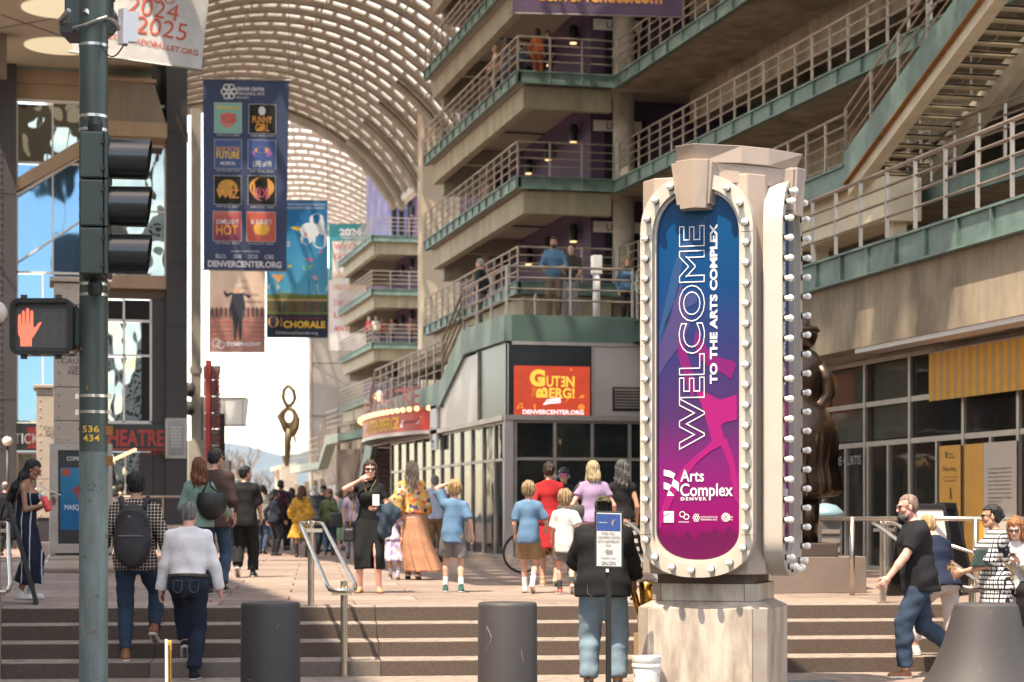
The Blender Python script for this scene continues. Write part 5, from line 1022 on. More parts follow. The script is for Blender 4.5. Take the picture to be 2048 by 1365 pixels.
for y in (793, 825):
    for s in (-1, 1): p = pc_ + cx_ * s * (RP + .015); MB().beam((p.x, p.y, zy(y + 5)), (p.x, p.y, zy(y - 5)), .03, .03).build('strap_clamp', m_strap, pol)
for (y, hh) in ((858, .05), (918, .05)): p = pc_ + cx_ * (RP + .01); MB().box(p.x - .03, p.x + .03, p.y - .03, p.y + .02, zy(y) - hh, zy(y) + hh * .4).build('rust_clip', m_rust, pol)
def oncyl(s, y0, y1, x0, x1, m):
    mb = MB()
    class Cy:
        def __call__(q, u, v, d=0): a = u / (RP + .002); return pc_ + cx_ * math.sin(a) * (RP + .003) - cy_ * math.cos(a) * (RP + .003) + Vector((0, 0, v))
    k = lambda x: math.asin(max(-.95, min(.95, (x - 187) / FPX * YP / RP))) * RP
    text_into(mb, s, Cy(), k(x0), zy(y1), k(x1) - k(x0), zy(y0) - zy(y1), off=0, bold=.012); mb.build('numerals', m, pol)
q7 = random.Random(6); mb = MB()
for i in range(34):
    a = q7.uniform(-1.3, 1.3); z = q7.uniform(.3, 4.9); w = q7.uniform(.003, .009); c7 = pc_ + (cx_ * math.sin(a) - cy_ * math.cos(a)) * (RP * 1.012) + Vector((0, 0, z)); mb.ball(c7, (w, w, w * q7.uniform(1, 2.6)), 6, 5)
mb.build('rust_spots', m_rust, pol)['kind'] = 'stuff'; mb = MB()
for x0, y0 in ((162, 978), (178, 974), (184, 982), (190, 972), (181, 1002), (170, 1110), (196, 1190)):
    p7 = []
    for i in range(5):
        s7 = max(-.95, min(.95, (x0 + i * 2.1 - 187) / FPX * YP / RP)); a = math.asin(s7); p7.append(pc_ + (cx_ * math.sin(a) - cy_ * math.cos(a)) * (RP * 1.018) + Vector((0, 0, zy(y0 + q7.uniform(-5, 5)))))
    mb.tube(p7, .0022, 4)
mb.build('scribbles', m_black, pol)['kind'] = 'stuff'
m_num = mat('yellow_numerals', (.85, .5, .04), rough=.5); oncyl('536', 853, 866, 171, 203, m_num); oncyl('434', 871, 884, 172, 204, m_num)
def signal(label, base_px, ytop, ang, par_ext=None):
    """three-lens traffic signal: housing sections, doors, lenses, round visors; ang = direction faced, degrees clockwise from straight ahead"""
    a = R(ang); D = c2w(math.sin(a), math.cos(a)); Rt_ = D.cross(Vector((0, 0, 1))); c = PZ(base_px[0], 0, base_px[1]); sec = .356
    zt = zy(ytop, base_px[1]); t = thing('traffic_signal', label, 'traffic light', (c.x, c.y, zt - 3 * sec), 'traffic signals on the pole')
    for i in range(3):
        zc = zt - sec * (i + .5); o = Vector((c.x, c.y, zc)); U = Vector((0, 0, 1)); hs = sec / 2 - .004
        bx = lambda d0, d1, w, hh: [o + D * d + Rt_ * (sx * w) + U * (sz * hh) for d, sx, sz in ((d0, -1, -1), (d0, 1, -1), (d1, 1, -1), (d1, -1, -1), (d0, -1, 1), (d0, 1, 1), (d1, 1, 1), (d1, -1, 1))]
        hsn = MB().hexa(bx(-.1, .08, .17, hs)).build('housing', m_sig, t, bevel=.015); MB().hexa(bx(.082, .112, .172, hs)).build('door', m_sig, hsn, bevel=.008)
        for sz in (-.1, .1): MB().beam(o + Rt_ * .178 + D * .07 + U * (sz - .02), o + Rt_ * .178 + D * .07 + U * (sz + .02), .022, .03).build('hinge', m_black, hsn); MB().beam(o - Rt_ * .178 + D * .08 + U * (sz - .02), o - Rt_ * .178 + D * .08 + U * (sz + .02), .022, .03).build('latch', m_black, hsn)
        vs = []; n = 36; fs = []
        for r_, dd in ((.15, .11), (.152, .40), (.146, .40), (.144, .112)):
            for k in range(n): q = 2 * math.pi * k / n; vs.append(o + D * (dd + (.02 * math.sin(q) if dd > .3 else 0)) + Rt_ * r_ * math.cos(q) + U * r_ * math.sin(q))
        for j in range(3): fs += [(j * n + k, j * n + (k + 1) % n, (j + 1) * n + (k + 1) % n, (j + 1) * n + k) for k in range(n)]
        MB().add(vs, fs).build('visor', m_vis, t, autosmooth=True); MB().lathe([(.14, 0), (.13, .02), (.06, .045)], o + D * .113, 24, D).build('lens', mat('lens_%d' % i, ((.12, .01, .01), (.14, .07, .0), (.0, .07, .05))[i], rough=.25), t, True)
    return t, c, zt
t_, c_, zt_ = signal('green cased three lens traffic signal facing right on the pole', (190, YP - .22), 270, 84)
for z, y in ((zt_ + .07, 262), (zt_ - 1.14, 570)): MB().tube([Vector((c_.x, c_.y, z)), Vector((c_.x, c_.y, z)) + c2w(-.02, .1), Vector((pc_.x, pc_.y, z))], .035, 8).build('mount_arm', m_black, t_); MB().lathe([(.05, -.06), (.06, 0), (.045, .06)], (c_.x, c_.y, z), 12).build('elbow', m_black, t_)
t2, c2_, z2_ = signal('second signal behind the pole top, seen from the back and cut by the frame', (178, YP + .3), -210, 0)
MB().hexa([c2_ + cx_ * a + cy_ * b + Vector((0, 0, z)) for z in (z2_ - 1.14, z2_ - 1.07) for a, b in ((-.16, -.3), (.14, -.3), (.14, .05), (-.16, .05))]).build('bracket', m_black, t2)
for s in (-.15, .14): MB().beam(c2_ + cx_ * s + cy_ * -.32 + Vector((0, 0, z2_ - 1.06)), c2_ + cx_ * s * .4 + cy_ * -.42 + Vector((0, 0, z2_ - 1.0)), .03, .03).build('strap_clamp', m_strap, t2)
# pedestrian signal
m_hand = mat('lit_hand', (.8, .2, .13), emit=.2, ecol=(1, .16, .08))
pa = P(22, 711, YP - .12); pb = P(148, 598, YP - .12); FPd = Frame(pa, cx_); wP = (pb - pa).dot(cx_); hP = pb.z - pa.z
ped = thing('pedestrian_signal', 'black pedestrian signal showing a lit red hand, clamped to the pole', 'pedestrian signal', pa)
def rr2(u0, v0, u1, v1, r, n=6): return [(cx + r * math.cos(t), cy + r * math.sin(t)) for cx, cy, a in ((u1 - r, v1 - r, 0), (u0 + r, v1 - r, 90), (u0 + r, v0 + r, 180), (u1 - r, v0 + r, 270)) for t in [R(a + 90 * i / n) for i in range(n + 1)]]
MB().prism(rr2(.01, .01, wP - .01, hP - .01, .06), FPd, -.24, -.04).build('housing', m_black, ped); MB().ring(rr2(0, 0, wP, hP, .07), rr2(.032, .032, wP - .032, hP - .032, .04), FPd, -.05, .05).build('visor_rim', m_vis, ped, autosmooth=True)
MB().prism(rr2(.03, .03, wP - .03, hP - .03, .04), FPd, -.045, -.01).build('face', mat('signal_face', (.042, .036, .036), rough=.35, coat=.3), ped)
sc_ = MB().prism([(.05, .055), (wP - .055, .055), (wP - .055, hP - .075), (.05, hP - .075)], FPd, -.009, -.004).build('screen', mat('led_screen', (.085, .078, .076), rough=.3, ns=30, na=.12), ped)
hp = lambda x, y: ((x - 76) / 126 * 126 / FPX * (YP - .12) * 1, 0)
def hq(x, y): return (((22 + (x - 76) / 910 * 240) - 22) / FPX * (YP - .12) + .0, (711 - (540 + y / 1365 * 360)) / FPX * (YP - .12))
hand_o = [(155, 580), (240, 580), (241, 520), (262, 495), (285, 455), (312, 408), (316, 398), (306, 394), (292, 404), (262, 440), (252, 428), (252, 330), (248, 310), (238, 306), (230, 318), (227, 408), (222, 408), (221, 300), (214, 290), (203, 290), (196, 305), (194, 410), (189, 410), (188, 320), (182, 308), (172, 308), (166, 322), (166, 415), (161, 415), (160, 345), (154, 336), (143, 337), (136, 352), (134, 430), (138, 490), (152, 515)]
hq2 = lambda x, y: ((x / 910 * 240 - 22) / FPX * (YP - .12), (711 - (540 + y / 1365 * 360)) / FPX * (YP - .12))
flat('hand_symbol', [[hq2(*p) for p in hand_o]], m_hand, sc_, FPd, -.0025)
sg7 = MB()
for x0 in (330, 415):
    for (xa, ya, xb_, yb2) in ((0, 320, 68, 328), (0, 432, 68, 440), (0, 545, 68, 553), (0, 330, 8, 430), (60, 330, 68, 430), (0, 442, 8, 543), (60, 442, 68, 543)): sg7.add([FPd(*hq2(x0 + a, b), -.003) for a, b in ((xa, yb2), (xb_, yb2), (xb_, ya), (xa, ya))], [(0, 1, 2, 3)])
sg7.build('unlit_digits', mat('unlit_led', (.11, .1, .1), rough=.4), sc_)
for x in (48, 117):
    for (y, s) in ((596, 1), (713, -1)): p = P(x, y, YP - .1); MB().box(p.x - .025, p.x + .025, p.y - .03, p.y + .03, p.z - .02, p.z + .02).build('lug', m_black, ped)
p, q = P(146, 620, YP + .02), P(164, 692, YP + .02); MB().hexa([Vector((a.x, a.y, z)) for z in (q.z, p.z) for a in (p - cy_ * .1, q - cy_ * .06, q + cy_ * .1, p + cy_ * .1)]).build('clamp_bracket', m_pg, ped)
# detector box on the pole
dt = thing('detector_box', 'small white detector box with a looped cable on the traffic pole', 'sensor', P(256, 60, YP - .1)); a = P(258, 57, YP - .15)
FD = Frame(a, c2w(.75, .66), (.0, 0, 1)); MB().prism([(-.06, -.115), (.06, -.1), (.065, .13), (-.055, .115)], FD, -.03, .03).build('case', m_white, dt, bevel=.006); MB().prism([(-.075, -.13), (-.03, -.125), (-.025, .14), (-.07, .135)], FD, -.04, .04).build('front_plate', mat('white_plastic', (.72, .68, .66), rough=.4), dt)
MB().lathe([(.05, 0), (.05, .03), (.03, .05)], P(247, 54, YP - .15), 16, c2w(-1, -.1)).build('dial', m_mull, dt); MB().tube([P(246, 50, YP - .15), P(236, 50, YP - .1), P(226, 42, YP - .05), P(212, 38, YP)], .018, 8).build('arm', m_mull, dt)
MB().tube([P(214, 34, YP - .12), P(195, 40, YP - .14), P(170, 50, YP - .14), P(148, 56, YP - .12), P(146, 58, YP)], .012, 6).build('band', m_strap, dt)
MB().tube([P(251 + 0 * i, 84, YP - .14) if i == 0 else P(251 - 48 * (i / 10), 84 + 30 * math.sin(math.pi * min(1, i / 10 * .9)) - 0 * i, YP - .14) for i in range(11)], .006, 6).build('cable', m_black, dt); MB().tube([P(251, 82, YP - .14), P(251, 92, YP - .14)], .016, 8).build('gland', m_black, dt)
# ================================================================== BOLLARDS, PLANTER, STAKE
m_bol = mat('dark_bollard', (.042, .036, .035), rough=.6, ns=13, na=.38, col2=(.08, .073, .07), rp=(.24, .4), bump=.05, bs=30); m_scr = mat('scuff', (.2, .19, .18), rough=.8)
def bollard(px, label, scr):
    d = 16.5; c = PZ(px, 0, d); t = thing('bollard', label, 'bollard', c, 'dark security bollards at the steps'); r = 118 / 2 / FPX * d; h = zy(1205, d)
    MB().lathe([(r * 1.03, 0), (r * 1.015, .05), (r, h - .025), (r * .985, h - .008), (r * .95, h)], c, 48).build('shaft', m_bol, t, autosmooth=True)
    mb = MB()
    for pts in scr:
        for a, b in zip(pts[:-1], pts[1:]):
            q = []
            for (x, y) in (a, b):
                s = max(-.98, min(.98, (x - px) / FPX * d / r)); an = math.asin(s); q.append(Vector((c.x, c.y, 0)) + (cx_ * math.sin(an) - cy_ * math.cos(an)) * (r * 1.012) + Vector((0, 0, zy(y, d - r))))
            mb.tube(q, .0035, 4)
    mb.build('scratches', m_scr, t)
bollard(541, 'dark round bollard left of centre beside the first handrail', [((560, 1256), (565, 1248)), ((502, 1360), (512, 1362))]); bollard(1015, 'scratched dark round bollard in front of the sunlit steps', [((974, 1254), (978, 1262), (984, 1276), (981, 1288), (973, 1302)), ((1042, 1300), (1046, 1324))])
pt_ = thing('flared_planter', 'dark flared concrete planter with a small cup at its foot, right corner', 'planter', PZ(1972, 0, 14.8)); c = PZ(1972, 0, 14.8); mb = MB(); n = 40; prof = [(.52, .0), (.5, .12), (.44, .22), (.39, .32), (.34, .43), (.3, .54), (.27, .65), (.245, .76), (.22, .88), (.21, .915), (.19, .93)]
vs = [c + cx_ * (r * 1.12 * math.cos(R(9 * k)) - .25 * max(0, r - .22)) + cy_ * r * math.sin(R(9 * k)) + Vector((0, 0, z)) for r, z in prof for k in range(n)]
mb.add(vs, [(i * n + k, i * n + (k + 1) % n, (i + 1) * n + (k + 1) % n, (i + 1) * n + k) for i in range(len(prof) - 1) for k in range(n)] + [tuple((len(prof) - 1) * n + k for k in range(n))]); mb.build('body', m_bol, pt_, autosmooth=True)
cc2 = PZ(1848, 0, 14.55); MB().lathe([(.17, 0), (.17, .25), (.155, .335), (.13, .335), (.12, .24)], cc2, 24).build('cup', m_bol, pt_, autosmooth=True); MB().lathe([(.122, .25), (.122, .285)], cc2, 20).build('soil', mat('dark_soil', (.02, .015, .012), rough=.95, ns=40, na=.6, bump=1, bs=60), pt_)
sk = thing('barricade_stake', 'thin white and yellow striped stake at the bottom edge', 'stake', PZ(337, 0, 13)); a = lambda px, z, d=13: PZ(px, z, d)
MB().hexa([a(331, 0), a(336, 0), a(336, 0, 13.2), a(331, 0, 13.2), a(330, zy(1283, 13)), a(335, zy(1283, 13)), a(335, zy(1283, 13), 13.2), a(330, zy(1283, 13), 13.2)]).build('white_board', m_white, sk); MB().hexa([a(336.5, 0), a(344, 0), a(344, 0, 13.15), a(336.5, 0, 13.15), a(335.5, zy(1284, 13)), a(343, zy(1284, 13)), a(343, zy(1284, 13), 13.15), a(335.5, zy(1284, 13), 13.15)]).build('yellow_board', mat('hazard_yellow', (.5, .28, .03), rough=.5), sk)
MB().tube([a(341, .1, 12.98), a(338, zy(1290, 13), 12.98)], .006, 6).build('dark_stripe', m_black, sk)
MB().lathe([(.05, 0), (.045, .1), (.018, .2), (.016, .36)], PZ(326, 0, 13.1), 14).build('white_knob', m_white, sk, True)
# ================================================================== HANDRAILS
m_ss = mat('brushed_stainless', (.56, .5, .44), rough=.27, metal=.95, ns=4, na=.15)
def handrail(u, label, flipu=0, drop=True):
    o = lambda uu, v, z: sp(u, 2.0, z) + E1 * uu + Vector((0, v - 2.0, 0)); t = thing('handrail', label, 'handrail', o(0, 1.9, .6), 'stainless handrails on the steps')
    MB().tube([o(0, 2.0, .6), o(0, 2.0, 1.53)], .036, 16).build('post', m_ss, t, autosmooth=True); MB().tube([o(.05, -.06, 0), o(.05, -.06, .94)], .036, 16).build('post', m_ss, t, autosmooth=True)
    for (v, z) in ((2.0, .6), (-.06, 0)): MB().lathe([(.07, 0), (.07, .012)], o(.05 * (v < 1), v, z), 18).build('base_plate', m_ss, t)
    w = .12; pts = []
    pts = [o(-w * .2, 2.06, 1.5), o(-w * .8, 2.05, 1.5), o(-w, 1.95, 1.49), o(-w, 1.7, 1.43), o(-w * .9, .05, .91), o(-w * .8, -.12, .86), o(-.04, -.2, .85), o(.1, -.2, .85), o(w + .03, -.12, .86), o(w + .05, .05, .91), o(w, 1.7, 1.43), o(w, 1.95, 1.49), o(w * .8, 2.05, 1.5), o(w * .2, 2.06, 1.5)]
    MB().tube(pts, .022, 12).build('rail', m_ss, t, True); MB().beam(o(-w, 1.97, 1.42), o(w, 1.97, 1.42), .03, .04).build('cross_plate', m_ss, t); MB().beam(o(-w + .04, -.1, .82), o(w, -.1, .82), .03, .035).build('cross_plate', m_ss, t)
    return t
uofpx = lambda px, v: (lambda r: (r.cross(0) if False else None))(0)
def u_at(px, v):
    lo_, hi_ = -14., 20.
    f = lambda u: (lambda p: (p.x * CT - p.y * ST) / (p.x * ST + p.y * CT) * FPX + CX)(sp(u, v, 0))
    for _ in range(40):
        m = (lo_ + hi_) / 2
        if f(m) < px: lo_ = m
        else: hi_ = m
    return lo_
handrail(u_at(622, 2.0), 'looped stainless handrail between the white shirted man and the left bollard'); handrail(u_at(1236, 2.0), 'looped stainless handrail behind the saxophone player'); handrail(u_at(1766, 2.0), 'looped stainless handrail behind the man in the black polo'); handrail(u_at(-6, 2.0), 'stainless handrail cut by the left frame edge')
rrl = thing('ramp_railing', 'long level stainless railing in front of the yellow notices', 'railing', on_z(1708, 1170, .6)); b0 = PZ(1640, .6, 24.4); b1 = PZ(2120, .6, 23.2)
MB().tube([b0 + Vector((0, 0, .94)), b1 + Vector((0, 0, .94))], .03, 12).build('top_rail', m_ss, rrl, True); MB().tube([b0.lerp(b1, .32) + Vector((0, 0, .84)), b0.lerp(b1, .9) + Vector((0, 0, .3))], .022, 10).build('sloping_rail', m_ss, rrl, True)
for t in (.14, .66, .98): p = b0.lerp(b1, t); MB().tube([p, p + Vector((0, 0, .96))], .035, 14).build('post', m_ss, rrl, True)
br = thing('barrier_rail', 'grey pipe barrier on a low wall near the opera house doors', 'barrier', PZ(300, .6, 52)); b0, b1 = PZ(214, .6, 52), PZ(375, .6, 52)
MB().beam(b0 + Vector((0, 0, .35)), b1 + Vector((0, 0, .35)), .4, .7).build('low_wall', m_conc2, br); MB().tube([b0 + Vector((0, 0, 1.45)), b1 + Vector((0, 0, 1.45))], .03, 8).build('rail', m_rail, br)
for t in (.02, .35, .7, .98): p = b0.lerp(b1, t); MB().tube([p + Vector((0, 0, .9)), p + Vector((0, 0, 1.45))], .03, 8).build('post', m_rail, br)
# ================================================================== SIGNS, BOARDS
ss = thing('stand_sign', 'black pole sign with a printed gala notice and grey arrow', 'sign', PZ(1219, 0, 16.7)); a, b = P(1189, 1137, 16.6), P(1247, 1022, 16.6)
FSg = Frame(Vector((a.x, a.y, a.z)), (b.x - a.x, b.y - a.y, -.006)); w = (Vector((b.x, b.y)) - Vector((a.x, a.y))).length; h = b.z - a.z
MB().prism([(0, 0), (w, 0), (w, h), (0, h)], FSg, -.025, 0).build('frame', m_black, ss, bevel=.004); MB().prism([(.018, .02), (w - .018, .02), (w - .018, h - .015), (.018, h - .015)], FSg, .0002, .002).build('paper', mat('paper', (.55, .53, .52), rough=.35, coat=.2), ss)
sq = lambda x, y: ((x - 90) / 610 * w, (1250 - y) / 1125 * h)
p0, p1 = sq(138, 515), sq(636, 182); patch('blue_header', mat('poster_blue', (.03, .07, .25), rough=.35, ns=9, na=.2), ss, FSg, p0[0], p0[1], p1[0], p1[1], .003)
m_ink = mat('grey_ink', (.13, .12, .12), rough=.6)
for s, x0, y0, x1, y1, mm in (('PARK HILL', 240, 535, 525, 590, m_ink), ("CHILDRENS CENTER", 155, 615, 625, 668, m_ink), ('45TH ANNIVERSARY', 155, 695, 625, 748, m_ink), ('GALA', 325, 770, 445, 818, m_ink), ('CHAMBERS GRANT', 225, 1030, 545, 1065, m_ink), ('SALON', 240, 1105, 528, 1180, m_print_k), ('A Night of Stars', 172, 335, 360, 370, m_print_w)):
    p0, p1 = sq(x0, y1), sq(x1, y0); text('lettering', s, mm, ss, FSg, p0[0], p0[1], p1[0] - p0[0], p1[1] - p0[1], off=.005)
flat('arrow', [[sq(*q) for q in ((305, 920), (380, 850), (380, 890), (474, 890), (474, 970), (380, 970), (380, 1000))]], mat('arrow_grey', (.22, .21, .21)), ss, FSg, .004)
flat('moon_print', [[sq(*q) for q in ((440, 340), (470, 300), (530, 280), (490, 330), (485, 400), (460, 410))]], mat('moon', (.3, .2, .18)), ss, FSg, .0045)
p = P(1217, 1136, 16.65); MB().lathe([(.025, 0), (.025, p.z + .03)], (p.x, p.y, 0), 16).build('pole', m_black, ss, autosmooth=True); MB().lathe([(.2, 0), (.2, .015), (.03, .03)], (p.x, p.y, 0), 24).build('foot', m_black, ss)
q = P(1213, 1141, 16.6); MB().box(q.x - .012, q.x + .012, q.y - .03, q.y - .02, q.z - .015, q.z + .012).build('tag', m_white, ss)
def aframe(label, px, d, w, h, spread, yaw, panel=None):
    c = PZ(px, .6, d); t = thing('sandwich_board', label, 'sandwich board', c, 'black folding sandwich boards'); X = c2w(math.cos(yaw), math.sin(yaw)); Yv = Vector((-X.y, X.x, 0)); hinge = c + Vector((0, 0, h))
    for s in (-1, 1):
        ft = c + Yv * (s * spread); U = (hinge + Yv * s * .03 - ft).normalized(); Fr = Frame(ft, X * (1 if s < 0 else -1), U); L = (hinge - ft).length
        leaf = MB().ring([(-w / 2, 0), (w / 2, 0), (w / 2, L), (-w / 2, L)], [(-w / 2 + .05, .14), (w / 2 - .05, .14), (w / 2 - .05, L - .06), (-w / 2 + .05, L - .06)], Fr, -.02, .02).build('leaf_frame', m_black, t, bevel=.004)
        MB().prism([(-w / 2 + .05, .14), (w / 2 - .05, .14), (w / 2 - .05, L - .06), (-w / 2 + .05, L - .06)], Fr, -.006, .006).build('board', panel if (panel and s < 0) else m_blackp, t)
        for k in range(5): MB().prism([(-w / 2 + .006, .2 + k * .19), (-w / 2 + .044, .2 + k * .19), (-w / 2 + .044, .32 + k * .19), (-w / 2 + .006, .32 + k * .19)], Fr, .0, .0245).build('rib', m_vis, leaf)
    MB().tube([hinge - X * w / 2, hinge + X * w / 2], .022, 8).build('hinge', m_black, t); return t
aframe('black folding sandwich board seen edge on at the left frame edge', 12, 21.9, .62, 1.12, .33, R(103)); aframe('black sandwich board with a pale sheet behind the man in the black polo', 1845, 23.9, .62, 1.1, .3, R(24), mat('pale_sheet', (.6, .56, .53), rough=.5)); aframe('second black sandwich board behind the first, nearer the amber notice', 1890, 24.6, .6, 1.12, .3, R(60))
# column pylons of the opera house
def sign_pylon(label, px, d, wpx, y0, words, poster):
    s = FPX / d; c = PZ(px, .6, d); t = thing('sign_pylon', label, 'sign pylon', c, 'riveted tan sign pylons'); w = wpx / s; Fp = Frame(c, (1, 0, 0)); z = lambda y: (HY - y) / s + 1.0; top = z(y0)
    m_py = mat('pylon_tan', (.42, .335, .265), rough=.55, ns=1, na=.15)
    zc = [z(890), z(842), z(775), z(690), z(610), top - .1] if poster else [.9, top * .45, top * .7, top - .25, top - .08]
    if poster: zc[0] = z(888)
    MB().prism([(-w / 2 + .03, .3), (w / 2 - .03, .3), (w / 2 - .03, top - .02), (-w / 2 + .03, top - .02)], Fp, -w + .06, -.03).build('core', m_clad, t)
    for a, b in zip(zc[:-1], zc[1:]): MB().prism([(-w / 2, a + .006), (w / 2, a + .006), (w / 2, b - .006), (-w / 2, b - .006)], Fp, -w, 0).build('panel', m_py, t, bevel=.006)
    MB().prism([(-w / 2 - .07, top - .09), (w / 2 + .07, top - .09), (w / 2 + .07, top), (-w / 2 - .07, top)], Fp, -w - .07, .07).build('cap', m_py, t, bevel=.02)
    rv = MB()
    for sx in (-1, 1):
        k = zc[0] + .08
        while k < zc[-1] - .04: p = Fp(sx * (w / 2 - .09), k, 0); rv.ball(p, .022, 8, 5); k += .19
    for k in range(3):
        for zz1 in (zc[0] + .07, zc[-1] - .08): rv.ball(Fp((k - 1) * w * .22, zz1, 0), .022, 8, 5)
    rv.build('rivets', m_py, t)['kind'] = 'stuff'
    for s_, y_a, y_b, fw in words: text('lettering', s_, mat('dark_letters', (.06, .045, .04), rough=.6), t, Fp, -w * fw / 2, z(y_b), w * fw, z(y_a) - z(y_b), off=.008)
    if poster:
        MB().ring([(-w * .58, z(1107)), (w * .58, z(1107)), (w * .58, z(888)), (-w * .58, z(888))], [(-w * .42, z(1088)), (w * .42, z(1088)), (w * .42, z(902)), (-w * .42, z(902))], Fp, -.6, .1).build('poster_frame', m_mull, t, bevel=.01)
        MB().prism([(-w * .42, z(1088)), (w * .42, z(1088)), (w * .42, z(902)), (-w * .42, z(902))], Fp, -.1, .06).build('case', m_black, t)
        MB().prism([(-w * .38, z(1060)), (w * .38, z(1060)), (w * .38, z(936)), (-w * .38, z(936))], Fp, .061, .064).build('poster', grad('opera_poster', [(0, (.03, .2, .3)), (.5, (.02, .11, .25)), (1, (.04, .2, .33))], .9, 2.6, na=.6, ns=3), t)
        tq_ = lambda s_, m_, u0, y1, u1, yy0: text('lettering', s_, m_, t, Fp, w * u0, z(y1), w * (u1 - u0), z(yy0) - z(y1), off=.068)
        tq_('COMING SOON', m_print_w, -.26, 922, .34, 914); tq_('MASQUERADE', m_print_w, -.3, 1022, .34, 1010); tq_('APRIL 12', m_print_w, -.02, 1050, .2, 1046)
        flat('poster_figure', [[(w * a, z(b)) for a, b in ((-.02, 1006), (-.12, 985), (-.2, 984), (-.06, 972), (.02, 962), (.1, 958), (.2, 970), (.14, 990), (.18, 1005))]], mat('figure_red', (.28, .03, .03)), t, Fp, .067); patch('poster_stamp', mat('stamp_red', (.4, .06, .04)), t, Fp, -w * .35, z(952), -w * .2, z(938), .067)
        pr = [(w * .5, .0), (w * .66, .0), (w * .7, .07), (w * .66, .17), (w * .6, .2), (w * .62, .25), (w * .56, .3)]
        mb = MB(); n = len(pr); vs = [Fp(sx * r_, zz, -w / 2 + sy * r_) for r_, zz in pr for sx, sy in ((-1, 1), (1, 1), (1, -1), (-1, -1))]
        mb.add(vs, [(i * 4 + k, i * 4 + (k + 1) % 4, i * 4 + 4 + (k + 1) % 4, i * 4 + 4 + k) for i in range(n - 1) for k in range(4)] + [tuple((n - 1) * 4 + k for k in range(4))]); mb.build('base_moulding', m_py, t, bevel=.02)
    else: MB().prism([(-w * .6, 0), (w * .6, 0), (w * .55, .35), (-w * .55, .35)], Fp, -w * 1.1, .08).build('base_moulding', m_py, t, bevel=.03)
sign_pylon('large tan riveted pylon lettered for an opera house, with a lit poster case', 162, 33.8, 106, 555, (('THE', 668, 675, .2), ('ELLIE', 702, 713, .5), ('CAULKINS', 717, 728, .72), ('OPERA', 733, 741, .42), ('HOUSE', 742, 750, .46)), True)
sign_pylon('smaller tan riveted pylon for a salon, half hidden behind the first', 120, 46, 92, 770, (('THE', 847, 851, .18), ('CHAMBERS', 853, 860, .7), ('GRANT', 862, 871, .6), ('SALON', 873, 878, .4)), False)
for (px, y, d, r, lab) in ((-10, 625, 27, .165, 'large white globe lamp cut by the left frame edge'), (15, 883, 55, .14, 'small white globe lamp on the dark left column')):
    c = P(px, y, d); t = thing('globe_lamp', lab, 'lamp', (c.x, c.y, .6)); MB().ball(c, r, 24, 16).build('globe', mat('opal_lamp', (.62, .54, .48), rough=.35), t, True); MB().lathe([(r * .5, r * .9), (r * .35, r * 1.15), (.02, r * 1.4)], c, 14).build('finial', m_black, t, True)
    MB().lathe([(r * .55, -r * 1.15), (r * .45, -r * .9)], c, 14).build('collar', m_black, t, True); MB().lathe([(.045, .6 - c.z), (.035, -r * 1.1)], c, 12).build('post', m_black, t, True)
# ================================================================== BRONZE FIGURE ON ITS PLINTH
stt = thing('bronze_statue', 'rotund dark bronze figure in a hat and fluted coat behind the welcome pylon', 'statue', PZ(1596, .6, 25.4))
m_brz = mat('dark_bronze', (.07, .042, .026), rough=.3, metal=.85, ns=3, na=.4, coat=.3); SQ2 = 25.4; sc2 = FPX / SQ2; c = PZ(1590, 0, SQ2); zz2 = lambda y: CAMZ + (HY - y) / sc2
def brz(nm, prof, flu=0, nf=13, n=72, k=1):
    mb = MB(); vs = []
    for r, y in prof:
        z = zz2(y); t = max(0, min(1, (y - 885) / 60))
        for q in range(n): a = 2 * math.pi * q / n; rr_ = r / sc2 * (1 + flu * t * math.sin(nf * 2 * a) * .5); vs.append((c.x + rr_ * math.cos(a), c.y + rr_ * .8 * math.sin(a), z))
    m_ = len(prof); mb.add(vs, [(i * n + q, i * n + (q + 1) % n, (i + 1) * n + (q + 1) % n, (i + 1) * n + q) for i in range(m_ - 1) for q in range(n)] + [tuple((m_ - 1) * n + q for q in range(n))]); mb.build(nm, m_brz, stt, True)
brz('coat', [(40, 1000), (78, 992), (86, 982), (84, 960), (80, 930), (86, 900), (90, 872), (84, 848), (66, 822), (52, 804), (58, 780), (66, 752), (60, 726), (44, 706), (30, 698)], .3)
brz('head', [(26, 702), (40, 690), (47, 672), (44, 660), (30, 650), (10, 645)]); brz('hat', [(20, 668), (46, 668), (52, 662), (46, 655), (30, 652), (30, 640), (22, 633), (6, 631)])
for s in (-1, 1): MB().tube([c + cx_ * s * 26 / sc2 + Vector((0, 0, zz2(y))) for y in (1090, 1040, 990)], 20 / sc2, 16, r2=24 / sc2).build('leg', m_brz, stt, True)
for s in (-1, 1): MB().tube([c + cx_ * s * x / sc2 + Vector((0, 0, zz2(y))) - cy_ * .1 for x, y in ((44, 735), (60, 760), (64, 790), (48, 812), (24, 815))], 17 / sc2, 14, r2=12 / sc2).build('arm', m_brz, stt, True)
dk = mat('statue_base', (.06, .04, .032), rough=.5, ns=3, na=.2); d0 = c2w(0, .55)
quadbox(MB(), PZ(1500, 0, 24.9), PZ(1676, 0, 24.9), c2w(0, 1.1), zz2(1112), zz2(1086)).build('base_block', dk, stt, bevel=.01)
quadbox(MB(), PZ(1480, 0, 24.6), PZ(1733, 0, 25.0), c2w(-.2, 1.6), .6, zz2(1112) - .002).build('plinth', mat('bronze_plinth', (.21, .165, .135), rough=.45, ns=1.4, na=.2), stt, bevel=.008)
tb = thing('litter_bin', 'grey bin with a rounded pale blue top beside the statue legs', 'litter bin', PZ(1650, .6, 28)); a = PZ(1648, .6, 28)
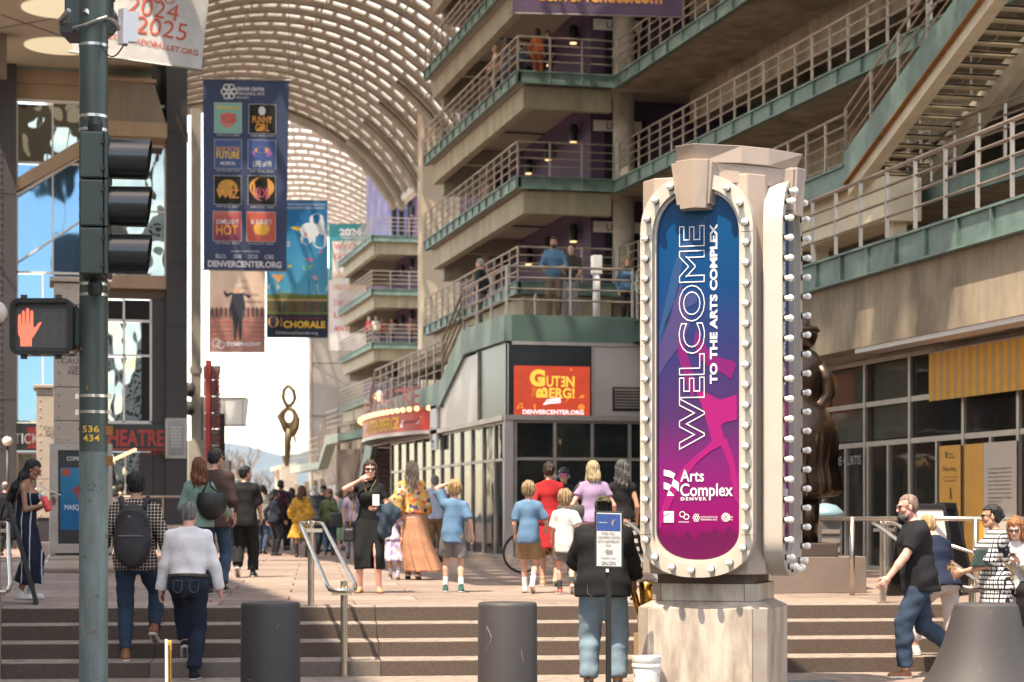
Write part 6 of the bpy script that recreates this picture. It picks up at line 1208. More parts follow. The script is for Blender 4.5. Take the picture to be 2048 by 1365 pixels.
MB().box(a.x - .17, a.x + .2, a.y - .2, a.y + .2, .6, 1.55).build('body', mat('bin_grey', (.1, .1, .1), rough=.5), tb, bevel=.02); MB().lathe([(.27, 0), (.26, .08), (.16, .17), (.03, .2)], (a.x + .015, a.y, 1.55), 20).build('hood', mat('bin_blue', (.2, .3, .34), rough=.4), tb, True)
for i in range(5): MB().box(a.x - .12, a.x + .15, a.y - .215, a.y - .201, .8 + .13 * i, .86 + .13 * i).build('slot', m_mull, tb)
# bucket and cardboard
bk = thing('plastic_bucket', 'white plastic bucket with a round label beside the stone plinth', 'bucket', PZ(1290, 0, 16.9)); a = PZ(1293, 0, 16.9); bh = zy(1312, 16.9)
MB().lathe([(.105, 0), (.118, bh - .09), (.126, bh - .09), (.126, bh - .07), (.12, bh - .06), (.127, bh - .05), (.127, bh), (.115, bh), (.11, bh - .04)], a, 28).build('pail', m_white, bk, autosmooth=True); MB().tube([a + cx_ * .125 * math.cos(t) + Vector((0, 0, bh - .08 - .14 * math.sin(t))) - cy_ * .06 for t in [math.pi * i / 10 for i in range(11)]], .004, 6).build('bail_handle', m_mull, bk)
flat('label', [[(.105 * math.cos(q) * .5, .12 + .055 * math.sin(q)) for q in [2 * math.pi * i / 18 for i in range(18)]]], mat('label_gold', (.3, .2, .05)), bk, Frame(a - cy_ * .118 + cx_ * .03, cx_), .006); flat('label', [disc(0, .12, .03, 14)], m_print_k, bk, Frame(a - cy_ * .118 + cx_ * .03, cx_), .0075)
cb = thing('cardboard_box', 'open brown cardboard box leaning behind the stone plinth', 'box', PZ(1300, 0, 18.6)); m_cb = mat('cardboard', (.36, .22, .12), rough=.85, ns=4, na=.2); a0, a1, a2, a3 = P(1274, 1208, 18.7), P(1322, 1200, 18.7), P(1324, 1268, 18.7), P(1281, 1270, 18.7)
mb = MB(); n_ = cy_ * .02; mb.hexa([a3, a2, a2 + n_, a3 + n_, a0, a1, a1 + n_, a0 + n_]); mb.build('front_panel', m_cb, cb); MB().hexa([a0, a1, a1 + n_, a0 + n_, a0 + cy_ * .25 + Vector((-.05, 0, .1)), a1 + cy_ * .25 + Vector((0, 0, .12)), a1 + cy_ * .27 + Vector((0, 0, .12)), a0 + cy_ * .27 + Vector((-.05, 0, .1))]).build('flap', m_cb, cb)
MB().hexa([a3, a3 + cx_ * .02, a3 + cx_ * .02 + cy_ * .3, a3 + cy_ * .3, a0, a0 + cx_ * .02, a0 + cx_ * .02 + cy_ * .3, a0 + cy_ * .3]).build('side_panel', m_cb, cb); w = a3 + cx_ * .12; MB().box(w.x - .1, w.x + .25, w.y - .0, w.y + .3, 0, a3.z + .002).build('crate_support', m_cb, cb)
# ================================================================== PEOPLE: bodies grown as one surface from a posed skeleton
def surface_nets(V, h, o):
    V = V.astype(np.float32); nx, ny, nz = V.shape; S = V < 0
    acc = np.zeros((nx - 1, ny - 1, nz - 1, 3), np.float32); cnt = np.zeros((nx - 1, ny - 1, nz - 1), np.float32)
    cor = [(i, j, k) for i in (0, 1) for j in (0, 1) for k in (0, 1)]
    sl_ = lambda c, A: A[c[0]:nx - 1 + c[0], c[1]:ny - 1 + c[1], c[2]:nz - 1 + c[2]]
    for a in cor:
        for ax in range(3):
            if a[ax]: continue
            b = list(a); b[ax] = 1; va, vb = sl_(a, V), sl_(b, V); x = (va < 0) != (vb < 0)
            t = np.where(x, va / np.where(x, va - vb, 1), 0)
            for d in range(3): acc[..., d] += np.where(x, a[d] + (t if d == ax else 0), 0)
            cnt += x
    act = cnt > 0; idx = -np.ones(act.shape, np.int64); ii = np.argwhere(act); idx[act] = np.arange(len(ii))
    vs = (ii + acc[act] / cnt[act][:, None]) * h + np.asarray(o)
    fs = []
    for ax in range(3):
        o1, o2 = [d for d in range(3) if d != ax]
        lo = [slice(1, -1)] * 3; lo[ax] = slice(0, -1); hi = [slice(1, -1)] * 3; hi[ax] = slice(1, None)
        a, b = S[tuple(lo)], S[tuple(hi)]; e = np.argwhere(a != b); inn = a[a != b]
        e[:, o1] += 1; e[:, o2] += 1
        def g(p, q): z = e.copy(); z[:, o1] -= p; z[:, o2] -= q; return idx[z[:, 0], z[:, 1], z[:, 2]]
        q = np.stack([g(1, 1), g(0, 1), g(0, 0), g(1, 0)], 1)
        fl = inn if ax != 1 else ~inn
        q[~fl] = q[~fl][:, ::-1]; fs.append(q)
    return vs, np.concatenate(fs)
def smin(a, b, k):
    h = np.clip(.5 + .5 * (b - a) / k, 0, 1); return b + (a - b) * h - k * h * (1 - h)
def smax(a, b, k): return -smin(-a, -b, k)
def cap_(Pt, a, b, ra, rb):
    a, b = np.asarray(a, np.float32), np.asarray(b, np.float32); d = b - a; q = Pt - a
    t = np.clip(q @ d / max(float(d @ d), 1e-9), 0, 1); return np.linalg.norm(q - t[..., None] * d, axis=-1) - (ra + (rb - ra) * t)
def ell_(Pt, c, r, Rm=None):
    q = Pt - np.asarray(c, np.float32)
    if Rm is not None: q = q @ Rm
    r = np.asarray(r, np.float32); k = np.linalg.norm(q / r, axis=-1); k2 = np.linalg.norm(q / r ** 2, axis=-1); return k * (k - 1) / np.maximum(k2, 1e-5)
def prof_(q, tab, y0=None):
    """body of elliptical sections: rows (z, halfwidth, halfdepth, forward shift)"""
    t = np.array(tab); z = q[..., 2]; w = np.interp(z, t[:, 0], t[:, 1]); d = np.interp(z, t[:, 0], t[:, 2]); s = np.interp(z, t[:, 0], t[:, 3])
    k = np.sqrt((q[..., 0] / w) ** 2 + ((q[..., 1] - s) / d) ** 2); r = (k - 1) * np.minimum(w, d)
    return np.maximum(r, np.maximum(t[0, 0] - z, z - t[-1, 0]))
def grid(lo, hi, h):
    lo = np.asarray(lo) - 2 * h; n = np.ceil((np.asarray(hi) + 2 * h - lo) / h).astype(int) + 1
    g = np.meshgrid(*[lo[d] + h * np.arange(n[d]) for d in range(3)], indexing='ij'); return np.stack(g, -1).astype(np.float32), lo
def np_mesh(name, vs, fs):
    me = bpy.data.meshes.new(name); me.vertices.add(len(vs)); me.vertices.foreach_set('co', np.asarray(vs, np.float32).ravel())
    n = len(fs); w = len(fs[0]); me.loops.add(n * w); me.loops.foreach_set('vertex_index', np.asarray(fs, np.int32).ravel())
    me.polygons.add(n); me.polygons.foreach_set('loop_start', np.arange(0, n * w, w, dtype=np.int32)); me.polygons.foreach_set('loop_total', np.full(n, w, np.int32))
    me.polygons.foreach_set('use_smooth', np.ones(n, bool)); me.update(calc_edges=True); me.validate(); return me
# ---- head and hands, grown once at fine resolution
def _head(female):
    g, lo = grid((-.11, -.13, -.17), (.11, .15, .14), .0062)
    d = ell_(g, (0, -.014, .034), (.076, .097, .088)); d = smin(d, ell_(g, (0, .022, -.03), (.061, .072, .086)), .03)
    d = smin(d, cap_(g, (0, .062, -.1), (0, .05, -.09), .024 if female else .029, .03), .03)
    for s in (-1, 1):
        d = smin(d, cap_(g, (s * .052, .01, -.068), (s * .028, .055, -.098), .018, .018), .03)
        d = smax(d, -ell_(g, (s * .033, .101, .004), (.019, .014, .012)), .014)
        d = smin(d, cap_(g, (s * .012, .092, .024), (s * .045, .078, .026), .009, .008), .012)
        d = smin(d, ell_(g, (s * .05, .06, -.03), (.02, .022, .02)), .025)
        d = np.minimum(d, ell_(g, (s * .077, -.008, -.012), (.011, .021, .033)))
    d = smin(d, cap_(g, (0, .09, .012), (0, .112, -.03), .008, .013), .012); d = smin(d, ell_(g, (0, .103, -.034), (.019, .012, .009)), .01)
    d = smin(d, ell_(g, (0, .088, -.062), (.023, .012, .0075)), .008); d = smin(d, ell_(g, (0, .086, -.074), (.02, .012, .008)), .008)
    d = smin(d, cap_(g, (0, -.018, -.08), (0, -.03, -.17), .05, .05), .03); d = np.maximum(d, -.155 - g[..., 2])
    return surface_nets(d, .0062, lo)
def _hand(curl):
    g, lo = grid((-.075, -.085, -.03), (.085, .045, .215), .0052)
    d = ell_(g, (0, 0, .05), (.041, .017, .056)); d = smin(d, cap_(g, (0, 0, -.02), (0, 0, .02), .026, .03), .02)
    for x, L, sp in ((-.031, .066, -.012), (-.0105, .079, -.004), (.0105, .074, .004), (.031, .058, .014)):
        b = np.array([x, 0, .092]); a = curl; m = b + np.array([sp * .5, -math.sin(a) * L * .5, math.cos(a) * L * .5]); a2 = curl * 2.3; e = m + np.array([sp * .3, -math.sin(a2) * L * .55, math.cos(a2) * L * .55])
        d = smin(d, np.minimum(cap_(g, b - [0, 0, .03], b, .0095, .0095), np.minimum(cap_(g, b, m, .0093, .0085), cap_(g, m, e, .0085, .0068))), .004)
    t0 = np.array([-.03, -.004, .025]); t1 = t0 + [-.03, -.016, .032]; t2 = t1 + [-.004 + .02 * curl, -.012 - .012 * curl, .032]
    d = smin(d, np.minimum(cap_(g, t0, t1, .014, .0105), cap_(g, t1, t2, .0102, .008)), .01)
    return surface_nets(d, .0052, lo)
HEADS = {f: _head(f) for f in (0, 1)}
HANDS = {c: _hand(c) for c in (.18, .45, .85)}
MATS = {}
def skin(t):
    if ('s', t) not in MATS:
        c = {'fair': (.62, .36, .26), 'tan': (.5, .27, .18), 'pink': (.66, .35, .27), 'brown': (.3, .15, .09), 'dark': (.13, .065, .042)}[t]
        m = mat('skin', c, rough=.48, ns=9, na=.18, bump=.05, bs=60); m.node_tree.nodes['Principled BSDF'].inputs['Subsurface Weight'].default_value = .08
        m.node_tree.nodes['Principled BSDF'].inputs['Subsurface Radius'].default_value = (.02, .008, .005); MATS[('s', t)] = m
    return MATS[('s', t)]
def hairm(c):
    if ('h', c) not in MATS:
        col = {'black': (.012, .01, .01), 'brown': (.045, .024, .014), 'chestnut': (.1, .042, .018), 'auburn': (.2, .07, .022), 'blond': (.5, .32, .14), 'sand': (.34, .23, .12), 'grey': (.2, .19, .18), 'silver': (.42, .4, .37), 'white': (.62, .6, .56), 'dgrey': (.09, .085, .08)}.get(c) or c
        MATS[('h', c)] = mat('hair', col, rough=.5, ns=46, na=.78, bump=.9, bs=70, stretch=(1, 1, .12))
    return MATS[('h', c)]
def cloth(kind, c, c2=None, s=1.):
    k = (kind, c, c2, s)
    if k in MATS: return MATS[k]
    m = mat('fabric_' + kind, c, rough=.85, ns=5, na=.22, bump=.35, bs=11, spec=.25)
    nt = m.node_tree; b = nt.nodes['Principled BSDF']
    L = nt.links.new; N = nt.nodes.new
    if kind == 'denim': b.inputs['Roughness'].default_value = .9
    if kind in ('check', 'hstripe', 'vstripe', 'lattice'):
        tc = N('ShaderNodeTexCoord'); sp = N('ShaderNodeSeparateXYZ'); L(tc.outputs['Object'], sp.inputs[0])
        def line(out, per, duty, ph=0):
            a = N('ShaderNodeMath'); a.operation = 'MULTIPLY_ADD'; a.inputs[1].default_value = 1 / per; a.inputs[2].default_value = ph; L(out, a.inputs[0])
            f = N('ShaderNodeMath'); f.operation = 'FRACT'; L(a.outputs[0], f.inputs[0]); g_ = N('ShaderNodeMath'); g_.operation = 'LESS_THAN'; g_.inputs[1].default_value = duty; L(f.outputs[0], g_.inputs[0]); return g_.outputs[0]
        def comb(a, b_, op='MAXIMUM'):
            q = N('ShaderNodeMath'); q.operation = op; L(a, q.inputs[0]); L(b_, q.inputs[1]); return q.outputs[0]
        XY = N('ShaderNodeMath'); L(sp.outputs['X'], XY.inputs[0]); L(sp.outputs['Y'], XY.inputs[1])
        if kind == 'check': f = comb(line(sp.outputs['X'], .04 * s, .2), line(sp.outputs['Z'], .04 * s, .2))
        elif kind == 'hstripe': f = line(sp.outputs['Z'], .1 * s, .5)
        elif kind == 'vstripe': f = line(sp.outputs['Y'], .07 * s, .13)
        else:
            a = line(XY.outputs[0], .075 * s, .22, .1); z = line(sp.outputs['Z'], .06 * s, .3); z2 = line(sp.outputs['Z'], .06 * s, .7, .1); x2 = line(XY.outputs[0], .0375 * s, .3, .3)
            f = comb(comb(a, z), comb(x2, z2, 'MULTIPLY'))
        mx = N('ShaderNodeMix'); mx.data_type = 'RGBA'; mx.inputs['A'].default_value = (*c, 1); mx.inputs['B'].default_value = (*c2, 1); L(f, mx.inputs['Factor']); L(mx.outputs['Result'], b.inputs['Base Color'])
    elif kind in ('floral', 'camo', 'blotch'):
        tc = N('ShaderNodeTexCoord'); n = N('ShaderNodeTexNoise' if kind == 'camo' else 'ShaderNodeTexVoronoi'); n.inputs['Scale'].default_value = {'floral': 26, 'camo': 16, 'blotch': 13}[kind] / s; L(tc.outputs['Object'], n.inputs['Vector'])
        r = N('ShaderNodeValToRGB'); r.color_ramp.interpolation = 'CONSTANT'; e = r.color_ramp.elements; src = n.outputs['Fac'] if kind == 'camo' else None
        if src is None:
            se = N('ShaderNodeSeparateColor'); L(n.outputs['Color'], se.inputs[0]); src = se.outputs['Red']
        cs = c2 if isinstance(c2[0], tuple) else (c2,)
        e[0].position = 0; e[0].color = (*c, 1); st = (.4, .6) if kind == 'camo' else (.45, 1); e[1].position = st[0]; e[1].color = (*cs[0], 1)
        for i, q in enumerate(cs[1:]): z = e.new(st[0] + (st[1] - st[0]) * (i + 1) / len(cs)); z.color = (*q, 1)
        L(src, r.inputs[0]); L(r.outputs[0], b.inputs['Base Color'])
    MATS[k] = m; return m
LENS = mat('dark_lens', (.01, .01, .012), rough=.12, coat=.6)
SOLE = mat('sole_rubber', (.66, .62, .56), rough=.7)
EYEM = mat('eye_dark', (.02, .014, .01), rough=.3)
LIP = mat('lips', (.42, .14, .11), rough=.45)
PROF = {  # z above hip joints, half width, half depth, forward shift
    0: [(-.13, .10, .085, -.01), (-.05, .165, .115, -.012), (.03, .165, .118, -.008), (.13, .15, .108, 0), (.25, .158, .112, .006), (.37, .176, .122, .006), (.45, .168, .108, -.004), (.505, .115, .08, -.012), (.555, .06, .062, -.012)],
    1: [(-.13, .09, .085, -.015), (-.05, .172, .118, -.018), (.03, .165, .113, -.008), (.14, .125, .092, .004), (.23, .13, .1, .01), (.345, .152, .122, .022), (.43, .142, .096, .002), (.495, .09, .068, -.012), (.545, .05, .055, -.012)]}
def inflate(tab, g, bulk=1.): return [(z, w * bulk + g, d * bulk + g, s) for z, w, d, s in tab]
def person(label, at, face, H=1.72, f=0, sk='fair', hair=('short', 'brown'), top=None, bot=None, shoes=None, lean=0., twist=0., head=(0, 0), feet=None, hands=(None, None), bulk=1., res=.0165, group=None, extras=(), hs=None, curl=(.45, .45), elbow=(None, None), sit=None, palms=(None, None), cat='person', roll=0.):
    """face: degrees clockwise from the camera's own heading (0 = seen from behind, 180 = facing us)"""
    k = H / 1.75; a = R(face) + TH * 0
    fw = c2w(math.sin(a), math.cos(a)); rz = math.atan2(-fw.x, fw.y)
    root = thing('person', label, cat, at, group, rz)
    A = lambda *v: np.array(v, float)
    l1, l2 = .435 * k, .425 * k; hw = (.088 if not f else .092) * k * (.6 + .4 * bulk)
    fl = feet or (dict(x=-.1, y=.0), dict(x=.1, y=.02)); ank = []
    for q in fl: ank.append(A(q['x'] * k, q['y'] * k, (q.get('z', 0) + .085 * k + .13 * k * math.sin(R(q.get('p', 0))))))
    if sit is None:
        pz = min(ank[i][2] + math.sqrt(max(.01, ((l1 + l2) * .996) ** 2 - (ank[i][0] - (hw if i else -hw)) ** 2 - ank[i][1] ** 2)) for i in (0, 1) if not fl[i].get('free'))
    else: pz = sit
    pel = A(0, 0, pz)
    def rot(x, y, z): return np.array((Matrix.Rotation(R(z), 3, 'Z') @ Matrix.Rotation(R(x), 3, 'X') @ Matrix.Rotation(R(y), 3, 'Y')))
    Rt = rot(-lean, roll, twist); T = lambda v: pel + Rt @ (A(*v) * k)
    hip = [pel + A(-hw, 0, -.02), pel + A(hw, 0, -.02)]
    def ik(a_, t, m, n, pole):
        d = t - a_; L = np.linalg.norm(d)
        if L > (m + n) * .998: t = a_ + d / L * (m + n) * .998; d = t - a_; L = np.linalg.norm(d)
        L = max(L, 1e-3); x = (m * m - n * n + L * L) / (2 * L); hgt = math.sqrt(max(m * m - x * x, 0)); u = d / L; p = pole - u * (pole @ u); p /= max(np.linalg.norm(p), 1e-6)
        return a_ + u * x + p * hgt, t
    knee = []
    for i in (0, 1):
        s = -1 if i == 0 else 1; kn, an = ik(hip[i], ank[i], l1, l2, A(s * .12 + fl[i].get('kx', 0), 1, .1)); knee.append(kn); ank[i] = an
    sw = (.162 if not f else .142) * (.72 + .28 * bulk); sh = [T((-sw, -.008, .462 - f * .02)), T((sw, -.008, .462 - f * .02))]
    elb, wr, hd = [], [], []
    u1, u2 = .285 * k, .25 * k; swg = random.Random(label + 'arm').uniform(-.2, .2)
    for i in (0, 1):
        s = -1 if i == 0 else 1; t = hands[i]
        t = sh[i] + A(s * .06, .045 + swg * s, -.5 + abs(swg) * .2) * k if t is None else (A(*t) * k + (A(0, 0, 0)))
        pole = A(*elbow[i]) if elbow[i] else A(s * .45, -1, -.15)
        e, w = ik(sh[i], t, u1, u2, pole); elb.append(e); wr.append(w)
    ncz = .515 - f * .012
    nb, nt_ = T((0, -.012, ncz)), T((0, .008, ncz + .085)); hsc = (hs or 1.) * .92 * max(k, .86)
    Rh = np.array(Matrix.Rotation(R(-lean * .4 - twist * 0), 3, 'X')) if False else rot(-lean * .35 + head[1], 0, twist + head[0])
    hc = nt_ + Rh @ A(0, .028, .105) * hsc
    ar = (.047, .038, .036, .026) if not f else (.039, .032, .031, .022); ar = [x * k * (.4 + .6 * bulk) for x in ar]
    lr = (.086, .058, .04) if not f else (.088, .056, .037); lr = [x * k * (.4 + .6 * bulk) for x in lr]
    Ri = Rt
    tab = [(z * k, w * k, d * k, s * k) for z, w, d, s in inflate(PROF[f], 0, bulk)]
    tq = lambda g: (g - pel.astype(np.float32)) @ Ri.astype(np.float32)
    allp = np.array([*ank, *knee, *hip, *elb, *wr, *sh, nt_])
    # ---- body: trunk, limbs, neck in one field; head, hands grown into it
    h = res; g, lo = grid(allp.min(0) - .1 * k, allp.max(0) + .1 * k, h)
    d = prof_(tq(g), tab)
    d = smin(d, cap_(g, nb, nt_ + Rh @ A(0, 0, .03), .052 * k * (1 - .14 * f), .046 * k * (1 - .14 * f)), .03 * k)
    for i in (0, 1):
        d = smin(d, cap_(g, nb + (sh[i] - nb) * .45, sh[i], .045 * k, ar[0] * 1.12), .05 * k)
        d = smin(d, cap_(g, sh[i], elb[i], ar[0], ar[1]), .03 * k); d = smin(d, cap_(g, elb[i], wr[i], ar[2], ar[3]), .015)
        d = smin(d, cap_(g, elb[i], elb[i] + (wr[i] - elb[i]) * .4, ar[1], ar[2] * 1.08), .01)
        d = smin(d, cap_(g, hip[i], knee[i], lr[0], lr[1]), .03 * k); d = smin(d, cap_(g, knee[i], ank[i], lr[1] * .93, lr[2]), .012)
        cf = knee[i] + (ank[i] - knee[i]) * .3 + A(0, -.018, 0) * k; d = smin(d, cap_(g, cf, knee[i] + (ank[i] - knee[i]) * .55 + A(0, -.01, 0) * k, lr[1] * .98, lr[2]), .02)
    if f:
        for s in (-1, 1): d = smin(d, ell_(g, T((s * .068, .1, .345)), (.062 * k, .055 * k, .062 * k)), .03 * k)
    vs, fs = surface_nets(d, h, lo); V, Fc = [vs], [fs]; n0 = len(vs)
    hv, hf = HEADS[f]; V.append((Rh @ (hv * hsc).T).T + hc); Fc.append(hf + n0); n0 += len(hv)
    near = res < .02
    for i in (0, 1):
        s = -1 if i == 0 else 1; z = wr[i] - elb[i]; z /= np.linalg.norm(z); pn = A(*(palms[i] or (-s, .12, 0))); y = -(pn - z * (pn @ z)); y /= max(np.linalg.norm(y), 1e-6); x = np.cross(y, z)
        hv, hf = HANDS[curl[i]]; hv = hv.copy() * k * (.92 if not f else .84); hf = hf
        # thumb lies at -x of the model: turn it to the front / inner side
        if (x @ A(0, 1, .3)) > 0: hv = hv * A(-1, 1, 1); hf = hf[:, ::-1]
        hv2 = hv if near else hv
        V.append(wr[i] + hv2[:, :1] * x + hv2[:, 1:2] * y + hv2[:, 2:] * z); Fc.append(hf + n0); n0 += len(hv); hd.append((wr[i] + z * .08 * k, x, y, z))
    # feet when no shoes
    body = link('body', np_mesh('body', np.concatenate(V), np.concatenate(Fc)), skin(sk), root)
    body.location = (0, 0, 0)
    def piece(name, dfun, lo_, hi_, m, hh=None, par=None):
        hh = hh or h; g, l = grid(lo_, hi_, hh); v, fc = surface_nets(dfun(g), hh, l)
        if len(fc) < 4: return None
        o = link(name, np_mesh(name, v, fc), m, None); o.parent = par or root; o.location = (0, 0, 0); return o
    rnd = random.Random(label); ph = [rnd.uniform(0, 6) for _ in range(6)]
    def wrinkle(g, amp, fz=16.): return amp * (np.sin(g[..., 2] * fz + 3.1 * np.sin(g[..., 0] * 9 + ph[0]) + ph[1]) * np.sin(g[..., 0] * 13 + g[..., 1] * 11 + ph[2]) + .6 * np.sin(g[..., 2] * fz * 2.1 + g[..., 1] * 19 + ph[3]))
    out = dict(root=root, hd=hd, T=T, hc=hc, Rh=Rh, sh=sh, elb=elb, wr=wr, pel=pel, k=k, ank=ank, hip=hip, knee=knee, piece=piece, hsc=hsc, tq=tq, tab=tab)
    # ---- clothes
    if top:
        nm, m, o = top[0], top[1], dict(sl=1.05, hem=-.06, g=.014, flare=0, neck=0, loose=1.); o.update(top[2] if len(top) > 2 else {})
        gg = o['g'] * k
        tb = [(z, w + gg, dd + gg, s) for z, w, dd, s in tab]
        if f and o.get('bust', 1): tb = [(z, w, dd + .02 * k * math.exp(-((z / k - .33) / .09) ** 2), s + .012 * k * math.exp(-((z / k - .33) / .09) ** 2)) for z, w, dd, s in tb]
        if not o.get('tuck'): tb = [(z, w + .014 * k * (z / k < .2), dd + .016 * k * (z / k < .2), s) for z, w, dd, s in tb]
        tb = [(z, w + o['flare'] * k * max(0, .3 - z / k), dd + o['flare'] * k * max(0, .3 - z / k), s) for z, w, dd, s in tb]
        tb = [(min(o['hem'] * k, tb[0][0]) - .05, tb[1][1] + o['flare'] * .12 * k, tb[1][2] + o['flare'] * .12 * k, tb[1][3])] + tb[1:]
        def ftop(g):
            q = tq(g); d = prof_(q, tb)
            if f:
                for s in (-1, 1): d = smin(d, ell_(g, T((s * .068, .1, .345)), (.062 * k + gg, .055 * k + gg, .062 * k + gg)), .045 * k)
            d = np.maximum(d, o['hem'] * k - q[..., 2])
            for i in (0, 1):
                if o['sl'] <= 0: continue
                d = smin(d, cap_(g, nb + (sh[i] - nb) * .4, sh[i], .05 * k + gg * .6, ar[0] * 1.1 + gg), .05 * k)
                e1 = min(1, o['sl'] * 2); w1 = max(0, o['sl'] * 2 - 1)
                e = sh[i] + (elb[i] - sh[i]) * e1; lo_s = o['loose']
                d1 = cap_(g, sh[i], elb[i], ar[0] + gg, ar[1] + gg * 1.15 * lo_s)
                if w1 < .02: u = (elb[i] - sh[i]) / u1; d1 = np.maximum(d1, (g - e.astype(np.float32)) @ u.astype(np.float32))
                d = smin(d, d1, .03 * k)
                if w1 > .02:
                    u = (wr[i] - elb[i]) / u2; d2 = cap_(g, elb[i], wr[i], ar[1] + gg * 1.1 * lo_s, ar[3] + gg * (1. if w1 > .9 else 1.3) * lo_s + .004)
                    d2 = np.maximum(d2, (g - (elb[i] + (wr[i] - elb[i]) * min(w1, 1.02)).astype(np.float32)) @ u.astype(np.float32)); d = smin(d, d2, .012)
            if o['sl'] <= 0: d = np.maximum(d, q[..., 2] - o.get('cut', .5) * k)
            return d + wrinkle(g, .0058 * k, 17)
        pp = np.array([T((-.25, -.2, o['hem'])), T((.25, .22, o['hem'])), T((-.25, -.15, .56)), T((.25, .15, .56)), *sh, *elb, *(wr if o['sl'] > .5 else [])])
        tp = piece(nm, ftop, pp.min(0) - .06 * k, pp.max(0) + .06 * k, m); out['top'] = tp
        if o['neck'] and near:
            piece('collar', lambda g: np.maximum(np.abs(prof_(tq(g), [(ncz * k - .035 * k, .095 * k, .085 * k, -.012 * k), (ncz * k + .035 * k, .062 * k, .064 * k, -.006 * k)])) - .007, -.2 + 0 * g[..., 0]), T((-.13, -.12, .46)), T((.13, .13, .58)) , m, .0095, tp)
    if bot:
        nm, m, o = bot[0], bot[1], dict(len=.97, g=.012, waist=.09, w=.02, flare=0., fold=0.); o.update(bot[2] if len(bot) > 2 else {})
        gg = o['g'] * k
        if nm in ('trousers', 'jeans', 'shorts', 'leggings'):
            def fbot(g):
                q = tq(g); d = prof_(q, [(z, w + gg, dd + gg, s) for z, w, dd, s in tab]); d = np.maximum(d, q[..., 2] - o['waist'] * k)
                for i in (0, 1):
                    e1 = min(1, o['len'] * 2); w1 = max(0, o['len'] * 2 - 1); u = (knee[i] - hip[i]) / l1
                    d1 = cap_(g, hip[i], knee[i], lr[0] + gg, lr[1] + gg * 1.3)
                    if w1 < .02: d1 = np.maximum(cap_(g, hip[i], knee[i], lr[0] + gg, lr[1] + gg * 2.6), (g - (hip[i] + (knee[i] - hip[i]) * e1).astype(np.float32)) @ u.astype(np.float32))
                    d = smin(d, d1, .025 * k)
                    if w1 > .02:
                        u = (ank[i] - knee[i]) / l2; d2 = smin(cap_(g, knee[i], ank[i], lr[1] + gg * 1.3, lr[2] + gg * 1.5 + o['flare'] * k), cap_(g, knee[i] + (ank[i] - knee[i]) * .3 + A(0, -.018, 0) * k, knee[i] + (ank[i] - knee[i]) * .55 + A(0, -.01, 0) * k, lr[1] * .98 + gg, lr[2] + gg), .02)
                        d2 = np.maximum(d2, (g - (knee[i] + (ank[i] - knee[i]) * w1).astype(np.float32)) @ u.astype(np.float32)); d = smin(d, d2, .018)
                return d + wrinkle(g, .0046 * k * o.get('wr', 1), 24)
            pp = np.array([T((-.22, -.18, .12)), T((.22, .18, .12)), *hip, *knee, *ank])
            out['bot'] = piece(nm, fbot, pp.min(0) - .1 * k, pp.max(0) + .1 * k, m)
        else:  # skirt, dress skirt: flared, folded tube from waist to hem
            L = o['len'] * k; zt = pel[2] + o['waist'] * k; zb = zt - L; cx = (ank[0][0] + ank[1][0]) * .25; sx, sy = o.get('sx', 0), o.get('sy', (ank[0][1] + ank[1][1]) * .3)
            wt, wh, wb = tab[3][1] + gg, tab[1][1] + gg, o['w'] * k; dt, dh, db = tab[3][2] + gg, tab[1][2] + gg, o.get('d', o['w'] * .8) * k
            zh = min(.1 * k + L * .1, L * .6)
            def fsk(g):
                z = g[..., 2]; t = np.clip((zt - z) / L, 0, 1); x0 = t * t * (cx + sx); y0 = t * t * sy - .006 * k
                kk = [0, min(.9, (.09 + .05 + o['waist'] * .6) * k / L), 1]; w = np.interp(t, kk, [wt, wh, wb]); dd = np.interp(t, kk, [dt, dh, db])
                x, y = (g[..., 0] - x0) / w, (g[..., 1] - y0) / dd; an = np.arctan2(y, x); nf = o.get('nf', 9)
                r = np.sqrt(x * x + y * y) * (1 + o['fold'] * t * (np.sin(nf * an + ph[0] + 2 * t) + .5 * np.sin((nf * 2 - 3) * an + ph[1])))
                d = (r - 1) * np.minimum(w, dd)
                ft = 0
                if o.get('tiers'): ft = .008 * k * np.abs(np.sin(t * o['tiers'] * math.pi))
                d = np.maximum(d - ft, np.maximum(zb - z, z - zt))
                for i in (0, 1):
                    d = smin(d, np.maximum(np.minimum(cap_(g, hip[i], knee[i], lr[0] + gg * .7, lr[1] + gg), cap_(g, knee[i], ank[i], lr[1] + gg, lr[2] + gg)), np.maximum(zb - z, z - zt)), .03 * k)
                if o.get('slit'): d = np.maximum(d, .03 * k * np.clip((t - .5) * 5, -1, 1) - np.abs(g[..., 0] - o['slit'] * k - .02 * t) - 10 * np.clip(-g[..., 1], 0, 1))
                return d + wrinkle(g, .003 * k, 10)
            W = max(wb, wh) + abs(sx) + abs(cx) + .05; out['bot'] = piece(nm, fsk, (-W, -W - abs(sy), zb), (W, W + abs(sy), zt), m)
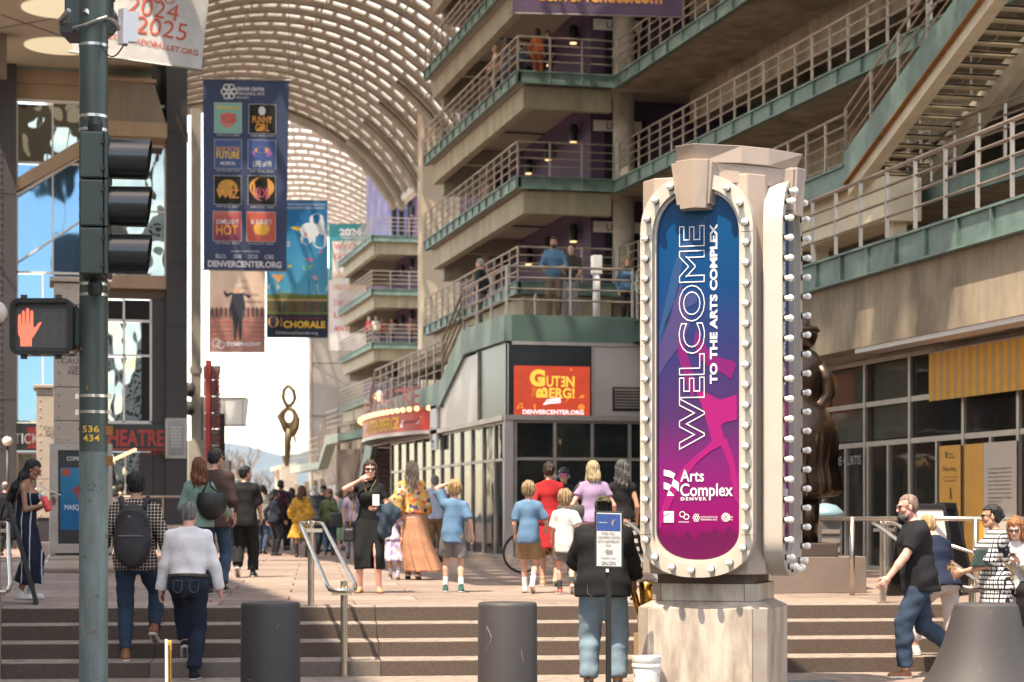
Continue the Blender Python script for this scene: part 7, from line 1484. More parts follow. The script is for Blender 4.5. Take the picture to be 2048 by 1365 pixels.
    # ---- shoes
    if shoes:
        nm, m, o = shoes[0], shoes[1], dict(h=.06, sole=SOLE, w=.038); o.update(shoes[2] if len(shoes) > 2 else {})
        for i in (0, 1):
            q = fl[i]; p = R(q.get('p', 0)); yw = R(q.get('yaw', -6 if i == 0 else 6))
            Rf = np.array(Matrix.Rotation(-yw, 3, 'Z') @ Matrix.Rotation(-p, 3, 'X'))
            c = ank[i]; loc = lambda g: (g - c.astype(np.float32)) @ Rf.astype(np.float32)
            b0 = -.085 * k
            def fs_(g, a=0.):
                l = loc(g); z = l[..., 2]
                d = cap_(l, (0, -.03 * k, b0 + .03 * k), (0, .13 * k, b0 + .022 * k), .04 * k + a, (o['w'] + .002) * k + a); d = smin(d, cap_(l, (0, -.005 * k, b0 + .05 * k), (0, 0, b0 + (.05 + o['h']) * k), .042 * k, .042 * k), .03 * k) if o['h'] and not a else d
                if o.get('open') and not a: d = np.maximum(d, z - (b0 + .03 * k + np.clip(.05 - np.abs(l[..., 1] - .09 * k), 0, 1)))
                return np.maximum(d, b0 - z)
            e = np.array([c + Rf @ A(x, y, z) for x in (-.06 * k, .06 * k) for y in (-.1 * k, .2 * k) for z in (b0, .03 + o['h'] * k)])
            so_ = piece(nm, fs_, e.min(0), e.max(0), m, max(.009, res * .55))
            if near and o['sole']: piece('sole', lambda g: np.maximum(fs_(g, .005), loc(g)[..., 2] - b0 - .022 * k), e.min(0) - .02, e.max(0) + .02, o['sole'], .0085, so_)
            if o.get('sock') : piece('sock', lambda g: np.maximum(cap_(g, c, c + (knee[i] - c) * o.get('sl', .35), lr[2] + .006, lr[2] + .007), -9 + 0 * g[..., 0]), np.minimum(c, c + (knee[i] - c) * .5) - .07, np.maximum(c, c + (knee[i] - c) * .5) + .07, o['sock'], .012)
    elif near: pass
    if not shoes or shoes[2:3] and shoes[2].get('open'):
        for i in (0, 1):
            q = fl[i]; p = R(q.get('p', 0)); yw = R(q.get('yaw', -6 if i == 0 else 6)); Rf = np.array(Matrix.Rotation(-yw, 3, 'Z') @ Matrix.Rotation(-p, 3, 'X')); c = ank[i]; b0 = -.085 * k
            def ff(g):
                l = (g - c.astype(np.float32)) @ Rf.astype(np.float32); d = smin(cap_(l, (0, -.02 * k, b0 + .034 * k), (0, .07 * k, b0 + .03 * k), .03 * k, .03 * k), cap_(l, (0, 0, 0), (0, 0, -.05 * k), lr[2], .034 * k), .02)
                for j in range(5): d = smin(d, cap_(l, ((j - 2) * .013 * k, .06 * k, b0 + .026 * k), ((j - 2) * .016 * k, (.13 - .006 * j) * k if i else (.106 + .006 * j) * k, b0 + .017 * k), .012 * k, .009 * k), .008)
                return d
            piece('foot', ff, c - .2, c + np.array([.2, .25, .12]), skin(sk), max(.0075, res * .5))
    # ---- hair, hat, glasses in the head's frame
    Rf_ = Rh.astype(np.float32); hl = lambda g: ((g - hc.astype(np.float32)) @ Rf_) / hsc
    st, hcol = hair[0], hair[1]; hm = hairm(hcol) if not isinstance(hcol, bpy.types.Material) else hcol
    hres = max(.0085, res * .55)
    def strands(l, amp=.0035, n=17): an = np.arctan2(l[..., 0], l[..., 1]); return amp * (np.sin(an * n + l[..., 2] * 20 + ph[4]) + .7 * np.sin(an * n * 2.3 + l[..., 2] * 31 + ph[5]))
    def scalp(l, t=.01, front=0.): 
        d = ell_(l, (0, -.016, .036), (.077 + t, .1 + t, .092 + t)); d = smin(d, ell_(l, (0, -.045, -.02), (.07 + t * .8, .06 + t, .07)), .03)
        face = np.minimum(.066 + front - l[..., 2] * 1. + 0 * l[..., 0], l[..., 1] * 1. - (.012 + front) + 0 * l[..., 0])  # region below fringe and ahead of the ears
        ear = np.minimum(.0 - l[..., 2], l[..., 1] + .03); d = smax(d, face, .014); return smax(d, ear, .014) if front <= .01 else d
    B = np.array([hc + .17 * hsc, hc - .19 * hsc]); blo, bhi = B.min(0), B.max(0)
    if st in ('short', 'crop', 'bob', 'long', 'bun', 'pony', 'braids', 'curly', 'mop'):
        th = {'short': .011, 'crop': .005, 'bob': .02, 'long': .016, 'bun': .007, 'pony': .008, 'braids': .01, 'curly': .024, 'mop': .018}[st]
        LL = hair[2] if len(hair) > 2 else {'bob': .17, 'long': .32, 'braids': .52}.get(st, 0)
        def fh(g):
            l = hl(g); d = scalp(l, th, .012 if st in ('mop', 'curly') else 0)
            if LL:
                wv = .012 * np.sin(l[..., 2] * 34 + l[..., 0] * 20 + ph[0]) if st != 'bob' else 0
                wd = .092 if st != 'braids' else .085
                tbl = [(-LL, wd * .62, .03, -.14), (-LL * .75, wd * .98, .05, -.135), (-LL * .4, wd * 1.04, .066, -.09), (.0, wd, .085, -.04), (.06, .07, .08, -.02)]
                e = prof_(l, tbl) + wv; e = smax(e, l[..., 1] - .022, .015); d = smin(d, e, .02)
                if st in ('long', 'bob'):
                    for s in (-1, 1): d = smin(d, cap_(l, (s * .078, .03, .03), (s * .09, .02, -min(LL, .2) * .9), .018, .022), .02)
            if st == 'bun': d = smin(d, ell_(l, (0, -.115, .0), (.042, .036, .04)), .015)
            if st == 'pony': d = smin(d, cap_(l, (0, -.11, .03), (0, -.14, -.17), .03, .02), .02)
            a = .011 if st in ('curly', 'mop', 'long') else .006
            d = d + strands(l, a)
            if st == 'curly': d = d + .009 * np.sin(l[..., 0] * 70) * np.sin(l[..., 1] * 75) * np.sin(l[..., 2] * 66)
            return d * hsc
        lo_ = blo.copy(); lo_[2] -= max(0, LL - .12) * hsc + .02; lo_[1] -= .12; bl = lo_
        out['hair'] = piece('hair', fh, bl, bhi + [0, .02, 0], hm, hres)
    if near and st in ('long', 'bob', 'mop', 'short', 'bun'):
        mb = MB(); L9 = LL or .07; q9 = random.Random(label)
        for j in range(70 if LL else 46):
            th9 = q9.uniform(-1.9, 1.9); z0 = q9.uniform(.0, .1) if LL else q9.uniform(-.05, .115); w9 = q9.uniform(-.012, .012); pts = []; m9 = 5 if LL else 3
            for i in range(m9):
                t9 = i / (m9 - 1); z = z0 - t9 * (L9 + .06) * q9.uniform(.85, 1.0) if LL else z0 - t9 * q9.uniform(.025, .05)
                if LL: hw9, hd9, cy9 = np.interp(-z, [-.1, -.06, 0, LL * .4, LL * .75, LL], [.05, .08, .094, .1, .094, .06]), np.interp(-z, [-.1, 0, LL], [.06, .09, .036]), np.interp(-z, [-.06, 0, LL * .4, LL * .75, LL], [-.02, -.04, -.09, -.135, -.14])
                else: e9 = math.sqrt(max(.05, 1 - ((z - .036) / .11) ** 2)); hw9, hd9, cy9 = .09 * e9, .114 * e9, -.016
                k9 = 1.03 + .1 * t9 * q9.random(); pts.append(hc + Rh @ (A(hw9 * k9 * math.sin(th9) + w9 * t9, cy9 - hd9 * k9 * math.cos(th9), z) * hsc))
            mb.tube(pts, .0034, 3, False, .0016)
        q8 = mb.build('loose_strands', hm, None, True); q8.parent = out['hair']
    if near and bot and bot[0] == 'jeans' and out.get('bot'):
        mb = MB(); yk = tab[2][2] + bot[2].get('g', .012) * k + .009 if len(bot) > 2 else tab[2][2] + .012 * k + .009
        for s in (-1, 1):
            pk = [T((s * x, -yk / k - .012 * (z < -.02) + .012 * (x > .1), z)) for x, z in ((.035, .02), (.04, -.075), (.078, -.1), (.118, -.075), (.125, .02), (.035, .02))]; mb.tube(pk, .0035, 4)
        b9 = mb.build('pocket_stitching', MATS.setdefault('thread', mat('thread', (.1, .09, .08))), None); b9.parent = out['bot']
    if st == 'braids':
        for j in range(10):
            x = -.085 + .17 * j / 9; yy = -.085 + .05 * abs(j - 4.5) / 4.5; mb = MB(); pts = [hc + Rh @ (A(x * .8, yy, .0) * hsc), hc + Rh @ (A(x * 1.02, yy - .035, -.16) * hsc)] + [hc + Rh @ (A(x * 1.1 + .012 * math.sin(t * 3 + j), yy - .04 + .05 * (j in (0, 9)), -.16 - t * .16) * hsc) for t in (1, 2, 2.6)]
            mb.tube(pts, .0135, 7, r2=.008); b_ = mb.build('braid', hm, None, True); b_.parent = out['hair']
    if st == 'fringe':  # bald crown, hair round the sides
        out['hair'] = piece('hair', lambda g: smax(scalp(hl(g), .008), hl(g)[..., 2] - .055 + .4 * np.clip(hl(g)[..., 1], -.05, .1), .02) * hsc, blo, bhi, hm, hres)
    if st == 'stubble': out['hair'] = piece('hair', lambda g: scalp(hl(g), .0025) * hsc, blo, bhi, hm, hres)
    for x in extras:
        nm, m = x[0], x[1]
        if nm == 'cap':
            bk = -1 if len(x) > 2 and x[2] == 'back' else 1
            piece('cap', lambda g: np.minimum(np.maximum(ell_(hl(g), (0, -.014, .04), (.089, .112, .1)), .045 - hl(g)[..., 2] - .02 * (hl(g)[..., 1] < 0)), np.maximum(ell_(hl(g), (0, bk * .13, .045), (.075, .085, .012)), -bk * (hl(g)[..., 1] - bk * .07))) * hsc, blo - .06, bhi + .06, m, hres)
        elif nm == 'helmet':
            piece('helmet', lambda g: np.maximum(ell_(hl(g), (0, -.01, .05), (.105, .135, .105)) + .006 * np.sin(hl(g)[..., 0] * 95), .045 - hl(g)[..., 2]) * hsc, blo - .04, bhi + .04, m, hres)
        elif nm == 'hat':
            piece('hat', lambda g: np.minimum(np.maximum(ell_(hl(g), (0, -.014, .05), (.09, .11, .11)), .05 - hl(g)[..., 2]), ell_(hl(g), (0, -.014, .055), (.16, .18, .014))) * hsc, blo - .1, bhi + .1, m, hres)
        elif nm == 'sunglasses':
            mb = MB()
            for s in (-1, 1):
                mb.ball((0, 0, 0), (.029, .008, .023), 12, 8); n = 12 * 7 + 2
                mb.v[-n:] = [tuple(hc + Rh @ ((A(*v) + A(s * .034, .1, .006)) * hsc)) for v in mb.v[-n:]]
                mb.tube([hc + Rh @ (A(s * .062, .094, .012) * hsc), hc + Rh @ (A(s * .083, .0, .012) * hsc)], .0045, 6)
            mb.tube([hc + Rh @ (A(-.012, .11, .01) * hsc), hc + Rh @ (A(.012, .11, .01) * hsc)], .004, 6)
            o_ = mb.build('sunglasses', m or LENS, None, True); o_.parent = root
        elif nm == 'beard':
            piece('beard', lambda g: np.maximum(np.minimum(ell_(hl(g), (0, .035, -.085), (.058, .068, .06)), cap_(hl(g), (-.066, .005, -.03), (.066, .005, -.03), .01, .01) + 9), np.maximum(hl(g)[..., 2] + .043 - .0 * hl(g)[..., 1], -(hl(g)[..., 1] - .0))) * hsc, blo, bhi, m, hres)
        elif nm == 'belt':
            piece('belt', lambda g: np.maximum(prof_(tq(g), [(z, w + .03 * k, dd + .03 * k, s) for z, w, dd, s in tab]), np.abs(tq(g)[..., 2] - .075 * k) - .019 * k), T((-.25, -.2, 0)), T((.25, .2, .15)), m, .012)
    if near and 'noface' not in extras:
        mb = MB()
        for s in (-1, 1):
            for c, r in (((s * .032, .0865, .004), (.0095, .006, .0065)), ((s * .034, .0905, .0245), (.019, .006, .0035))):
                n = len(mb.v); mb.ball((0, 0, 0), r, 8, 6); mb.v[n:] = [tuple(hc + Rh @ ((A(*v) + A(*c)) * hsc)) for v in mb.v[n:]]
        e_ = mb.build('eyes', EYEM, None, True); e_.parent = root
        if f:
            mb = MB(); mb.ball((0, 0, 0), (.023, .006, .0085), 10, 6); mb.v = [tuple(hc + Rh @ ((A(*v) + A(0, .0975, -.068)) * hsc)) for v in mb.v]; l_ = mb.build('lips', LIP, None, True); l_.parent = root
    # world position of a local point
    W4 = Matrix.Translation(Vector(at)) @ Matrix.Rotation(rz, 4, 'Z'); out['W'] = lambda v: W4 @ Vector(v); out['rz'] = rz
    return out
# ================================================================== PEOPLE
def who(px, yf, z=.6, d=None):
    d = d or (CAMZ - z) * FPX / (yf - HY); return PZ(px, z, d)
C_ = lambda *c: cloth('plain', c)
jean = cloth('denim', (.032, .05, .085)); jean_d = cloth('denim', (.017, .024, .042)); jean_l = cloth('denim', (.17, .24, .3)); blk = C_(.012, .012, .013); navy = C_(.014, .02, .045); khaki = C_(.26, .17, .09)
lea = lambda *c: mat('leather', c, rough=.45, ns=8, na=.2); tanl, blkl, whs = lea(.22, .085, .03), lea(.015, .014, .013), lea(.62, .6, .57)
SK = mat('white_sock', (.62, .6, .58), rough=.9)
def item(name, label, cat, P0, at=None): return thing(name, label, cat, at)
def bagbox(t, a, w, d, h, m, top=.8, b=.03):
    MB().hexa([a + c2w(1, 0) * u * w / 2 * k + c2w(0, 1) * v * d / 2 * k + Vector((0, 0, z)) for z, k in ((-h / 2, 1), (h / 2, top)) for u, v in ((-1, -1), (1, -1), (1, 1), (-1, 1))]).build('pouch', m, t, bevel=b)
# -- 1 woman with braids, far left
p = person('woman with long braids in a striped navy jumpsuit reading her phone', who(50, 1198), 90, H=1.66, f=1, sk='brown', hair=('braids', 'black', .5), head=(0, -22), lean=3, top=('bodice', cloth('vstripe', (.012, .016, .032), (.42, .42, .46), 1.3), dict(sl=0, cut=.375, g=.016)), bot=('trousers', cloth('vstripe', (.012, .016, .032), (.42, .42, .46), 1.3), dict(len=.86, flare=.055, g=.03, waist=.12)), shoes=('sneaker', whs), feet=(dict(x=-.07, y=.05), dict(x=.08, y=-.04)), hands=((-.06, .3, 1.2), (.1, .27, 1.17)), elbow=((-.3, -.6, -.8), (.4, -.6, -.8)), extras=(('sunglasses', mat('amber_lens', (.3, .11, .02), rough=.2)),), curl=(.85, .45))
ph = p['W'](Vector((.02, .37, 1.24)) * 1); t = thing('phone', 'dark phone in the hands of the woman with braids', 'phone', ph); X, Yv = c2w(1, 0), c2w(0, 1)
MB().hexa([ph + X * a * .07 + Yv * b * .035 + Vector((0, 0, z + a * .012)) for z in (-.005, .005) for a, b in ((-1, -1), (1, -1), (1, 1), (-1, 1))]).build('case', m_black, t, bevel=.003)
bt = P(93, 1010, 22.8); t = thing('water_bottle', 'bright coral water bottle hanging below the phone', 'bottle', bt); ax = c2w(.38, 0, -1).normalized()
MB().lathe([(.03, -.1), (.04, -.08), (.042, .06), (.036, .08)], bt, 20, ax).build('body', mat('coral', (.72, .06, .07), rough=.4), t, True); MB().lathe([(.022, -.15), (.026, -.1)], bt, 14, ax).build('cap', m_white, t, True); MB().tube([bt - ax * .15, bt - ax * .2 + c2w(.03, 0), bt - ax * .24, ph + c2w(.05, 0, -.02)], .007, 6).build('strap', m_white, t)
bg_ = p['W'](Vector((.24, -.1, .82))); t = thing('shoulder_bag', 'black shoulder bag at the hip of the woman with braids', 'bag', bg_); bagbox(t, bg_, .12, .24, .26, blkl); MB().tube([bg_ + Vector((0, 0, .12)), p['W'](Vector((.2, -.05, 1.2))), p['W'](Vector((.1, -.02, 1.42)))], .008, 6).build('strap', blkl, t)
# -- 2 man in checked shirt with backpack climbing the steps
p = person('man in a dark checked shirt and jeans climbing the steps with a backpack', PZ(270, .15, 19.5), -4, H=1.87, sk='tan', hair=('short', 'black'), head=(14, 4), lean=5, top=('shirt', cloth('check', (.02, .016, .014), (.48, .4, .34), .8), dict(sl=.72, neck=1, hem=-.1, g=.02)), bot=('jeans', jean, dict(wr=1.2)), shoes=('shoe', tanl), feet=(dict(x=-.07, y=-.12), dict(x=.17, y=.05, z=.155, p=28, free=1)), hands=((-.29, .02, .92), (.3, .1, .9)))
bw = p['W'](Vector((0, -.2, 1.28))); t = thing('backpack', 'charcoal hiking backpack on the man in the checked shirt', 'backpack', bw); m_bp = mat('pack_nylon', (.035, .031, .032), rough=.75, ns=9, na=.25, bump=.3, bs=40)
g, l = grid((-.22, -.42, .92), (.22, 0, 1.66), .012); f_ = smin(ell_(g, (0, -.215, 1.17), (.185, .13, .25)), ell_(g, (0, -.2, 1.38), (.15, .1, .17)), .08); f_ = smin(f_, ell_(g, (0, -.31, 1.1), (.14, .06, .17)), .02)
def child(o, nm, vs_fs, m): q = link(nm, np_mesh(nm, *vs_fs), m); q.parent = o; q.matrix_parent_inverse = Matrix.Translation(-o.location); q.matrix_basis = Matrix.Translation(p['root'].location) @ Matrix.Rotation(p['rz'], 4, 'Z'); return q
child(t, 'main_compartment', surface_nets(f_, .012, l), m_bp)
W = p['W']
for s in (-1, 1): MB().tube([W(Vector(v)) for v in ((s * .1, -.13, 1.5), (s * .13, -.03, 1.605), (s * .15, .09, 1.5), (s * .17, .14, 1.3), (s * .19, .05, 1.1))], .026, 8).build('shoulder_strap', m_bp, t, True)
mb = MB()
mb.tube([W(Vector((x, -.357 + .5 * x * x, 1.235))) for x in (-.12, -.06, 0, .06, .12)], .006, 6); mb.build('zip', m_scr, t); MB().tube([W(Vector((.15 * math.cos(a), -.3 - .02 * math.sin(a), 1.33 + .15 * math.sin(a)))) for a in [math.pi * i / 10 for i in range(11)]], .007, 6).build('zip', blkl, t); MB().ball(W(Vector((-.02, -.305, 1.42))), .014, 8, 6).build('badge', m_scr, t)
# -- 3 man in white shirt
p = person('grey haired man in a white patterned shirt stepping up to the steps', PZ(376, 0, 19.05), -2, H=1.72, sk='pink', hair=('crop', 'grey'), bulk=1.08, lean=6, head=(0, -6), top=('shirt', C_(.8, .77, .77), dict(sl=1.05, neck=1, hem=.07, g=.017, tuck=1, loose=1.35)), bot=('jeans', jean_d, dict(waist=.085, g=.018)), shoes=('sneaker', blk, dict(sole=whs)), feet=(dict(x=-.07, y=.3, z=.18, p=35, free=1), dict(x=.06, y=-.04)), hands=((-.28, .1, .86), (.31, .08, .86)), extras=(('belt', lea(.05, .03, .02)),))
# -- 4, 5 couple ahead of him
p = person('auburn haired woman in a sage green blouse', PZ(398, .6, 24.4), 8, H=1.69, f=1, sk='pink', hair=('long', 'auburn', .27), head=(20, 0), top=('blouse', C_(.21, .31, .26), dict(sl=1.0, loose=1.6, g=.02, hem=-.08)), bot=('jeans', jean_d), shoes=('shoe', blkl), hands=(None, (.3, .22, 1.02)))
W = p['W']; a = W(Vector((.2, -.12, 1.14))); t = thing('handbag', 'black leather tote on the shoulder of the auburn haired woman', 'bag', a); g, l = grid((a.x - .25, a.y - .2, a.z - .26), (a.x + .25, a.y + .2, a.z + .2), .013)
f_ = np.maximum(ell_(g, tuple(a), (.19, .11, .22)), g[..., 2] - a.z - .12); v_, fc_ = surface_nets(f_, .013, l); link('pouch', np_mesh('pouch', v_ , fc_), blkl, t)
MB().tube([a + Vector((-.12, 0, .1)), W(Vector((.13, -.06, 1.4))), W(Vector((.15, .02, 1.44))), W(Vector((.17, -.1, 1.35))), a + Vector((.1, 0, .1))], .013, 8).build('handle', blkl, t, True)
a = W(Vector((.33, .3, 1.0))); t = thing('drink_can', 'pale slim drink can held by the auburn haired woman', 'can', a); MB().lathe([(.022, -.07), (.029, -.06), (.029, .06), (.023, .072)], a, 16).build('can', mat('can_print', (.45, .33, .3), rough=.3, metal=.5, ns=20, na=.4), t, True)
person('tall man in a dark brown checked shirt and jeans beside the auburn haired woman', PZ(428, .6, 25.4), 4, H=1.86, sk='tan', hair=('short', 'black'), head=(-35, -8), bulk=1.08, top=('shirt', cloth('hstripe', (.075, .045, .038), (.055, .034, .03), .25), dict(sl=.8, neck=1, hem=-.14, g=.024)), bot=('jeans', cloth('denim', (.05, .085, .13))), shoes=('shoe', blkl), feet=(dict(x=-.1, y=.2), dict(x=.12, y=-.05)), extras=(('sunglasses', None),))
person('man in a black tee shirt and black trousers walking away', who(489, 1155), 2, H=1.77, sk='tan', hair=('short', 'black'), head=(-50, 0), top=('tee', blk, dict(sl=.44, hem=-.12, g=.026, loose=1.6)), bot=('trousers', blk, dict(g=.028)), shoes=('sneaker', blkl), feet=(dict(x=-.08, y=-.16, p=42), dict(x=.1, y=.2)))
# -- 7 woman in black dress, coming towards us
p = person('woman in a long black dress and sunglasses touching her face', who(740, 1186), 186, H=1.68, f=1, sk='pink', hair=('long', 'brown', .3), head=(14, 0), top=('dress_top', blk, dict(sl=.26, g=.012, hem=-.02, tuck=1)), bot=('dress_skirt', blk, dict(len=.72, w=.2, d=.16, fold=.03, waist=.1, g=.016, slit=-.09)), shoes=('sandal', lea(.45, .25, .12), dict(open=1, h=0, sole=tanl)), feet=(dict(x=-.13, y=.06, yaw=-16), dict(x=.13, y=.02)), hands=((-.13, .24, 1.1), (.085, .2, 1.49)), elbow=((-.6, -.5, -.7), (1, .25, -.55)), curl=(.45, .45), palms=((.2, -.3, 1), (-.6, -.6, .1)), extras=(('sunglasses', None),))
W = p['W']; a = W(Vector((-.13, .33, 1.16))); t = thing('phone', 'white backed phone in the hand of the woman in black', 'phone', a); MB().hexa([a + X * u + Yv * v + Vector((0, 0, z)) for z in (-.06, .08) for u, v in ((-.04, -.006), (.04, -.006), (.05, .004), (-.03, .004))]).build('case', m_white, t, bevel=.004); MB().lathe([(.006, 0), (.006, .004)], a + X * .02 - Yv * .006 + Vector((0, 0, .06)), 10, -Yv).build('lens', m_black, t)
MB().tube([W(Vector((x, .075 + .09 * (1 - abs(x) / .09) * 1, 1.43 - .2 * (1 - abs(x) / .09)))) for x in (-.09, -.06, -.03, 0, .03, .06, .09)], .0045, 6).build('necklace', mat('gold_chain', (.7, .42, .12), rough=.25, metal=1), None).parent = None
nk = COL.objects[-1] if False else bpy.data.objects['necklace']; tag(nk, 'long gold necklace on the woman in the black dress', 'necklace')
a = W(Vector((.27, -.02, .73))); t = thing('chain_purse', 'small black purse on a gold chain beside the black dress', 'bag', a); bagbox(t, a, .17, .09, .18, blkl)
MB().tube([a + Vector((0, 0, .07)), W(Vector((.235, .02, .95))), W(Vector((.2, .05, 1.2)))], .008, 6).build('chain', mat('brass_chain', (.6, .36, .1), rough=.3, metal=.9), t, True); MB().tube([W(Vector((.2, .05, 1.2))), W(Vector((.13, .04, 1.45)))], .007, 6).build('strap', blkl, t, True)
a = W(Vector((-.27, .2, .99))); t = thing('denim_jacket', 'dark denim jacket draped over the forearm of the woman in black', 'jacket', a); g, l = grid(tuple(a - Vector((.3, .25, .42))), tuple(a + Vector((.3, .25, .26))), .014)
f_ = smin(ell_(g, tuple(a + Vector((0, 0, .02))), (.16, .09, .13)), ell_(g, tuple(a + Vector((-.05, 0, -.14))), (.1, .06, .17)), .05) + .016 * np.sin(g[..., 0] * 46 + 9 * g[..., 2]) * np.sin(g[..., 2] * 24 + 4) ; v_, fc_ = surface_nets(f_, .014, l); link('drape', np_mesh('drape', v_, fc_), cloth('denim', (.04, .06, .085)), t)
# -- 8, 9 girl and woman in peach skirt
person('little blond girl in a lilac floral dress beside the black dress', who(787, 1160), 4, H=1.2, f=1, hs=1.14, bulk=.86, sk='fair', hair=('long', 'blond', .2), top=('dress_top', cloth('floral', (.55, .5, .52), ((.3, .2, .42), (.42, .36, .5))), dict(sl=.4, bust=0)), bot=('dress_skirt', cloth('floral', (.55, .5, .52), ((.3, .2, .42), (.24, .2, .3), (.45, .4, .5))), dict(len=.62, w=.24, fold=.04, waist=.1, tiers=3)), shoes=('shoe', C_(.35, .25, .35), dict(sock=SK)), feet=(dict(x=-.08, y=.1), dict(x=.1, y=-.08, p=20)))
person('woman with wavy blond hair, floral blouse and flowing peach skirt', who(824, 1160), 2, H=1.76, f=1, sk='fair', hair=('long', (.42, .33, .23), .36), top=('blouse', cloth('floral', (.55, .33, .1), ((.6, .12, .03), (.5, .42, .3), (.05, .06, .13), (.62, .4, .12)), 1.4), dict(sl=.85, loose=2.2, g=.024, hem=.02)), bot=('skirt', C_(.42, .21, .12), dict(len=.98, w=.3, d=.26, fold=.07, waist=.13, sx=.2, nf=11)), shoes=('heel', lea(.3, .17, .08)), feet=(dict(x=-.07, y=.1, p=18), dict(x=.09, y=-.08, p=18)))
# -- boys
bl_ = C_(.11, .2, .32); shorts = C_(.17, .16, .155)
p = person('blond boy in a light blue shirt with one hand on his head', who(905, 1185), 2, H=1.4, hs=1.1, bulk=.84, sk='fair', hair=('mop', 'blond'), head=(8, 6), roll=3, top=('tee', bl_, dict(sl=.42, hem=-.14, g=.026, loose=1.5)), bot=('shorts', shorts, dict(len=.4, g=.03, waist=-.06)), shoes=('sneaker', C_(.04, .11, .1), dict(sock=SK)), feet=(dict(x=-.12, y=.12), dict(x=.14, y=-.06)), hands=((-.03, .02, 1.75), (.32, .04, .9)), elbow=((-1, .1, .15), None), palms=((.2, -.2, -1), None))
p = person('sandy haired boy in a light blue polo and tan shorts', who(1057, 1187), 4, H=1.38, hs=1.1, bulk=.84, sk='fair', hair=('mop', 'sand'), head=(-6, 2), top=('polo', bl_, dict(sl=.42, neck=1, hem=-.13, g=.026, loose=1.5)), bot=('shorts', khaki, dict(len=.4, g=.03, waist=-.06)), shoes=('sneaker', whs, dict(sock=SK)), feet=(dict(x=-.07, y=.22, p=5), dict(x=.07, y=-.12, p=32)), hands=(None, (.27, .24, 1.02)))
person('smaller boy in a white polo with dark socks', who(1130, 1189), -4, H=1.24, hs=1.13, bulk=.86, sk='fair', hair=('mop', 'sand'), head=(-12, 2), top=('polo', C_(.62, .6, .58), dict(sl=.42, neck=1, hem=-.2, g=.03, loose=1.6)), bot=('shorts', shorts, dict(len=.36, g=.03, waist=-.1)), shoes=('sneaker', lea(.3, .08, .06), dict(sock=C_(.04, .05, .045))), feet=(dict(x=-.08, y=.1), dict(x=.1, y=-.24, p=45)))
# -- women near the corner
person('woman in a red belted dress with her brown hair pinned up', who(1098, 1173), 2, H=1.72, f=1, sk='tan', hair=('bun', 'brown'), top=('dress_top', C_(.36, .018, .022), dict(sl=.62, neck=1, hem=-.05, g=.02)), bot=('dress_skirt', C_(.36, .018, .022), dict(len=.5, w=.215, d=.17, fold=.015, waist=.1)), shoes=('pump', lea(.42, .25, .15)), feet=(dict(x=-.09, y=.06), dict(x=.1, y=-.1, p=22)))
p = person('woman with a blond bob in a lilac top carrying a woven tote', PZ(1186, .6, 26.6), -4, H=1.71, f=1, bulk=1.15, sk='pink', hair=('bob', (.46, .36, .2), .17), top=('blouse', C_(.33, .235, .37), dict(sl=.26, g=.022, hem=-.04)), bot=('skirt', cloth('floral', (.02, .02, .022), ((.3, .28, .28),)), dict(len=.8, w=.26, fold=.02)), shoes=('shoe', blkl), hands=((-.3, .12, 1.0), (.3, .1, .95)))
a = p['W'](Vector((-.3, -.02, 1.0))); t = thing('woven_tote', 'grey woven tote on the arm of the woman in lilac', 'bag', a); MB().lathe([(.14, -.14), (.2, .0), (.19, .1), (.16, .12)], a, 20).build('basket', mat('woven', (.09, .085, .07), rough=.8, ns=45, na=.6, bump=.8, bs=70), t, True); MB().tube([a + Vector((-.1, 0, .1)), p['W'](Vector((-.2, -.05, 1.4))), p['W'](Vector((-.17, .03, 1.45))), a + Vector((.12, 0, .1))], .012, 8).build('handle', blkl, t, True)
person('woman with long dark grey hair, black top and banded skirt', PZ(1244, .6, 26.9), 4, H=1.73, f=1, sk='tan', hair=('long', 'dgrey', .3), top=('tank_top', blk, dict(sl=.12, g=.014, hem=.0)), bot=('skirt', cloth('hstripe', (.5, .45, .38), (.015, .014, .014), 1.1), dict(len=.85, w=.3, fold=.04, waist=.11)), shoes=('shoe', blkl))
# -- bicycle and rider
by = thing('bicycle', 'orange framed bicycle with black tyres behind the boys', 'bicycle', PZ(1045, .6, 33.2)); m_or2 = mat('orange_frame', (.55, .19, .015), rough=.35, coat=.4); b0 = PZ(1045, .6, 33.2); XB = c2w(1, .12).normalized(); bp = lambda u, v: b0 + XB * u + Vector((0, 0, v))
for u in (0, 1.03):
    c = bp(u, .34); wh = MB().tube([c + XB * .32 * math.cos(t) + Vector((0, 0, .32 * math.sin(t))) for t in [2 * math.pi * i / 32 for i in range(33)]], .022, 8).build('wheel', mat('tyre', (.015, .015, .015), rough=.8), by, True); sp_m = MB()
    for i in range(14): a = 2 * math.pi * i / 14; sp_m.tube([c, c + XB * .3 * math.cos(a) + Vector((0, 0, .3 * math.sin(a)))], .0025, 4)
    sp_m.build('spokes', m_strap, wh); MB().tube([c - Yv * .04, c + Yv * .04], .03, 12).build('hub', m_strap, wh)
for a, b in (((0, .34), (.16, .92)), ((.13, .82), (.62, .82)), ((.15, .78), (.48, .3)), ((.48, .3), (.66, .95)), ((.48, .3), (1.03, .34)), ((.63, .8), (1.03, .34))): MB().tube([bp(*a), bp(*b)], .018, 10).build('frame_tube', m_or2, by, True)
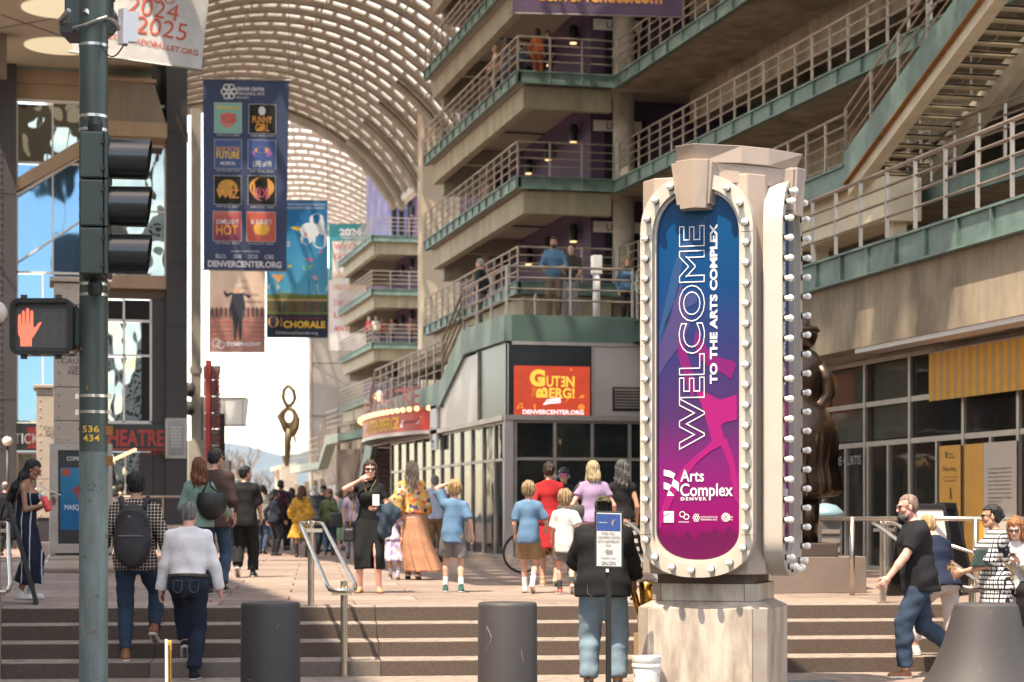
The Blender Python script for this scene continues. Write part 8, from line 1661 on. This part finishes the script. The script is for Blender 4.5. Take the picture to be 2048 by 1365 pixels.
MB().tube([bp(.16, .92), bp(.17, 1.0), bp(.12, 1.03) - Yv * .25], .014, 8).build('handlebar', m_black, by, True); MB().tube([bp(.17, 1.0), bp(.12, 1.03) + Yv * .25], .014, 8).build('handlebar', m_black, by, True); MB().ball(bp(.68, .97), (.13, .07, .035), 12, 8).build('saddle', m_black, by, True); MB().tube([bp(.48, .3) - Yv * .06 + XB * -.09 + Vector((0, 0, -.1)), bp(.48, .3) - Yv * .06, bp(.48, .3) + Yv * .06, bp(.48, .3) + Yv * .06 + XB * .09 + Vector((0, 0, .1))], .012, 8).build('crank', m_strap, by, True)
person('cyclist in a black helmet and mirrored visor standing over the bicycle', PZ(1128, .6, 33.4), 186, H=1.76, sk='tan', hair=('crop', 'black'), top=('jersey', blk, dict(sl=.44)), bot=('shorts', blk, dict(len=.46)), shoes=('shoe', blkl), extras=(('helmet', mat('helmet_black', (.02, .02, .022), rough=.35)), ('sunglasses', mat('visor_pink', (.5, .05, .4), rough=.15, metal=.5))), hands=((-.2, .3, 1.0), (.2, .3, 1.0)))
# -- musician
camo = cloth('camo', (.05, .05, .025), ((.11, .09, .05), (.02, .02, .014)))
p = person('saxophone player in a black sweatshirt and faded jeans seen from behind', PZ(1206, 0, 17.9), 8, H=1.76, bulk=1.28, sk='brown', hair=('crop', 'black'), head=(6, -10), lean=3, top=('sweatshirt', C_(.011, .011, .013), dict(sl=.8, hem=-.1, g=.03, loose=1.6)), bot=('jeans', jean_l, dict(g=.024, waist=-.03)), shoes=('shoe', blkl), feet=(dict(x=-.13, y=0), dict(x=.13, y=.03)), hands=((-.05, .3, 1.12), (.26, .26, .92)), extras=(('cap', camo, 'back'),), elbow=((-1, -.3, -.3), (1, -.4, -.2)))
W = p['W']; m_br = mat('lacquered_brass', (.6, .34, .07), rough=.22, metal=1, ns=14, na=.4); t = thing('saxophone', 'brass saxophone hanging at the right hip of the player', 'saxophone', W(Vector((.3, .25, .8))))
MB().tube([W(Vector(v)) for v in ((.08, .3, 1.38), (.12, .34, 1.3), (.2, .33, 1.05), (.27, .31, .82), (.29, .3, .74))], .02, 12, r2=.034).build('body_tube', m_br, t, True); MB().tube([W(Vector(v)) for v in ((.29, .3, .74), (.315, .29, .69), (.36, .28, .7), (.375, .27, .78), (.375, .26, .9), (.38, .25, .98))], .034, 14, r2=.075).build('bell', m_br, t, True)
for i in range(6): MB().lathe([(.016, 0), (.016, .012)], W(Vector((.13 + .024 * i, .30, 1.25 - .085 * i))), 10, c2w(0, -1)).build('key', m_br, t, True)
for i in range(3): MB().lathe([(.02, 0), (.02, .012)], W(Vector((.36, .22, .76 + .06 * i))), 12, c2w(0, -1)).build('key', m_br, t, True)
MB().tube([W(Vector(v)) for v in ((.08, .3, 1.38), (.05, .24, 1.44), (.02, .16, 1.5))], .012, 8).build('neck', m_br, t, True)
# -- right: man in polo, woman climbing, woman in lattice dress, seated woman
p = person('bald bearded man in a black polo and jeans striding left', PZ(1838, 0, 19.3), -94, H=1.81, bulk=1.14, sk='pink', hair=('stubble', (.26, .17, .13)), head=(0, -6), lean=6, top=('polo', C_(.014, .014, .017), dict(sl=.36, neck=1, hem=-.12, g=.024)), bot=('jeans', jean, dict(g=.018, wr=1.4)), shoes=('shoe', tanl), feet=(dict(x=-.08, y=.16), dict(x=.09, y=-.42, z=.05, p=48, free=1)), hands=((-.2, .38, .9), (.3, -.12, .86)), extras=(('beard', hairm('grey')), ('sunglasses', None)), curl=(.45, .45))
p = person('short haired blond woman in a navy top and white trousers climbing', PZ(1884, 0, 19.95), -22, H=1.62, f=1, bulk=1.1, sk='fair', hair=('crop', 'blond'), lean=20, head=(10, -14), top=('tee', navy, dict(sl=.3, hem=-.06)), bot=('trousers', C_(.62, .55, .52), dict(len=.9)), shoes=('shoe', whs), feet=(dict(x=-.1, y=.36, z=.15), dict(x=.1, y=-.2, p=20)), hands=(None, (.26, .1, .8)))
p = person('dark haired woman in a black and white lattice dress with a low bun', PZ(1990, 0, 19.5), -84, H=1.7, f=1, bulk=1.18, sk='tan', hair=('bun', 'black'), head=(0, -4), top=('dress_top', cloth('lattice', (.62, .6, .58), (.016, .016, .022), .75), dict(sl=.46, loose=1.9, g=.024, neck=1)), bot=('dress_skirt', cloth('lattice', (.62, .6, .58), (.016, .016, .022), .75), dict(len=.98, w=.33, d=.3, fold=.05, waist=.11, sy=-.1)), shoes=('shoe', blkl), hands=((-.12, .34, 1.06), (.06, .33, 1.04)), extras=(('sunglasses', None),))
a = p['W'](Vector((-.2, .14, 1.17))); t = thing('clutch_bag', 'dark green clutch with a gold chain under the arm of the lattice dress', 'bag', a); MB().hexa([a + X * u + Yv * v + Vector((0, 0, z)) for z, k in ((-.09, 1), (.09, .5)) for u, v in ((-.13 * k, -.03), (.13 * k, -.03), (.13 * k, .03), (-.13 * k, .03))]).build('pouch', lea(.03, .05, .045), t, bevel=.015); MB().tube([a + X * .06 + Vector((0, 0, .08)), a + X * .16 + Vector((0, 0, .0)), a + X * .3 + Vector((0, 0, -.14)), a + X * .26 + Vector((0, 0, -.2))], .01, 6).build('chain', m_br, t, True)
a = p['W'](Vector((-.02, .42, 1.07))); t = thing('wallet', 'small leopard print wallet in the hands of the lattice dress woman', 'wallet', a); MB().box(a.x - .05, a.x + .05, a.y - .02, a.y + .02, a.z - .035, a.z + .035).build('case', cloth('camo', (.3, .17, .08), ((.03, .02, .015), (.35, .22, .12))), t, bevel=.006)
sb_ = thing('stone_bench', 'low concrete bench block at the right edge', 'bench', PZ(2045, .0, 21.2)); a = PZ(2052, 0, 21.3); MB().box(a.x - .35, a.x + 1.2, a.y - .3, a.y + .5, 0, .78).build('block', m_conc2, sb_, bevel=.02)
p = person('red haired woman in sunglasses and a white blouse seated with her phone', PZ(2036, .32, 21.0), 205, H=1.66, f=1, sk='fair', hair=('long', (.4, .17, .06), .25), sit=.5, lean=8, head=(0, -18), top=('blouse', C_(.66, .63, .62), dict(sl=.9, loose=1.4)), bot=('trousers', blk), shoes=('shoe', blkl), feet=(dict(x=-.1, y=.42), dict(x=.1, y=.4)), hands=((-.05, .3, .84), (.06, .3, .84)), extras=(('sunglasses', mat('grey_lens', (.08, .07, .075), rough=.15)),))
a = p['W'](Vector((0, .38, .86))); t = thing('phone', 'dark phone held by the seated red haired woman', 'phone', a); MB().hexa([a + X * u + Yv * v + Vector((0, 0, z)) for z in (-.006, .006) for u, v in ((-.08, -.04), (.08, -.04), (.08, .04), (-.08, .04))]).build('case', m_black, t, bevel=.003)
# -- terrace
person('bearded man in a blue shirt leaning on the terrace rail', PZ(1108, 6.12, 45.9), 184, H=1.9, sk='tan', hair=('short', 'brown'), lean=6, top=('shirt', C_(.1, .2, .3), dict(neck=1, sl=1)), bot=('trousers', C_(.17, .12, .08)), shoes=('shoe', blkl), extras=(('beard', hairm('brown')),), hands=((-.22, .34, 1.06), (.22, .34, 1.06)), res=.019)
person('man in an olive tee and pale trousers close beside the blue shirt', PZ(1143, 6.12, 46.3), 196, H=1.8, sk='fair', hair=('short', 'brown'), top=('tee', C_(.05, .045, .035), dict(sl=.45)), bot=('trousers', C_(.26, .25, .27)), shoes=('shoe', whs), hands=((-.24, .3, 1.0), (.1, .34, 1.06)), res=.019)
person('woman in a pink top and denim jacket on the terrace', PZ(1253, 6.12, 48), 165, H=1.72, f=1, sk='fair', hair=('long', 'sand', .26), top=('jacket', cloth('blotch', (.06, .12, .2), ((.06, .12, .2), (.07, .14, .22))), dict(sl=1, hem=-.02, g=.022)), bot=('trousers', blk), shoes=('shoe', blkl), res=.019, hands=((-.15, .25, 1.05), None))
person('silver haired man in a dark jacket behind the terrace stair rail', PZ(962, 6.12, 48.6), -70, H=1.75, sk='fair', hair=('short', 'silver'), top=('jacket', C_(.025, .03, .035), dict(sl=1)), bot=('trousers', C_(.2, .18, .16)), shoes=('shoe', blkl), res=.024)
mp_ = thing('white_post', 'white square sensor post on the terrace behind the rail', 'post', PZ(1193, 6.12, 47.2)); a = PZ(1193, 6.12, 47.2); MB().lathe([(.09, 0), (.085, 1.2)], a, 12).build('shaft', m_white, mp_, True); MB().box(a.x - .12, a.x + .12, a.y - .1, a.y + .1, a.z + 1.2, a.z + 1.65).build('head', m_white, mp_, bevel=.02)
# -- decks of the garage
for (px, d, z, fc, H, f, hr, tc, bc, lab) in ((1074, 61.5, 15.05, 30, 1.66, 1, ('long', 'brown', .2), (.4, .1, .03), (.3, .08, .03), 'woman in an orange dress on the upper garage balcony'), (1042, 61.2, 15.05, -40, 1.1, 0, ('crop', 'brown'), (.05, .12, .22), (.05, .05, .06), 'child in blue on the upper garage balcony'), (1096, 62, 15.05, 200, 1.7, 1, ('long', 'black', .3), (.03, .025, .03), (.03, .03, .03), 'woman in black behind the orange dress on the balcony'), (1014, 63, 15.05, -60, 1.72, 1, ('long', 'black', .3), (.2, .16, .18), (.16, .2, .25), 'dark haired woman at the corner of the upper balcony'), (992, 63.6, 15.05, -90, 1.62, 0, ('crop', 'blond'), (.5, .36, .28), (.3, .28, .26), 'fair haired person leaning over the upper balcony rail'),
    (738, 120, 11.85, -30, 1.72, 1, ('bob', 'grey'), (.36, .05, .06), (.05, .05, .05), 'woman in red at the corner of the far balcony'), (752, 120, 11.85, 0, 1.75, 0, ('short', 'silver'), (.5, .47, .45), (.1, .1, .1), 'man in a pale shirt on the far balcony'), (765, 120.5, 11.85, 20, 1.68, 1, ('bob', 'grey'), (.4, .06, .05), (.04, .04, .04), 'woman in a red jacket mid far balcony'), (784, 121, 11.85, 180, 1.7, 1, ('bob', 'sand'), (.3, .27, .22), (.04, .04, .04), 'woman in a beige top on the far balcony'), (821, 121, 11.85, 190, 1.76, 0, ('crop', 'grey'), (.4, .22, .16), (.05, .04, .05), 'man in a patterned salmon shirt right end of the far balcony')):
    person(lab, PZ(px, z, d), fc, H=H, f=f, sk='tan', hair=hr, top=('shirt', C_(*tc), dict(sl=.7)), bot=('trousers', C_(*bc)), res=.028 if d < 90 else .04)
# -- the crowd down the galleria
crowd = [
 # px, depth, face, H, sex, hair, top, bottom, label
 (870, 40.7, 4, 1.79, 0, ('short', 'grey'), ('shirt', (.4, .44, .54), dict(sl=.8)), ('trousers', (.26, .16, .08)), 'grey haired man in a pale blue shirt and tan trousers'),
 (473, 42, -20, 1.76, 0, ('short', 'grey'), ('jacket', (.016, .022, .035), {}), ('trousers', (.02, .02, .022)), 'grey haired man in a navy jacket left of the black tee'),
 (511, 70, 10, 1.74, 1, ('bob', 'black'), ('tee', (.42, .03, .04), {}), ('trousers', (.04, .04, .05)), 'dark haired woman in a red top far off'),
 (524, 49, 8, 1.72, 0, ('short', 'black'), ('hoodie', (.25, .24, .21), dict(loose=1.6)), ('jeans', (.04, .06, .1)), 'man in a grey hoodie right of the black tee'),
 (537, 75, 0, 1.74, 0, ('short', 'black'), ('tee', (.5, .38, .02), {}), ('trousers', (.04, .04, .05)), 'person in a bright yellow tee shirt far off'),
 (561, 54, 0, 1.92, 0, ('short', 'black'), ('shirt', (.04, .014, .022), {}), ('trousers', (.02, .02, .025)), 'tall man in a dark maroon shirt'),
 (549, 47, 60, 1.58, 1, ('bob', 'black'), ('jacket', (.015, .018, .03), {}), ('trousers', (.015, .015, .02)), 'short woman in a navy jacket looking right'),
 (545, 59, 0, 1.32, 1, ('mop', 'sand'), ('dress_top', (.24, .29, .37), dict(sl=.3, bust=0)), ('dress_skirt', (.24, .29, .37), dict(len=.55, w=.22)), 'girl in a grey blue dress and black leggings'),
 (524, 66, -10, 1.18, 1, ('long', 'brown', .2), ('dress_top', (.06, .1, .2), dict(sl=.3, bust=0)), ('dress_skirt', (.2, .14, .24), dict(len=.6, w=.22)), 'smaller girl in a blue and mauve dress'),
 (564, 72, 10, 1.7, 1, ('long', 'black', .3), ('dress_top', (.014, .014, .016), dict(sl=.2)), ('dress_skirt', (.014, .014, .016), dict(len=.55, w=.2)), 'woman in a short black dress mid crowd'),
 (584, 55, -10, 1.72, 1, ('long', 'black', .28), ('shirt', (.1, .13, .17), {}), ('trousers', (.016, .016, .02)), 'dark haired woman in a slate denim shirt'),
 (603, 45.4, 2, 1.66, 1, ('long', 'chestnut', .27), ('dress_top', None, dict(sl=.8, loose=2.4, g=.03)), ('dress_skirt', None, dict(len=.55, w=.34, d=.28, fold=.05)), 'woman in a mustard patterned dress and black boots'),
 (628, 49, 4, 1.7, 1, ('bob', 'white', .13), ('shirt', (.06, .065, .085), {}), ('trousers', (.03, .035, .05)), 'white haired woman in a slate blue shirt'),
 (645, 52, 30, 1.74, 0, ('crop', 'grey'), ('jacket', (.015, .017, .022), {}), ('trousers', (.02, .02, .03)), 'man in a black cap and black jacket'),
 (658, 47.5, 2, 1.6, 1, ('bob', 'chestnut', .12), ('jumper', (.045, .06, .025), dict(loose=1.5)), ('jeans', (.04, .075, .13)), 'woman in an olive jumper with a black shoulder bag'),
 (686, 54, 120, 1.7, 1, ('long', 'brown', .2), ('jacket', (.33, .4, .38), {}), ('skirt', (.2, .28, .17), dict(len=.75, w=.26, fold=.04)), 'woman in a mint jacket and flowered skirt'),
 (614, 80, 170, 1.78, 0, ('crop', 'grey'), ('shirt', (.16, .2, .15), {}), ('trousers', (.2, .18, .15)), 'man in a white cap and sage shirt'),
 (636, 74, 0, 1.76, 0, ('short', 'black'), ('shirt', (.55, .53, .54), {}), ('trousers', (.1, .1, .12)), 'dark haired man in a white shirt far off'),
 (651, 66, 180, 1.77, 0, ('stubble', 'grey'), ('shirt', (.08, .17, .34), {}), ('trousers', (.1, .09, .08)), 'bald man in a blue shirt facing the camera'),
 (679, 68, 176, 1.72, 1, ('bob', 'white', .12), ('blouse', (.06, .17, .36), {}), ('trousers', (.3, .28, .26)), 'white haired woman in a bright blue blouse'),
 (584, 88, 0, 1.72, 1, ('bob', 'blond', .14), ('blouse', (.5, .46, .4), {}), ('trousers', (.3, .25, .2)), 'blond woman in a cream blouse far off'),
 (570, 96, 0, 1.8, 0, ('short', 'brown'), ('shirt', (.1, .2, .4), {}), ('trousers', (.1, .1, .12)), 'distant man in a royal blue shirt'),
 (548, 104, 180, 1.7, 1, ('long', 'brown', .2), ('blouse', (.5, .3, .28), {}), ('trousers', (.2, .2, .22)), 'distant woman in a blush blouse'),
 (462, 84, 0, 1.75, 0, ('short', 'brown'), ('tee', (.3, .3, .28), {}), ('jeans', (.05, .08, .14)), 'distant man in a stone grey tee near the grey pylon'),
 (446, 70, 10, 1.72, 0, ('short', 'black'), ('jacket', (.02, .02, .024), {}), ('trousers', (.02, .02, .02)), 'man in a black jacket beside the pylon plinth'),
 (500, 110, 0, 1.7, 1, ('bob', 'sand', .14), ('blouse', (.42, .36, .2), {}), ('trousers', (.2, .18, .16)), 'distant woman in a straw coloured blouse'),
 (597, 112, 0, 1.76, 0, ('crop', 'grey'), ('shirt', (.45, .42, .42), {}), ('trousers', (.15, .14, .14)), 'distant grey haired man in a pale grey shirt'),
 (622, 104, 180, 1.7, 1, ('long', 'blond', .2), ('dress_top', (.5, .16, .1), {}), ('dress_skirt', (.5, .16, .1), dict(len=.8, w=.25)), 'distant woman in a terracotta dress'),
 (664, 92, 0, 1.74, 0, ('short', 'brown'), ('tee', (.2, .05, .05), {}), ('trousers', (.08, .08, .1)), 'distant man in a wine red tee by the far terrace'),
 (704, 44, -6, 1.66, 1, ('long', 'brown', .25), ('blouse', (.3, .24, .32), {}), ('trousers', (.1, .1, .13)), 'woman in a mauve blouse half hidden by the black dress'),
 (10, 47, 0, 1.76, 0, ('fringe', 'grey'), ('jacket', (.014, .013, .014), {}), ('trousers', (.02, .02, .02)), 'balding man in a black jacket at the left edge'),
 (60, 52, 180, 1.76, 0, ('stubble', 'grey'), ('shirt', (.06, .05, .05), {}), ('trousers', (.03, .03, .03)), 'bald man in dark glasses behind the woman with braids'),
 (75, 51, -150, 1.66, 1, ('bob', 'white', .12), ('jumper', None, {}), ('trousers', (.012, .012, .013)), 'white haired woman in a striped jumper'),
 (229, 46, 4, 1.6, 1, ('bob', 'black', .1), ('blouse', 'pat', {}), ('trousers', (.012, .012, .014)), 'dark haired woman in a grey patterned blouse right of the pole'),
 (241, 55, 0, 1.82, 0, ('short', 'black'), ('jacket', (.014, .013, .015), {}), ('trousers', (.02, .02, .02)), 'man in a black suit by the opera house doors'),
 (268, 54.5, -10, 1.78, 0, ('short', 'brown'), ('jacket', (.2, .15, .13), {}), ('trousers', (.1, .08, .08)), 'man in a taupe jacket by the opera house doors'),
]
fc = [('brick red', (.35, .05, .04)), ('navy', (.02, .03, .07)), ('cream', (.55, .5, .4)), ('teal', (.03, .2, .22)), ('charcoal', (.03, .03, .033)), ('rose', (.45, .18, .2)), ('sky blue', (.2, .33, .5)), ('olive', (.1, .11, .04)), ('white', (.6, .58, .56)), ('plum', (.12, .03, .1)), ('coral', (.5, .16, .1)), ('grey', (.22, .22, .22)), ('tan', (.35, .24, .14)), ('forest green', (.03, .1, .04)), ('black', (.015, .015, .016))]
q_ = random.Random(21); pxl = [455, 468, 481, 494, 503, 515, 530, 541, 556, 566, 576, 590, 600, 609, 619, 629, 641, 648, 657, 668, 675, 689, 696, 533, 588, 612, 461, 474, 487, 498, 508, 519, 526, 536, 545, 552, 560, 571, 580, 594, 605, 615, 624, 633, 645, 653, 661, 671, 682, 510, 540]
for i, x in enumerate(pxl):
    cn_, cv_ = fc[i % 15]; f = (i * 7 // 3) % 2; g2 = ('jacket', 'shirt', 'blouse', 'tee')[i % 4] if not f else ('blouse', 'dress', 'cardigan', 'tee')[i % 4]; dr = g2 == 'dress'
    crowd.append((x, q_.uniform(58, 125), q_.choice((0, 5, -8, 175, 20)), q_.uniform(1.6, 1.72) if f else q_.uniform(1.7, 1.84), f, (('long', 'bob')[i % 2], ('brown', 'black', 'sand', 'blond')[i % 4], .18) if f else ('short', ('black', 'brown', 'grey')[i % 3]), ('dress_top' if dr else g2, cv_, {}), ('dress_skirt' if dr else 'trousers', cv_ if dr else q_.choice(((.03, .03, .04), (.04, .06, .1), (.2, .17, .13))), dict(len=.75, w=.25) if dr else {}), 'small far off %s in a %s %s %s' % ('woman' if f else 'man', cn_, g2, ('left of the sculpture base' if x < 560 else 'below the sculpture' if x < 605 else 'by the far terrace wall'))))
mus = cloth('floral', (.45, .24, .03), ((.32, .15, .015), (.55, .32, .06)), .8); strp = cloth('hstripe', (.03, .03, .032), (.45, .45, .45), .4); pat = cloth('floral', (.3, .27, .25), ((.12, .1, .1), (.35, .32, .3)))
for i, (px, d, fc, H, f, hr, tp, bt, lab) in enumerate(crowd):
    tm = C_(*tp[1]) if isinstance(tp[1], tuple) else (mus if tp[0] == 'dress_top' else strp if tp[1] is None else pat); bm = C_(*bt[1]) if bt[1] else mus; rr = random.Random(i + 3)
    ex = ()
    if 'black cap' in lab: ex = (('cap', blk),)
    if 'white cap' in lab: ex = (('cap', C_(.6, .58, .55)),)
    if 'glasses' in lab: ex = (('sunglasses', None),)
    st_ = rr.uniform(-.2, .24)
    person(lab, PZ(px, .6, d), fc + rr.uniform(-6, 6), H=H, f=f, sk=rr.choice(('fair', 'tan', 'pink', 'tan')) if i not in (5,) else 'dark', hair=hr, head=(rr.uniform(-20, 20), rr.uniform(-10, 4)), bulk=rr.uniform(.96, 1.15) if H > 1.4 else .86, top=(tp[0], tm, {**dict(sl=rr.choice((.42, .45, .98, 1.0)) if tp[0] not in ('jacket', 'hoodie', 'jumper') else 1.0, g=.02), **tp[2]}), bot=(bt[0], bm, bt[2] if len(bt) > 2 else {}), shoes=('boot' if 'boots' in lab else 'shoe', blkl, dict(h=.25 if 'boots' in lab else .06)), feet=(dict(x=-.1, y=st_ * .7), dict(x=.1, y=-st_, p=max(0, st_ * 90))), extras=ex, res=.021 if d < 50 else .028 if d < 75 else .04, group='people in the galleria crowd', hs=1.1 if H < 1.4 else None)
a = PZ(672, 1.45, 47.2); t = thing('shoulder_bag', 'black shoulder bag against the olive jumper', 'bag', a); bagbox(t, a, .32, .16, .36, blkl); MB().tube([a + Vector((0, 0, .18)), PZ(663, 2.0, 47.4), PZ(655, 2.05, 47.6)], .015, 6).build('strap', blkl, t, True)
